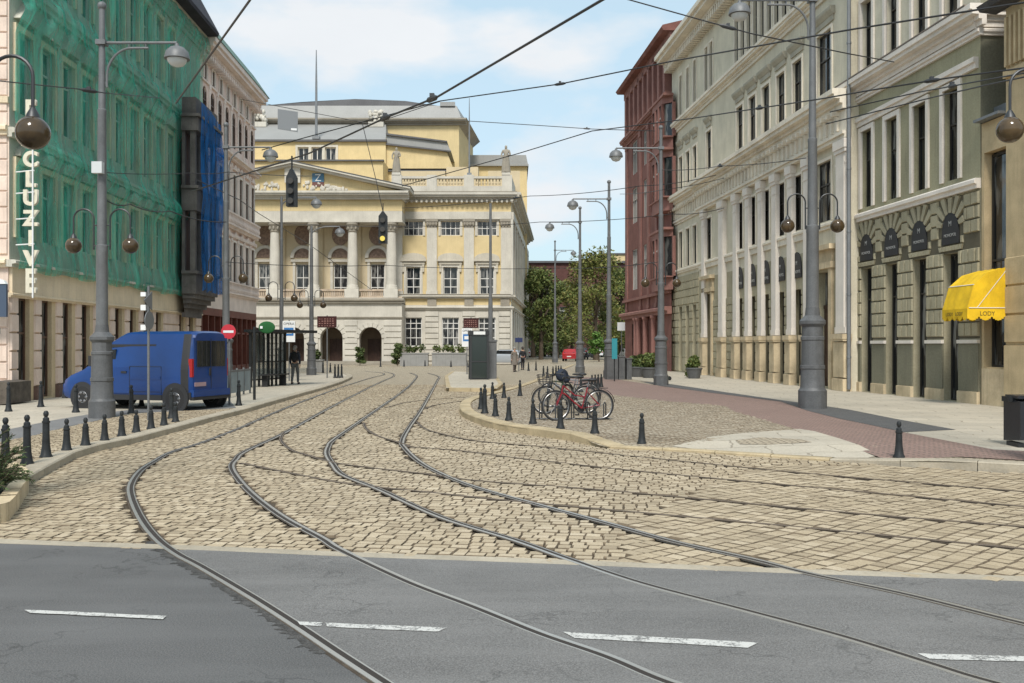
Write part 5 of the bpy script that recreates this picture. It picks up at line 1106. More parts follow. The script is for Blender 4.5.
bs = board('blue_street_sign', 'small dark blue direction sign by the opera corner', 518.8, 371, .55, .33, 2.1, 'road sign', plain('navy_sign', (.02,.03,.10), .4), zg=0)
# cafe fence of the pink building
cf0, cf1 = G(206, 402, .1), G(250, 393, .1); dv = cf1-cf0; C_ = empty('cafe_fence', cf0, math.atan2(dv.y, dv.x), 'low grey panel fence round the red fronted cafe', 'fence'); ln = dv.length; n = 6
for k in range(n):
    mb = MB(); mb.box(ln*k/n+.04,ln*(k+1)/n-.04,-.02,.02,.12,.85); mb.box(ln*k/n+.12,ln*(k+1)/n-.12,-.03,-.021,.3,.7); mb.build('panel', surf('grey_blue_panel', (.22,.27,.30), .5, var=.15) if k == 0 else bpy.data.materials['grey_blue_panel'], C_)
mb = MB(); mb.box(0,ln,-.03,.03,.86,.92)
for k in range(n+1): mb.box(ln*k/n-.03,ln*k/n+.03,-.03,.03,0,.98)
mb.build('rail', M['pole_grey'], C_)
# litter bin and right furniture
lb = empty('litter_bin', G(1030, 446.5, .12), -.1, 'dark plastic litter bin cut by the right frame edge', 'bin'); mb = MB(); mb.cbox(-.33,.33,-.3,.3,.08,.85,.05); mb.box(-.31,.31,-.28,.28,.85,.9); mb.build('body', surf('black_plastic', (.025,.027,.032), .35, var=.2), lb); mb = MB(); mb.box(-.36,.36,-.05,.31,.78,.87); mb.box(-.2,.2,-.32,-.29,.25,.7); mb.build('lid', M['iron'], lb); mb = MB(); [mb.box(x-.05,x+.05,-.25,.25,0,.08) for x in (-.25,.25)]; mb.build('foot', M['iron'], lb)
# advertising cabinet block near the far lamp posts
cb = empty('utility_cabinet', G(617.5, 379.5, .12), .15, 'row of grey utility cabinets beside the far right lamp post', 'cabinet'); 
for x0, x1, h in ((-.62,-.05,1.2),(-.0,.32,1.15),(.42,.68,1.05)):
    mb = MB(); mb.box(x0,x1,-.3,.3,0,h); mb.box(x0-.03,x1+.03,-.33,.33,h,h+.06); mb.box(x0+.05,x1-.05,-.315,-.3,.15,h-.1); mb.build('cabinet', M['pole_dark'] , cb)
tb = empty('teal_banner', G(614.5, 381.5, .12), 0, 'upright teal banner stand beside the grey cabinets', 'banner'); mb = MB(); mb.box(-.13,.13,-.04,.04,1.1,2.1); mb.build('cloth', plain('teal_cloth', (.02,.22,.26), .6), tb); mb = MB(); mb.tube([(0,.05,0),(0,.05,2.1)], .03, 6); mb.build('pole', M['iron'], tb)
board('road_sign', 'white and green direction sign left of the red building', 621.5, 366, .75, .75, 3.2, 'road sign', M['white_sign'], zg=0)
# vertical shop sign
vs0 = FL.loc(10, 150); VS = empty('vertical_shop_sign', FL.O.to_3d() + Vector((0,0,0)), FL.ang, 'vertical row of cream letters spelling EXCLUZIVE on the corner of the netted building', 'sign')
Yv = 30.2; xa = (15.5-CX)/F*Yv; 
def sgn(px, py): p = at(px, py, Yv); return p
M['letter_cream'] = surf('cream_letter', (.64,.60,.48), .5, var=.12, vs=5, bump=0)
top_, bot_ = 102, 296; step = (bot_-top_)/9; VS.location = at(34, bot_, Yv); VS.rotation_euler = (0,0,0)
for ch, cy, hh_ in zip('EXCLUZIVE', (114,139,160,180,198.5,219,239,259,282), (24,15,15,15,15,15,15,15,23)):
    p = at(31, cy, Yv)-VS.location; sz = hh_/F*Yv/.72; t_ = text('letter', ch, sz, M['letter_cream'], VS, p, (PI/2,0,0), .06, bold=.028*sz/.7); t_.scale = (min(1, .62/sz)*1.05 if ch != 'I' else .9, 1, 1)
mb = MB(); p0, p1 = at(34.3,top_,Yv)-VS.location, at(34.3,bot_+2,Yv)-VS.location; mb.tube([p0+Vector((0,-.1,0)),p1+Vector((0,-.1,0))], .025, 6)
for i in (1.3,3.2,4.2,5.4,6.6): z = at(34,top_+step*i,Yv).z-VS.location.z; mb.tube([(-.65,.2,z),(.05,-.1,z)], .022, 6)
mb.build('bracket', M['white_sign'], VS, True)
wsn = empty('wall_sign', at(0, 317, 29.8), 0, 'dark blue sign panel with pale arched top at the left frame edge', 'sign'); mb = MB(); mb.box(-.5,.24,-.1,0,0,1.0); mb.build('board', plain('slate_blue', (.05,.075,.12), .5), wsn); mb = MB(); mb.prism([(-.5,1.0),(.24,1.0),(.18,1.1),(0,1.17),(-.5,1.18)], -.13, .02); mb.build('hood', M['white_sign'], wsn); mb = MB(); mb.tube([(-.1,.0,.5),(-.1,.62,.5)], .03, 6); mb.build('bracket', M['iron'], wsn)
# awning
aw_u0, aw_u1 = .12, FY.U(1006)-.03; A = empty('awning', (FY.O+FY.D*((aw_u0+aw_u1)/2)).to_3d()+Vector((0,0,2.62)), FY.ang, 'yellow scalloped canopy over the shop window at the right edge', 'awning'); hw_ = (aw_u1-aw_u0)/2+.1
yel = surf('yellow_canvas', (.74,.47,.018), .8, var=.22, vs=2.2, fs=40, bump=.6, bs=3.5, streak=.25, dirt=(.45,.28,.02))
prof = [(-.05,1.5),(-.6,1.34),(-1.0,1.0),(-1.2,.32)]
mb = MB()
for (ya,za),(yb,zb) in zip(prof, prof[1:]):
    n = 8
    for k in range(n):
        x0, x1 = -hw_+2*hw_*k/n, -hw_+2*hw_*(k+1)/n; s0, s1 = -.02*abs(math.sin(PI*k/2)), -.02*abs(math.sin(PI*(k+1)/2))
        mb.quad((x0,ya,za+s0),(x1,ya,za+s1),(x1,yb,zb+s1),(x0,yb,zb+s0))
for sx in (-hw_, hw_): mb.poly([(sx,y,z) for y, z in prof]+[(sx,-.05,.32)])
mb.build('canopy', yel, A, 25); mb = MB()
def val(p, q, n):
    for k in range(n*6):
        a, b_ = k/(n*6), (k+1)/(n*6); za, zb = -.0-.10*abs(math.sin(PI*a*n)), -.0-.10*abs(math.sin(PI*b_*n)); P0, P1 = Vector(p).lerp(Vector(q), a), Vector(p).lerp(Vector(q), b_)
        mb.quad((P0.x,P0.y,.32),(P1.x,P1.y,.32),(P1.x,P1.y,.08+za),(P0.x,P0.y,.08+za))
val((-hw_,-1.205,0),(hw_,-1.205,0),5); val((-hw_,-.05,0),(-hw_,-1.2,0),3); val((hw_,-.05,0),(hw_,-1.2,0),3); mb.build('valance', yel, A)
dkl = plain('canvas_lettering', (.10,.07,.02), .7); text('lettering', 'LODY', .17, dkl, A, (hw_+.006,-.6,.17), (PI/2,0,PI/2), .001); text('lettering', 'LODY   LODY', .15, dkl, A, (0,-1.212,.17), (PI/2,0,0), .001)
mb = MB(); mb.tube([(hw_+.01,-.05,1.4),(hw_+.01,-.9,.35)], .008, 5); mb.tube([(hw_+.01,-.05,.34),(hw_+.01,-1.15,.34)], .012, 5); mb.tube([(-hw_,-1.0,1.0),(hw_,-1.0,1.0)], .012, 5); mb.build('piping', M['white_sign'], A)
# hanging signals
def signal(px, y0, y1, Y, label, wpx, lit=False):
    p = at(px, y1, Y); h = (y1-y0)/F*Y; w_ = wpx/F*Y; o = empty('hanging_signal', p, 0, label, 'tram signal'); mb = MB(); mb.box(-w_/2,w_/2,-.08,.12,0,h); mb.prism([(-w_/2,h),(w_/2,h),(.03,h+.18),(-.03,h+.18)],-.05,.1); mb.tube([(0,.02,h),(0,.02,h+.5)], .02, 6); mb.build('housing', M['iron'], o)
    n = max(2, round(h/w_))
    for k in range(n):
        mb = MB(); mb.M = Matrix.Translation((0,-.08,h*(k+.5)/n)) @ Matrix.Rotation(PI/2,4,'X'); mb.lathe([(w_*.26,.0),(w_*.3,.1)], 14)
        mb.build('lens', M['black_frame'] if not (lit and k == 0) else plain('lit_arrow', (.7,.55,.1), .4, emit=(1,.7,.15,.05)), o)
    return o
signal(291.7, 177, 206.5, 23, 'black signal box hanging before the opera pediment', 10)
signal(383, 216, 243.5, 38, 'black traffic signal with lit yellow arrow hanging before the portico', 8.5, True)
bp_ = at(287.8, 131.5, 38); bo = empty('hanging_board', bp_, .25, 'dark grey blank board hung from the wires above the opera attic', 'board'); mb = MB(); mb.prism([(-.38,.08),(.38,0),(.38,.78),(-.38,.85)], -.02, .02); mb.build('board', M['grey_sign'], bo); mb = MB(); mb.box(.12,.34,-.03,-.021,.05,.13); mb.build('label_plate', M['white_sign'], bo)
# ---- wires
M['wire'] = plain('black_cable', (.02,.02,.022), .5)
WN = []
def wire(label, pts, r=.02, sag=0.0, ins=(), cat='wire'):
    """pts: (px, py, distance)"""
    P = [at(*p) for p in pts]; Q = []
    for a, b_ in zip(P, P[1:]):
        n = 10
        for k in range(n): t = k/n; v = a.lerp(b_, t); v.z -= sag*4*t*(1-t); Q.append(v)
    Q.append(P[-1]); o0 = Q[0].copy(); mb = MB(); mb.tube([q-o0 for q in Q], r, 6); o = empty('overhead_wire', o0, 0, label, cat, 'overhead tram wires'); mb.build('cable', M['wire'], o, True)
    for t in ins:
        k = min(len(Q)-2, int(t*(len(Q)-1))); d = (Q[k+1]-Q[k]).normalized(); c = Q[k]-o0; mb = MB(); mb.tube([c-d*.22,c-d*.12,c+d*.12,c+d*.22],[r*1.2,.05,.05,r*1.2],8); mb.box(c.x-.04,c.x+.04,c.y-.04,c.y+.04,c.z,c.z+.09); mb.build('insulator', M['dark_steel'], o, True)
    return o
wire('thick contact wire running down from the top centre to the netted facade', [(640,-22,10.8),(602,0,11.6),(438,96.5,16.2),(385,118,18.5),(310,153,22),(190,192,28)], .018, 0, (.42,.6))
wire('contact wire slanting from the top left sky to the blue netted bay', [(275,-38,10),(250,0,11.6),(176,103,16.8)], .016)
wire('span wire sweeping from the opera roof up to the upper right edge', [(1060,-2,18),(1024,2.5,19),(850,29.7,22),(673,61,30),(560,84,33),(440,101,36),(300,139,42),(262,150,44)], .022, 0, (.58,))
wire('span wire falling across the pale facade from the top edge', [(600,-8,24),(630,0,24),(703,20.4,24),(753,34,24),(850,54,26),(894,62,29)], .016, 0, (.5,))
wire('span wire crossing the pale facade at third floor height', [(1060,62,19),(1024,68,20),(948,78,22),(872,90,24),(820,99,26),(690,118.7,34),(592,131,38),(520,153,42),(402,186,48)], .02, 0, (.55,.28))
wire('span wire above the arched panels at the right', [(1060,66,17),(1024,73,18),(980,81,20),(917,92.5,24),(830,112,26)], .016, 0, (.62,))
wire('lower doubled span wire above the arched panels at the right', [(1060,70,16),(1024,77,17),(980,86.5,19),(930,98,23),(826,124,26)], .016)
wire('faint level wire from the opera roof to the red building', [(468,121,60),(540,125.5,60),(592,129,60),(655,131,56)], .022, 0, (.66,))
wire('long thin wire crossing left between the netted facade and first lamp post', [(-20,78,22),(0,81,22),(78,89,23),(105,93,23.5),(160,98,28)], .014, 0, (.62,))
wire('thin wire level across the netted facade towards the blue bay', [(105,172.5,32),(190,173,36),(228,172,37),(320,176,50)], .016, .05)
wire('sagging cable loop from the control box of the left lamp post', [(105,199,32),(130,204,33),(170,211,36),(226,222,38)], .022, .12)
wire('level wire at globe height between the left lamp posts and the right', [(226,262,38),(380,265,45),(560,268,50),(658,262,40)], .015, .1)
wire('level wire from the curved arm lamp post to the pale building', [(282,223,55),(420,226,55),(540,222,50),(672,214,44),(724,208,42)], .016, .1)
wire('upper level wire from the portico corner to the pale building', [(402,208,62),(530,196,55),(640,186,46),(716,175,44)], .018, .1, (.3,))
wire('wire slanting down the portico from the pediment signal', [(362,122,39.3),(376,180,38.4),(383,212,38.0)], .016)
wire('thin wire holding the blank grey board above the opera attic', [(240,99,52),(298,110,38),(372,124,38.5),(440,101.5,36)], .014)
wire('wire from the blue bay slanting down past the pink building', [(197,180,38),(240,200,42),(258,213,50),(310,245,60),(372,290,70)], .018)
wire('level wire across the lower pale facade at frieze height', [(662,170,40),(720,166,40),(806,158,34)], .016, .06, (.5,))
wire('short wire across the red building at bay window height', [(620,194,52),(662,190,40),(724,178,44)], .014, .05)
# ================================================================== vehicles
M['tyre'] = plain('tyre_rubber', (.018,.018,.019), .85); M['rim'] = plain('grey_rim', (.22,.22,.23), .35, .8); M['car_glass'] = plain('car_glass', (.015,.018,.02), .06, 0, .7); M['trim_black'] = plain('black_trim', (.022,.022,.024), .6)
M['tail'] = plain('tail_light', (.35,.012,.012), .2); M['head'] = plain('headlight', (.5,.52,.54), .12, .3); M['plate'] = plain('number_plate', (.62,.62,.6), .5)
def loft(mb, secs, cap=True):
    n = len(secs[0]); vs = [v for s in secs for v in s]; fs = []
    for i in range(len(secs)-1):
        for k in range(n-1): fs.append((i*n+k, i*n+k+1, (i+1)*n+k+1, (i+1)*n+k))
    if cap: fs += [tuple(range(n)), tuple(range((len(secs)-1)*n, len(secs)*n))]
    mb.add(vs, fs)
def interp(tab, x):
    for (a, va), (b, vb) in zip(tab, tab[1:]):
        if x <= b: t = (x-a)/(b-a) if b > a else 0; return va+(vb-va)*max(0,t)
    return tab[-1][1]
def wheel(par, x, y, r, w_=.22, side=1):
    mb = MB(); mb.M = Matrix.Translation((x,y,r)) @ Matrix.Rotation(PI/2,4,'X'); mb.lathe([(r*.6,-w_/2),(r*.93,-w_/2),(r,-w_/2+.03),(r,w_/2-.03),(r*.93,w_/2),(r*.6,w_/2)],24)
    o = mb.build('wheel', M['tyre'], par, 35); mb = MB(); mb.M = Matrix.Translation((x,y+side*.0,r)) @ Matrix.Rotation(PI/2,4,'X'); mb.lathe([(r*.62,-w_/2+.02),(r*.5,-w_/2-.005),(r*.2,-w_/2+.035),(r*.2,w_/2-.035),(r*.5,w_/2+.005),(r*.62,w_/2-.02)],20)
    for k in range(6): a = 2*PI*k/6; mb.ball((r*.4*math.cos(a), r*.4*math.sin(a), side*-(w_/2-.0)), (.05,.05,.02), 6, 4)
    mb.build('rim', M['rim'], o, 35); return o
def vehicle(name, label, cat, loc, rz, Lg, W, top, belt, low, paint, wheels, r, glass, lightspec, group=None):
    """side outlines: top(x), belt(x) heights, half width narrowing above the belt"""
    V = empty(name, loc, rz, label, cat, group); secs = []; xs = sorted({0,.03,.1,*[Lg*k/28 for k in range(29)],Lg-.1,Lg-.03,*[x for x,_ in top]})
    for x in xs:
        t = interp(top, x); b_ = min(interp(belt, x), t-.02); e = min(x, Lg-x); hw = W/2*(1-.10*max(0,1-e/.35)**2-.02*max(0,1-e/.06)); hr = hw*(.84 if t-b_ > .35 else .93); zl = low+.10*max(0,1-e/.25)
        half = [(0,t),(hr*.6,t-.005),(hr*.88,t-.03),(hr*.98,t-.09 if t-b_>.2 else t-.04),(hr+(hw-hr)*.35,(t+b_)/2 if t-b_>.2 else t-.06),(hw*.985,b_ if t-b_>.2 else t-.1),(hw,b_-.12),(hw,(b_+zl)/2),(hw*.985,zl+.08),(hw*.93,zl)]
        secs.append([(x,-y,z) for y,z in half[::-1]]+[(x,y,z) for y,z in half[1:]])
    mb = MB(); loft(mb, secs); body = mb.build('body', paint, V, 32)
    return V, body, secs, xs
def hwat(x, Lg, W): e = min(x, Lg-x); return W/2*(1-.10*max(0,1-e/.35)**2)
# ---- blue van: x forward from the rear bumper
blue = surf('van_blue', (.0025,.038,.175), .34, 0, var=.2, vs=.8, fine=.03, bump=.02, bs=3, spec=.5, coat=.2)
rw, fw_ = G(176.4,410.5,.1), G(84,408.2,.1); d_ = (fw_-rw); vz = math.atan2(d_.y, d_.x); wb = d_.length; Lg, W = wb+1.30, 1.82
fwd = d_.normalized(); nearside = Vector((-fwd.y, fwd.x, 0))        # left of the direction of travel, the side we see
o0 = rw-fwd*.50-nearside*(W/2-.06); o0.z = .1
topv = [(0,2.14),(.12,2.19),(1.98,2.19),(2.26,2.17),(2.52,2.06),(2.78,1.92),(3.28,1.48),(3.63,1.15),(4.08,.98),(4.38,.82),(Lg,.6)]
belt = [(0,1.25),(3.1,1.2),(3.7,1.02),(4.1,.85),(Lg,.52)]
V, body, secs, xs = vehicle('delivery_van', 'blue high roofed delivery van parked on the left footway', 'van', o0, vz, Lg, W, topv, belt, .27, blue, None, .33, None, None)
for x in (.50, .50+wb):
    for sd in (1, -1):
        wheel(V, x, sd*(W/2-.10), .325, .22, sd); mb = MB(); mb.M = Matrix.Translation((x,sd*(W/2-.02),.34)) @ Matrix.Rotation(PI/2,4,'X'); mb.lathe([(.42,-.028),(.42,.028)],28); mb.build('wheel_arch', M['trim_black'], V)
for o in [c for c in bpy.data.objects if c.parent == V and c.name.startswith('wheel') and 'arch' not in c.name]: o.location.y += 0
hs = W/2
mb = MB()
for sd in (1,-1):
    mb.box(.93,.50+wb-.45,sd*hs-.01,sd*hs+.012,.27,.42); mb.box(.02,.09,sd*hs*.93-.02,sd*hs*.95+.012,.3,.5)
mb.box(-.05,.06,-hs*.93,hs*.93,.28,.37); mb.box(Lg-.08,Lg+.05,-hs*.85,hs*.85,.27,.5); mb.build('bumper', M['trim_black'], V)
mb = MB()
for sd in (1,-1): mb.add([(.035,sd*hs*.925,.5),(.035,sd*(hs*.87),1.25),(.05,sd*hs*.83,2.05),(.22,sd*(hs*.845),2.07),(.24,sd*(hs*.955),1.25),(.24,sd*(hs*.99),.5)],[(0,1,2,3,4,5)]) if 0 else None
ia = [i for i, x in enumerate(xs) if .08 < x < .34]
for sg in (1, -1):
    mb = MB()
    ks = range(12, 18) if sg == 1 else range(6, 0, -1)
    for i0, i1 in zip(ia, ia[1:]):
        for k0, k1 in zip(list(ks), list(ks)[1:]):
            q = [Vector(secs[i][k]) for i, k in ((i0,k0),(i1,k0),(i1,k1),(i0,k1))]; mb.quad(*[p+Vector((0, sg*.006, 0)) for p in q])
    mb.build('corner_post', M['trim_black'], V)
for sd in (1,-1): mb = MB(); mb.box(-.005,.11,sd*hs*.845-.045,sd*hs*.845+.08,.92,1.42); mb.build('tail_light', M['tail'], V)
mb = MB(); mb.cbox(0,0,0,0,0,0,0) if 0 else mb.box(-.06,.06,-hs*.93,hs*.93,.375,.56); mb.build('rear_bumper', blue, V)
rd = MB(); rd.box(-.012,.04,-hs*.84,hs*.84,.56,2.0); rdo = rd.build('rear_door', blue, V); mb = MB()
for sd in (1,-1): mb.cbox(-.04,.0,0,0,0,0,0) if 0 else None; mb.box(-.024,-.012,sd*.04 if sd>0 else -hs*.72,hs*.72 if sd>0 else -.04,1.2,1.92)
mb.build('rear_window', M['car_glass'], rdo); mb = MB()
for k in range(7): y = -hs*.7+hs*1.4*k/6; mb.box(-.03,-.024,y-.012,y+.012,1.2,1.92)
mb.box(-.02,-.01,-.01,.01,.58,1.98); mb.build('window_bar', M['trim_black'], rdo); mb = MB(); mb.box(-.045,-.012,.06,.1,.95,1.15); mb.build('handle', M['trim_black'], rdo); mb = MB(); mb.box(-.03,-.012,.25,.75,.66,.77); mb.build('number_plate', plain('dusty_plate', (.32,.22,.24), .6), rdo)
mb = MB(); y = hs+.002
for x in (.95,2.0,): mb.box(x,x+.012,hs*.985,hs+.003,.45,1.2)
mb.box(.97,2.0,hs*.97,hs+.003,1.2,1.208); mb.box(1.2,2.75,hs*.855,hs*.885,1.74,1.82); mb.box(1.0,2.0,hs*.98,hs+.003,.5,.508); mb.build('side_seam', M['trim_black'], V); mb = MB(); mb.box(.98,1.99,hs*.98,hs+.012,.84,.93); mb.build('side_moulding', blue, V)
dr = MB(); dr.box(2.02,3.0,hs*.97,hs+.004,.46,1.18); do = dr.build('front_door', blue, V); mb = MB(); mb.prism([(2.52,1.24),(3.15,1.22),(2.75,1.66),(2.52,1.68)], hs*.86, hs*.945); mb.build('side_window', M['car_glass'], do); mb = MB(); mb.box(2.1,2.28,hs+.004,hs+.03,1.02,1.07); mb.build('handle', M['trim_black'], do)
mb = MB(); mb.box(3.1,3.25,hs-.02,hs+.2,1.2,1.5); mb.box(3.1,3.25,-hs-.2,-hs+.02,1.2,1.5); mb.build('mirror', M['trim_black'], V)
mb = MB(); mb.add([(2.82,-.7,1.91),(2.82,.7,1.91),(3.62,.78,1.18),(3.62,-.78,1.18)],[(0,1,2,3)]); mb.build('windscreen', M['car_glass'], V)
for sd in (1,-1): mb = MB(); mb.ball((Lg-.18,sd*hs*.72,.72),(.16,.14,.11),10,8); mb.build('headlight', M['head'], V, True)
# ---- cars further off
def car(label, px, py, rz, paint, estate=False, zg=0.0, name='parked_car'):
    Lg, W = 4.1, 1.7; p = G(px, py, zg)
    top = [(0,.85),(.12,1.0),(.5,1.38 if estate else 1.2),(.95,1.44),(2.3,1.44),(2.8,1.2),(3.05,.98),(3.7,.86),(4.0,.7),(Lg,.55)]; belt = [(0,.86),(3.0,.92),(3.3,.8),(Lg,.5)]
    V, body, s_, x_ = vehicle(name, label, 'car', p, rz, Lg, W, top, belt, .2, paint, None, .3, None, None, 'cars parked beyond the opera corner')
    V.location = p - Vector((math.cos(rz), math.sin(rz), 0))*Lg/2; hs = W/2
    for x in (.75, 3.3):
        for sd in (1,-1): wheel(V, x, sd*(hs-.09), .3, .2, sd)
    for sd in (1,-1):
        mb = MB(); mb.prism([(.55,.95),(2.95,.97),(2.35,1.36),(.9,1.37)], sd*hs*.90-.03, sd*hs*.905+.03); mb.build('side_window', M['car_glass'], V)
        mb = MB(); mb.box(-.02,.1,sd*hs*.72-.1,sd*hs*.72+.1,.68,.86); mb.build('tail_light', M['tail'], V); mb = MB(); mb.ball((Lg-.14,sd*hs*.68,.62),(.14,.16,.09),8,6); mb.build('headlight', M['head'], V)
    mb = MB(); mb.add([(2.36,-.62,1.42),(2.36,.62,1.42),(3.02,.7,1.01),(3.02,-.7,1.01)],[(0,1,2,3)]); mb.build('windscreen', M['car_glass'], V)
    mb = MB(); mb.add([(.14,-.62,1.02),(.14,.62,1.02),(.5,.56,1.32 if estate else 1.18),(.5,-.56,1.32 if estate else 1.18)],[(0,1,2,3)]); mb.build('rear_window', M['car_glass'], V); mb = MB(); mb.box(-.02,.03,-.25,.25,.5,.62); mb.build('number_plate', M['plate'], V)
    return V
silver = plain('silver_paint', (.40,.43,.46), .3, .3); whitep = plain('white_paint', (.66,.67,.68), .3); redp = plain('red_paint', (.33,.02,.025), .3)
car('silver car parked at the corner of the opera', 503, 364.5, math.radians(165), silver, True)
car('red car with pale rear window parked between the far lamp posts', 571, 361, math.radians(80), redp, True)
car('white car parked behind the motorbikes at the end of the street', 595, 357, math.radians(100), whitep, True)
car('white car half hidden by the utility cabinets', 628, 359.5, math.radians(95), whitep)
car('dark grey car behind the red car under the trees', 583, 355, math.radians(85), plain('dark_paint', (.03,.032,.035), .3), True)
car('pale grey car farther along the side street by the opera', 523, 357.5, math.radians(100), plain('pale_grey_paint', (.35,.36,.37), .3, .2), True)
car('white van-like car between the dark car and the motorbikes', 607, 355.5, math.radians(92), whitep, True)
car('small blue car far under the trees beside the farthest lamp post', 560, 353.5, math.radians(88), plain('blue_paint', (.03,.07,.2), .3), True)
# ---- two wheels
def tubeset(par, name, mat, items, smooth=True):
    mb = MB()
    for pts, r in items: mb.tube(pts, r, 7)
    return mb.build(name, mat, par, smooth)
def bicycle(label, loc, rz, frame, basket=False, bag=False, step=True, lean=.06, steer=0.0):
    Bk = empty('bicycle', loc, rz, label, 'bicycle', 'bicycles locked on the plaza'); Bk.rotation_euler = (lean, 0, rz); r = .345
    for x, st in ((0,0),(1.06,steer)):
        mb = MB(); n = 36; mb.tube([(r*math.cos(2*PI*k/n),0,r*math.sin(2*PI*k/n)) for k in range(n)], .021, 8, True); w_ = mb.build('wheel', M['tyre'], Bk, True, loc=(x,0,r+.018), rz=st)
        mb = MB(); mb.tube([((r-.03)*math.cos(2*PI*k/n),0,(r-.03)*math.sin(2*PI*k/n)) for k in range(n)], .012, 6, True); mb.tube([(0,-.05,0),(0,.05,0)], .022, 8)
        for k in range(20): a = 2*PI*k/20; mb.tube([(.02*math.cos(a+1.2),(-1)**k*.03,.02*math.sin(a+1.2)),((r-.03)*math.cos(a),0,(r-.03)*math.sin(a))], .0022, 4)
        mb.build('spokes', plain('spoke_steel', (.24,.24,.24), .35, .8) if 'spoke_steel' not in bpy.data.materials else bpy.data.materials['spoke_steel'], w_, True)
        a0, a1 = (-.1, PI*.95) if x == 0 else (.35, PI*1.02); mb = MB(); rr = r+.05
        for k in range(14):
            p, q = a0+(a1-a0)*k/14, a0+(a1-a0)*(k+1)/14; mb.quad((rr*math.cos(p),-.03,rr*math.sin(p)),(rr*math.cos(p),.03,rr*math.sin(p)),(rr*math.cos(q),.03,rr*math.sin(q)),(rr*math.cos(q),-.03,rr*math.sin(q)))
        mb.build('mudguard', M['trim_black'], w_, True)
    z = r+.018; bb = (.43,0,.29); st = (.28,0,.78); hd = (.88,0,.83); hl = (.92,0,.66)
    it = [([bb,st],.017),([bb,(.0,.05,z)],.011),([bb,(.0,-.05,z)],.011),([(.31,0,.70),(0,.05,z)],.009),([(.31,0,.70),(0,-.05,z)],.009),([hd,hl],.02),([bb,(.6,0,.42),(.82,0,.62),hl],.019)]
    it.append(([(.35,0,.56),(.6,0,.60),hd],.016) if step else ([st,hd],.017))
    tubeset(Bk, 'frame', frame, it)
    tubeset(Bk, 'fork', frame if not bag else M['rim'], [([hl,(.95,.05,.6),(1.06,.055,z)],.012),([hl,(.95,-.05,.6),(1.06,-.055,z)],.012)])
    tubeset(Bk, 'handlebar', M['trim_black'], [([hd,(.85,0,1.0)],.014),([(.66,-.29,1.02),(.8,-.24,1.04),(.87,-.08,1.0),(.87,.08,1.0),(.8,.24,1.04),(.66,.29,1.02)],.013),([(.7,-.285,1.02),(.62,-.3,1.01)],.02),([(.7,.285,1.02),(.62,.3,1.01)],.02)])
    s_ = tubeset(Bk, 'seat_post', M['rim'], [([st,(.245,0,.92)],.014)]); mb = MB(); mb.ball((.16,0,.955),(.13,.095,.045),10,6); mb.ball((.32,0,.955),(.13,.035,.032),8,6); mb.build('saddle', M['trim_black'], s_, True)
    mb = MB(); mb.M = Matrix.Translation((bb[0],-.06,bb[2])) @ Matrix.Rotation(PI/2,4,'X'); mb.lathe([(.09,-.006),(.09,.006)],18); ck = mb.build('crank', M['trim_black'], Bk)
    tubeset(ck, 'pedal', M['trim_black'], [([(bb[0],-.07,bb[2]),(.5,-.09,.14)],.012),([(.45,-.15,.14),(.55,-.15,.14)],.02),([(bb[0],.06,bb[2]),(.36,.09,.43)],.012),([(.31,.13,.43),(.41,.13,.43)],.02),([(0,-.05,z+.03),(bb[0],-.065,bb[2]+.09)],.006),([(0,-.05,z-.03),(bb[0],-.065,bb[2]-.09)],.006)])
    tubeset(Bk, 'carrier', M['trim_black'], [([(-.2,-.06,.76),(.26,-.06,.76)],.008),([(-.2,.06,.76),(.26,.06,.76)],.008),([(-.2,-.06,.76),(-.2,.06,.76)],.008),([(-.05,-.06,.76),(0,-.06,z)],.006),([(-.05,.06,.76),(0,.06,z)],.006)])
    if basket:
        mb = MB()
        for k in range(5): zz = .78+.06*k; e = .13+.012*k; mb.tube([(1.07-e,-e*1.2,zz),(1.07+e,-e*1.2,zz),(1.07+e,e*1.2,zz),(1.07-e,e*1.2,zz)], .006, 5, True)
        for k in range(14):
            t = k/14*4; s_i = int(t); f = t-s_i; c4 = [(-1,-1),(1,-1),(1,1),(-1,1),(-1,-1)]; sx = c4[s_i][0]+(c4[s_i+1][0]-c4[s_i][0])*f; sy = c4[s_i][1]+(c4[s_i+1][1]-c4[s_i][1])*f; mb.tube([(1.07+sx*.13,sy*.156,.78),(1.07+sx*.178,sy*.214,1.02)], .005, 5)
        mb.build('basket', M['trim_black'], Bk, True)
    return Bk
fwp, rwp = G(551.7,421.3,.12), G(599.5,420.4,.12); dd = fwp-rwp
bicycle('red step through bicycle with black saddle parked nearest the kerb bollards', rwp, math.atan2(dd.y, dd.x), plain('red_bicycle', (.2,.008,.016), .3), steer=.1)
q0, q1 = G(566,410.5,.12), G(529,414,.12); bicycle('dark green bicycle with its front wheel out to the left', q0, math.atan2((q1-q0).y,(q1-q0).x)+.12, plain('green_bicycle', (.03,.06,.03), .35), step=False, steer=.45, lean=-.05)
q0 = G(586,414,.12); bicycle('black bicycle with a wire basket between the green and the red ones', q0, math.radians(187), plain('black_bicycle', (.03,.03,.033), .3), basket=True, steer=-.35, lean=.08)
q0 = G(588,408,.12); bicycle('grey bicycle hidden behind the black one with the basket', q0, math.radians(172), plain('grey_bicycle', (.2,.21,.22), .35), steer=.2, lean=-.04, step=False)
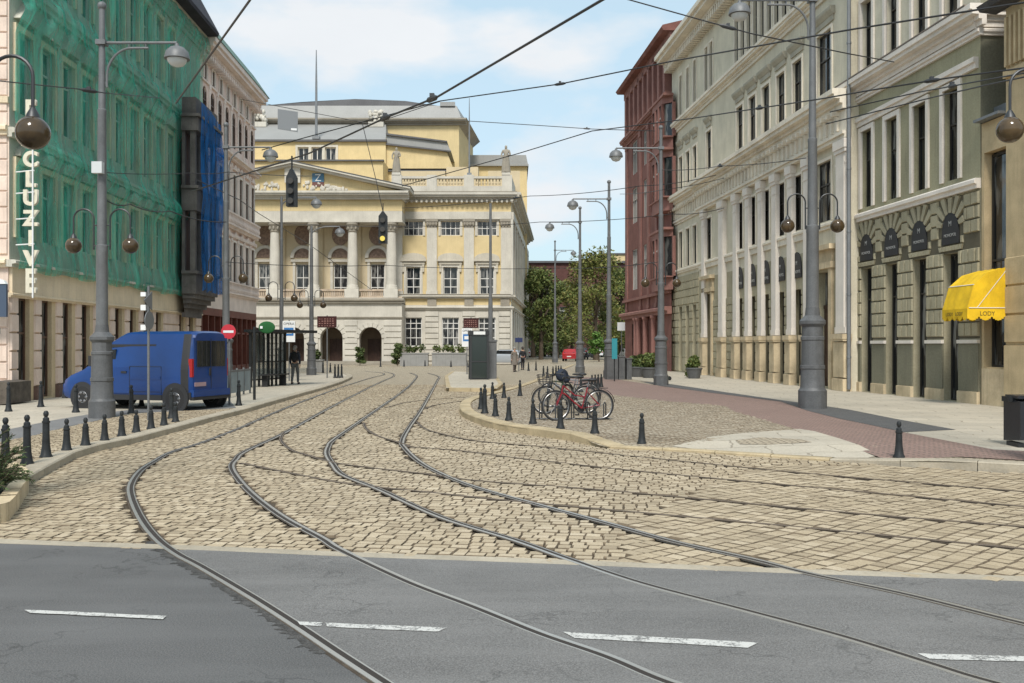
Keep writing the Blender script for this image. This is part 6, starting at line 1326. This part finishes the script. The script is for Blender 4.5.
bgp = G(566,419.5,.12); bg_ = empty('saddle_bag', (bgp.x, G(580,414,.12).y, .98), .3, 'dark navy bag lying on the handlebars of the black bicycle', 'bag'); mb = MB(); mb.ball((0,0,.14),(.17,.14,.17),14,10); mb.ball((.1,0,.06),(.13,.12,.12),10,8); mb.build('body', surf('navy_fabric', (.025,.032,.05), .8, var=.2, vs=6), bg_, True); mb = MB(); mb.tube([(-.1,-.14,.18),(0,-.16,.3),(.1,-.14,.18)],.012,6); mb.build('strap', M['trim_black'], bg_, True)
rk = empty('bicycle_rack', G(571,420,.12), 0, 'low grey steel rack under the parked bicycles', 'bicycle rack'); mb = MB()
for k in range(5): x = -.75+.38*k; mb.tube([(x,-.05,0),(x,-.05,.38),(x+.03,.0,.42),(x+.06,.05,.38),(x+.06,.05,0)], .016, 6)
mb.tube([(-.9,0,.03),(.95,0,.03)], .02, 6); mb.build('hoops', M['dark_steel'], rk, True)
def moto(label, px, py, rz):
    p = G(px, py); o = empty('motorbike', p, rz, label, 'motorbike', 'motorbikes at the end of the street')
    for x in (0, 1.3): mb = MB(); mb.M = Matrix.Translation((x,0,.31)) @ Matrix.Rotation(PI/2,4,'X'); mb.lathe([(.2,-.06),(.31,-.05),(.31,.05),(.2,.06)],20); mb.build('wheel', M['tyre'], o, 35)
    mb = MB(); mb.ball((.85,0,.82),(.3,.15,.17),12,8); mb.ball((.6,0,.5),(.32,.17,.22),12,8); mb.tube([(1.3,0,.31),(1.05,0,.95)],.04,8); mb.tube([(0,0,.31),(.6,0,.4)],.04,8); mb.build('frame', M['trim_black'], o, True)
    mb = MB(); mb.ball((.3,0,.82),(.36,.14,.08),12,8); mb.build('seat', M['tyre'], o, True); mb = MB(); mb.tube([(1.0,-.35,1.02),(1.08,0,1.0),(1.0,.35,1.02)],.018,6); mb.build('handlebar', M['trim_black'], o, True); mb = MB(); mb.ball((1.2,0,.88),(.1,.1,.1),10,8); mb.build('headlight', M['head'], o, True)
moto('black motorbike beside the white car at the street end', 587.5, 359.5, math.radians(250)); moto('black motorbike behind the nearest one at the street end', 592, 358, math.radians(235))
sc_ = G(669.5, 380.5, .12); s = empty('kick_scooter', sc_, 2.4, 'dark green kick scooter leaning by the right footway lamp post', 'scooter'); mb = MB(); mb.tube([(0,0,.12),(.8,0,.12)],.04,8); mb.tube([(.8,0,.12),(.74,0,1.1)],.025,8); mb.tube([(.74,-.24,1.1),(.74,.24,1.1)],.018,6); mb.build('frame', plain('scooter_green', (.02,.05,.04), .4), s, True)
for x in (0,.86): mb = MB(); mb.M = Matrix.Translation((x,0,.11)) @ Matrix.Rotation(PI/2,4,'X'); mb.lathe([(.06,-.025),(.11,-.02),(.11,.02),(.06,.025)],16); mb.build('wheel', M['tyre'], s, 35)
# ================================================================== people
def skinned(name, V, E, mat, parent, sub=2):
    me = bpy.data.meshes.new(name); me.from_pydata([v[0] for v in V], E, []); me.materials.append(mat)
    o = link(name, me, parent); md = o.modifiers.new('skin', 'SKIN'); sv = me.skin_vertices[0].data
    for i, v in enumerate(V):
        r = v[1] if isinstance(v[1], tuple) else (v[1], v[1]); sv[i].radius = r; sv[i].use_root = (i == 0)
    md.use_smooth_shade = True; sb = o.modifiers.new('sub', 'SUBSURF'); sb.levels = sb.render_levels = sub
    return o
M['skin'] = surf('skin', (.45,.27,.19), .6, var=.08, bump=0)
def person(label, loc, rz, h, jacket, trousers, hair, stride=.0, bend=.1, coat=False, arms=(0,0)):
    P = empty('person', loc, rz, label, 'person', 'people on foot'); k = h/1.76; P.scale = (k,k,k)
    J = {'pel':(0,0,.95),'spn':(0,.01,1.15),'chs':(0,.0,1.36),'nck':(0,-.01,1.5),'h0':(0,-.025,1.58),'h1':(0,-.025,1.67),'h2':(0,-.015,1.75),'nose':(0,-.135,1.635)}
    Rr = {'pel':(.13,.10),'spn':(.12,.09),'chs':(.15,.10),'nck':.05,'h0':(.062,.075),'h1':(.075,.092),'h2':(.045,.055),'nose':.013}
    E = [('pel','spn'),('spn','chs'),('chs','nck'),('nck','h0'),('h0','h1'),('h1','h2'),('h0','nose')]
    for s, sg in (('l',1),('r',-1)):
        a = arms[0 if s == 'l' else 1]; st = stride*sg
        J.update({s+'sh':(sg*.175,0,1.42),s+'el':(sg*.235,.03-a*.1-st*.15,1.15),s+'wr':(sg*.235,-.04-a*.28-st*.3,.93+a*.25),s+'pm':(sg*.232,-.06-a*.34-st*.32,.86+a*.25),s+'hp':(sg*.085,0,.90),s+'kn':(sg*.095,-.03+st*.55-abs(st)*.1,.50),s+'an':(sg*.095,.02+st*1.0,.085+max(0,st)*.1),s+'to':(sg*.11,-.13+st*1.0,.035+max(0,st)*.02)})
        Rr.update({s+'sh':.06,s+'el':.042,s+'wr':.027,s+'pm':(.03,.018),s+'hp':.085,s+'kn':.055,s+'an':.038,s+'to':(.042,.03)})
        E += [('chs',s+'sh'),(s+'sh',s+'el'),(s+'el',s+'wr'),(s+'wr',s+'pm'),('pel',s+'hp'),(s+'hp',s+'kn'),(s+'kn',s+'an'),(s+'an',s+'to')]
        px, py, pz = J[s+'pm']
        for f in range(4):
            n = f'{s}f{f}'; ln = (.075,.085,.08,.06)[f]; y = py-.03+.02*f; J[n+'a'] = (px,y,pz-.03); J[n+'b'] = (px-sg*.012,y-.004,pz-.03-ln*.6); J[n+'c'] = (px-sg*.028,y-.006,pz-.03-ln); Rr[n+'a'] = .009; Rr[n+'b'] = .008; Rr[n+'c'] = .007; E += [(s+'pm',n+'a'),(n+'a',n+'b'),(n+'b',n+'c')]
        J[s+'t'] = (px,py-.045,pz-.005); J[s+'u'] = (px-sg*.01,py-.06,pz-.045); Rr[s+'t'] = .01; Rr[s+'u'] = .008; E += [(s+'pm',s+'t'),(s+'t',s+'u')]
    def sub(keys, grow, name, mat):
        keys = [q for q in keys]; ix = {q: i for i, q in enumerate(keys)}; g = lambda r: tuple(x+grow for x in (r if isinstance(r, tuple) else (r, r)))
        return skinned(name, [(J[q], g(Rr[q])) for q in keys], [(ix[a], ix[b]) for a, b in E if a in ix and b in ix], mat, P)
    sub(J.keys(), 0, 'body', M['skin'])
    sub(['pel','spn','chs','lsh','lel','lwr','rsh','rel','rwr']+(['lhp','rhp'] if coat else []), .022, 'jacket', jacket)
    if coat: mb = MB(); mb.lathe([(.25,.5),(.24,.7),(.2,.95),(.17,1.15)],14); mb.build('coat_skirt', jacket, P, True)
    sub(['pel','lhp','lkn','lan','rhp','rkn','ran'], .018, 'trousers', trousers)
    mb = MB()
    for s in 'lr': a, t = J[s+'an'], J[s+'to']; mb.ball(((a[0]+t[0])/2,(a[1]+t[1])/2-.01,.05+a[2]-.085),(.055,.15,.05),10,8)
    mb.build('shoes', M['trim_black'], P, True); mb = MB(); mb.ball((0,-.005,1.715),(.098,.112,.095),14,10); mb.ball((0,.05,1.66),(.09,.07,.1),12,8); mb.build('hair', hair, P, True)
    mb = MB(); 
    for sg in (1,-1): mb.ball((sg*.035,-.113,1.665),(.012,.008,.008),8,6); mb.ball((sg*.085,-.02,1.64),(.014,.025,.035),8,6)
    mb.box(-.025,.025,-.119,-.112,1.588,1.596); mb.build('face_features', plain('dark_features', (.10,.05,.04), .6) if 'dark_features' not in bpy.data.materials else bpy.data.materials['dark_features'], P, True)
    return P
cl = lambda n, c: surf(n, c, .85, var=.15, vs=5, bump=.05)
dkh = plain('dark_hair', (.03,.022,.018), .7); grh = plain('grey_hair', (.25,.24,.23), .7)
pp1 = G(295, 384.3, .1); person('person in dark jacket and grey trousers walking away by the tram shelter', pp1, PI-.1, 1.74, cl('navy_jacket', (.03,.035,.05)), cl('grey_trousers', (.11,.115,.115)), grh, stride=.16)
bk = empty('backpack', pp1+Vector((.02,-.22,1.12)), -.1, 'black backpack worn by the person walking beside the tram shelter', 'backpack'); mb = MB(); mb.ball((0,0,.14),(.16,.1,.24),14,10); mb.ball((0,-.07,.05),(.11,.06,.12),12,8); mb.build('bag', cl('black_nylon', (.018,.018,.02)), bk, True)
mb = MB()
for sg in (1,-1): mb.tube([(sg*.1,.05,.34),(sg*.12,.2,.38),(sg*.13,.34,.22),(sg*.12,.3,.0)],.018,6)
mb.build('strap', M['trim_black'], bk, True)
person('person in a long grey brown coat near the silver car', G(514.5,371.8), .4, 1.72, cl('brown_coat', (.17,.15,.13)), cl('brown_trousers', (.12,.10,.09)), grh, stride=.1, coat=True)
person('person in black standing beside the one in the long coat', G(522.7,369.9), PI+.3, 1.74, cl('black_jacket', (.02,.02,.024)), cl('black_trousers', (.025,.025,.03)), dkh, stride=.08)
person('small far person in black walking under the trees', G(540.6,354.2), .2, 1.75, cl('black_coat', (.015,.016,.02)), cl('dark_trousers', (.02,.02,.022)), dkh, stride=.15, coat=True)
person('far person in dark clothes at the opera side pavement', G(531.5,356.5), PI, 1.72, cl('slate_jacket', (.05,.055,.065)), cl('slate_trousers', (.03,.03,.04)), dkh, stride=.12)
def statue(px, pyb, pyt, Y, label):
    b = at(px, pyb, Y); h = at(px, pyt, Y).z-b.z; o = empty('statue', b, 0, label, 'statue', 'statues on the opera balustrade'); k = (h-.35)/1.76; M_ = M['t_stone']
    mb = MB(); mb.box(-.42,.42,-.4,.4,0,.3); mb.lathe([(.36,.3),(.38,.35),(.33,.38)],12); mb.build('plinth', M['t_white'], o); mb = MB(); mb.lathe([(.31*k,.35),(.27*k,.35+.5*k),(.21*k,.35+.9*k),(.17*k,.35+1.1*k)],12)
    for j in range(7): a = 2*PI*j/7; mb.tube([(.27*k*math.cos(a),.27*k*math.sin(a),.36),(.16*k*math.cos(a+.3),.16*k*math.sin(a+.3),.35+1.05*k)],.05*k,6)
    mb.build('drapery', M_, o, True); z = .35
    V = [((0,0,z+.95*k),.16*k),((0,0,z+1.15*k),.15*k),((0,0,z+1.36*k),.17*k),((0,0,z+1.5*k),.065*k),((0,-.02*k,z+1.6*k),.09*k),((0,-.02*k,z+1.7*k),.09*k),((0,0,z+1.77*k),.05*k),((.2*k,0,z+1.42*k),.075*k),((.28*k,-.05*k,z+1.15*k),.06*k),((.12*k,-.22*k,z+1.1*k),.045*k),((-.2*k,0,z+1.42*k),.075*k),((-.3*k,-.02*k,z+1.18*k),.06*k),((-.27*k,-.1*k,z+.9*k),.045*k)]
    skinned('figure', V, [(0,1),(1,2),(2,3),(3,4),(4,5),(5,6),(2,7),(7,8),(8,9),(2,10),(10,11),(11,12)], M_, o); return o
statue(396.5, 176, 147.5, 98, 'stone statue on the balustrade post beside the pediment'); statue(506, 176, 145.5, 98, 'stone statue on the right end post of the balustrade')
# ================================================================== planting
def leafmat(name, a, b_, c_):
    m, nt, b = newmat(name); g = nt.nodes.new('ShaderNodeNewGeometry'); r = nt.nodes.new('ShaderNodeValToRGB'); e = r.color_ramp.elements; e[0].color = (*a,1); e[1].color = (*c_,1); k = e.new(.5); k.color = (*b_,1); L(nt, g.outputs['Random Per Island'], r.inputs[0])
    L(nt, r.outputs[0], b.inputs['Base Color']); b.inputs['Roughness'].default_value = .6; b.inputs['Specular IOR Level'].default_value = .25
    try: b.inputs['Subsurface Weight'].default_value = 0
    except KeyError: pass
    return m
lf = {'dark': leafmat('dark_leaf', (.045,.075,.024), (.075,.105,.034), (.11,.13,.045)), 'mid': leafmat('mid_leaf', (.07,.105,.03), (.115,.15,.045), (.17,.18,.06)), 'autumn': leafmat('turning_leaf', (.09,.12,.03), (.15,.17,.045), (.20,.175,.06)), 'bright': leafmat('bright_leaf', (.05,.12,.02), (.09,.18,.035), (.13,.22,.05)), 'juniper': leafmat('juniper_leaf', (.025,.05,.02), (.06,.095,.04), (.13,.16,.07)), 'brown': leafmat('russet_leaf', (.09,.08,.03), (.13,.095,.04), (.10,.11,.035))}
M['bark'] = surf('bark', (.09,.07,.05), .9, var=.3, vs=3, bump=.5, bs=12)
def leaves(mb, c, rad, n, size, rr, squash=1.0):
    for _ in range(n):
        d = Vector((rr.gauss(0,1), rr.gauss(0,1), rr.gauss(0,1))).normalized()*rr.random()**.4; p = Vector(c)+Vector((d.x*rad,d.y*rad,d.z*rad*squash)); s = size*rr.uniform(.6,1.35)
        a = Vector((rr.gauss(0,1), rr.gauss(0,1), rr.gauss(0,.6))).normalized(); b_ = a.cross(Vector((rr.gauss(0,1), rr.gauss(0,1), rr.gauss(0,1)))).normalized()
        mb.add([p-a*s-b_*s*.1, p+b_*s*.5, p+a*s, p-b_*s*.5], [(0,1,2,3)])
def tree(label, x, y, h, rad, kind, seed, clumps=34, per=210, size=.2, group='trees beyond the plaza', low=.22, mats=None):
    rr = random.Random(seed); o = empty('tree', (x,y,0), rr.random()*6, label, 'tree', group); mb = MB(); th = h*.55; tr = .02*h
    mb.tube([(0,0,-.1),(.05,0,th*.3),(-.1,.08,th*.7),(0,0,th),(.1,.1,h*.85)],[tr*1.5,tr*1.1,tr*.85,tr*.6,tr*.15],9); cs = []
    for k in range(clumps):
        t = rr.random(); z = h*(low+(1-low)*t*.93); prof = math.sin(PI*min(1,(.12+.86*t)))**.6; a = rr.random()*2*PI; q = rad*prof*rr.uniform(.25,.95); cs.append((q*math.cos(a), q*math.sin(a), z))
        if k % 3 == 0: mb.tube([(0,0,z*.55),(q*math.cos(a)*.5,q*math.sin(a)*.5,z*.82),(q*math.cos(a)*.95,q*math.sin(a)*.95,z)],[tr*.45,tr*.28,tr*.08],6)
    mb.build('trunk', M['bark'], o, True); mb = MB()
    for c in cs: leaves(mb, c, rad*rr.uniform(.26,.42), per, size, rr, .75); 
    mb.build('crown', lf[kind], o); return o
def at0(px, Y): return (px-CX)/F*Y
for lab, px, Y, h, rad, kd, sd in [('large round tree turning yellow beyond the bicycles, the biggest in view',596,125,14.0,5.2,'autumn',1),('green tree left of the large yellowing tree, against the opera corner',541,128,12.0,3.6,'mid',2),('russet topped tree farthest left beside the opera side wall',533,150,14.0,3.2,'brown',3),('dark green tree behind the farthest lamp post',557,140,11.0,3.6,'mid',4),('dark tree at the right end of the tree row, touching the red building',621,132,12.0,3.6,'dark',5),('low olive tree filling the gap under the large yellowing tree',572,150,11.5,5.0,'autumn',6)]:
    tree(lab, at0(px, Y), Y, h, rad, kd, sd)
tree('small bright green young tree at the end of the street', at0(599,112), 112, 3.6, 1.5, 'bright', 7, 14, 90, .16, low=.3)
tree('low dark hedge-like tree right of the opera corner', at0(545,165), 165, 7.0, 5.0, 'dark', 8, low=.08); tree('low dark bushy tree behind the parked cars at right', at0(612,160), 160, 7.0, 5.5, 'dark', 9, low=.08)
# far buildings
bb_ = empty('brick_building', (at0(580,195),195,0), 0, 'wide dark red brick building behind the trees', 'building'); w0, w1 = at0(520,195)-at0(580,195), at0(640,195)-at0(580,195); mb = MB(); zt = H+(345-263)/F*195; wops = [(w0+1.5+k*3.2,w0+3.1+k*3.2,z,z+2) for k in range(6) for z in (3,7.5,12)]; wall(mb, w0, w1, 0, zt, wops, .3); mb.box(w0,w1,.5,12,0,zt); mb.build('wall', surf('dark_brick', (.10,.045,.038), .9, var=.2), bb_); mb = MB(); mb.box(w0-.3,w1+.3,-.5,12,zt,zt+.4); mb.build('roof', M['theatre_roof'], bb_)
for o in wops: window(bb_, (o[0]+o[1])/2, o[2], 1.6, 2, .25, M['white_frame'], M['glass'], 2, (.6,))
yb_ = empty('yellow_block', (at0(616,210),210,0), 0, 'pale yellow block whose top shows above the brick building', 'building'); mb = MB(); zt = H+(345-254.5)/F*210; mb.box(-2.6,3.5,0,9,0,zt); mb.build('wall', M['t_yellow'], yb_); mb = MB(); mb.box(-2.9,3.8,-.3,9,zt,zt+.3); mb.build('roof', M['theatre_roof'], yb_)
# planter boxes in front of the theatre
def planter_box(px0, px1, py, h, label, plants, kind='dark', z0=0):
    a, b_ = G(px0, py), G(px1, py); o = empty('planter_box', ((a.x+b_.x)/2, a.y, 0), 0, label, 'planter', 'grey planters before the opera'); hw_ = (b_.x-a.x)/2; mb = MB(); mb.box(-hw_,hw_,0,.7,0,h); mb.box(-hw_-.05,hw_+.05,-.05,.75,h-.1,h); mb.build('box', M['planter'] , o)
    mb = MB(); rr = random.Random(int(px0))
    for k in range(plants): leaves(mb, (-hw_+.3+(2*hw_-.6)*rr.random(), .35, h+rr.uniform(.15,.55)), rr.uniform(.2,.4), 60, .12, rr)
    mb.build('foliage', lf[kind], o)
M['planter'] = surf('grey_planter', (.27,.27,.26), .85, var=.12, vs=2, streak=.3)
planter_box(400, 428, 366, 1.2, 'long grey planter box before the first opera window right of the portico', 9); planter_box(432, 466, 366, 1.2, 'long grey planter box before the middle opera window', 12, 'mid'); planter_box(309, 322, 372.5, .9, 'small planter box behind the walking person and shelter', 5)
def shrub(label, p, h, r, kind, seed, size=.12, n=16, per=90, cat='shrub'):
    rr = random.Random(seed); o = empty('shrub', p, 0, label, cat); mb = MB()
    for k in range(5): a = rr.random()*6.3; mb.tube([(0,0,-.02),(r*.4*math.cos(a),r*.4*math.sin(a),h*.7)],[.02,.008],5)
    mb.build('stem', M['bark'], o, True); mb = MB()
    for k in range(n): a = rr.random()*6.3; q = r*rr.random()**.5*.8; leaves(mb, (q*math.cos(a),q*math.sin(a),h*rr.uniform(.15,.95)), r*.45, per, size, rr)
    mb.build('foliage', lf[kind], o)
shrub('dark upright shrub beside the right arch of the portico', G(360,365.5), 1.9, .5, 'dark', 21); shrub('small dark shrub where the portico meets the wing', G(397.5,366), 2.0, .5, 'dark', 22)
shrub('round dark potted shrub by the red building door', G(637,376,.12), 1.2, .55, 'dark', 23); shrub('spreading olive shrub between the red building door and lamp post', G(649,377,.12), 1.3, .7, 'mid', 24); shrub('small green potted plant against the pale building', G(694,377.5,.12), 1.1, .4, 'mid', 25)
for px, py, l in ((637,377,'dark square pot under the round shrub at the red building'),(649,378,'wide dark pot under the spreading olive shrub'),(694,378.5,'small dark pot under the plant by the pale building')):
    o = tag(empty('plant_pot', G(px,py,.12), 0), l, 'plant pot'); mb = MB(); mb.lathe([(.3,0),(.42,.5),(.45,.5),(.45,.56),(.36,.56)],16); mb.build('pot', M['pole_dark'], o, 30)
# juniper planter at the left edge
pl = empty('stone_planter', G(0,505,0), 0, 'curved stone edged planter at the left frame edge', 'planter'); o_ = Vector(pl.location); line = smooth_line(g2([(-420,541),(-250,537),(-150,533.5),(-60,530),(0,523.5),(14,515),(24,500),(29,488),(20,478),(-10,470),(-90,466),(-220,466),(-330,470)]), 5); Nn = normals(line); mb = MB(); nblk = 9; seg = len(line)//nblk
loc_line = [Vector((p.x-o_.x, p.y-o_.y)) for p in line]
for k in range(0, len(line)-1, 2): q = loc_line[k:k+3]; nn = Nn[k:k+3]; q2 = [q[0].lerp(q[1],.04)]+q[1:-1]+[q[-1].lerp(q[-2],.04)] if len(q) > 2 else q; bar(mb, q2, nn, 0, .17, -.02, .2+RND.uniform(-.006,.006))
mb.build('kerb_stone', M['sandstone'], pl); inn = [loc_line[i]+Nn[i]*.15 for i in range(len(line))]; mb = MB(); mb.poly([(p.x,p.y,.14) for p in inn]); mb.build('soil', M['bed'], pl)
jn = empty('juniper_bush', G(-18,498,.14), 0, 'feathery green juniper bush drooping over the stone planter', 'bush'); rr = random.Random(5); mb = MB(); st = MB()
for k in range(170):
    a = rr.uniform(0, 2*PI); ln = rr.uniform(.35,.78); el = rr.uniform(.25,1.2); P = []; p = Vector((rr.uniform(-.15,.15), rr.uniform(-.15,.15), rr.uniform(.0,.35)))
    d = Vector((math.cos(a)*math.cos(el), math.sin(a)*math.cos(el), math.sin(el)))
    for j in range(9): P.append(p.copy()); p += d*ln/8; d.z -= .17*(j/5); d.normalize()
    st.tube(P, .006, 4)
    for j in range(1, 9):
        for m_ in range(7):
            b_ = P[j].lerp(P[j-1], rr.random()); dd = (P[j]-P[j-1]).normalized(); sd = Vector((rr.gauss(0,1),rr.gauss(0,1),rr.gauss(0,.7))).normalized(); tip = b_+(dd*.7+sd*.6).normalized()*rr.uniform(.05,.10); wv = dd.cross(sd)*.011; mb.add([b_-wv*.4, b_.lerp(tip,.5)-wv, tip, b_.lerp(tip,.5)+wv], [(0,1,2,3)])
jn.scale = (.78,.78,.85); st.build('stem', M['bark'], jn, True); mb.build('foliage', lf['juniper'], jn)
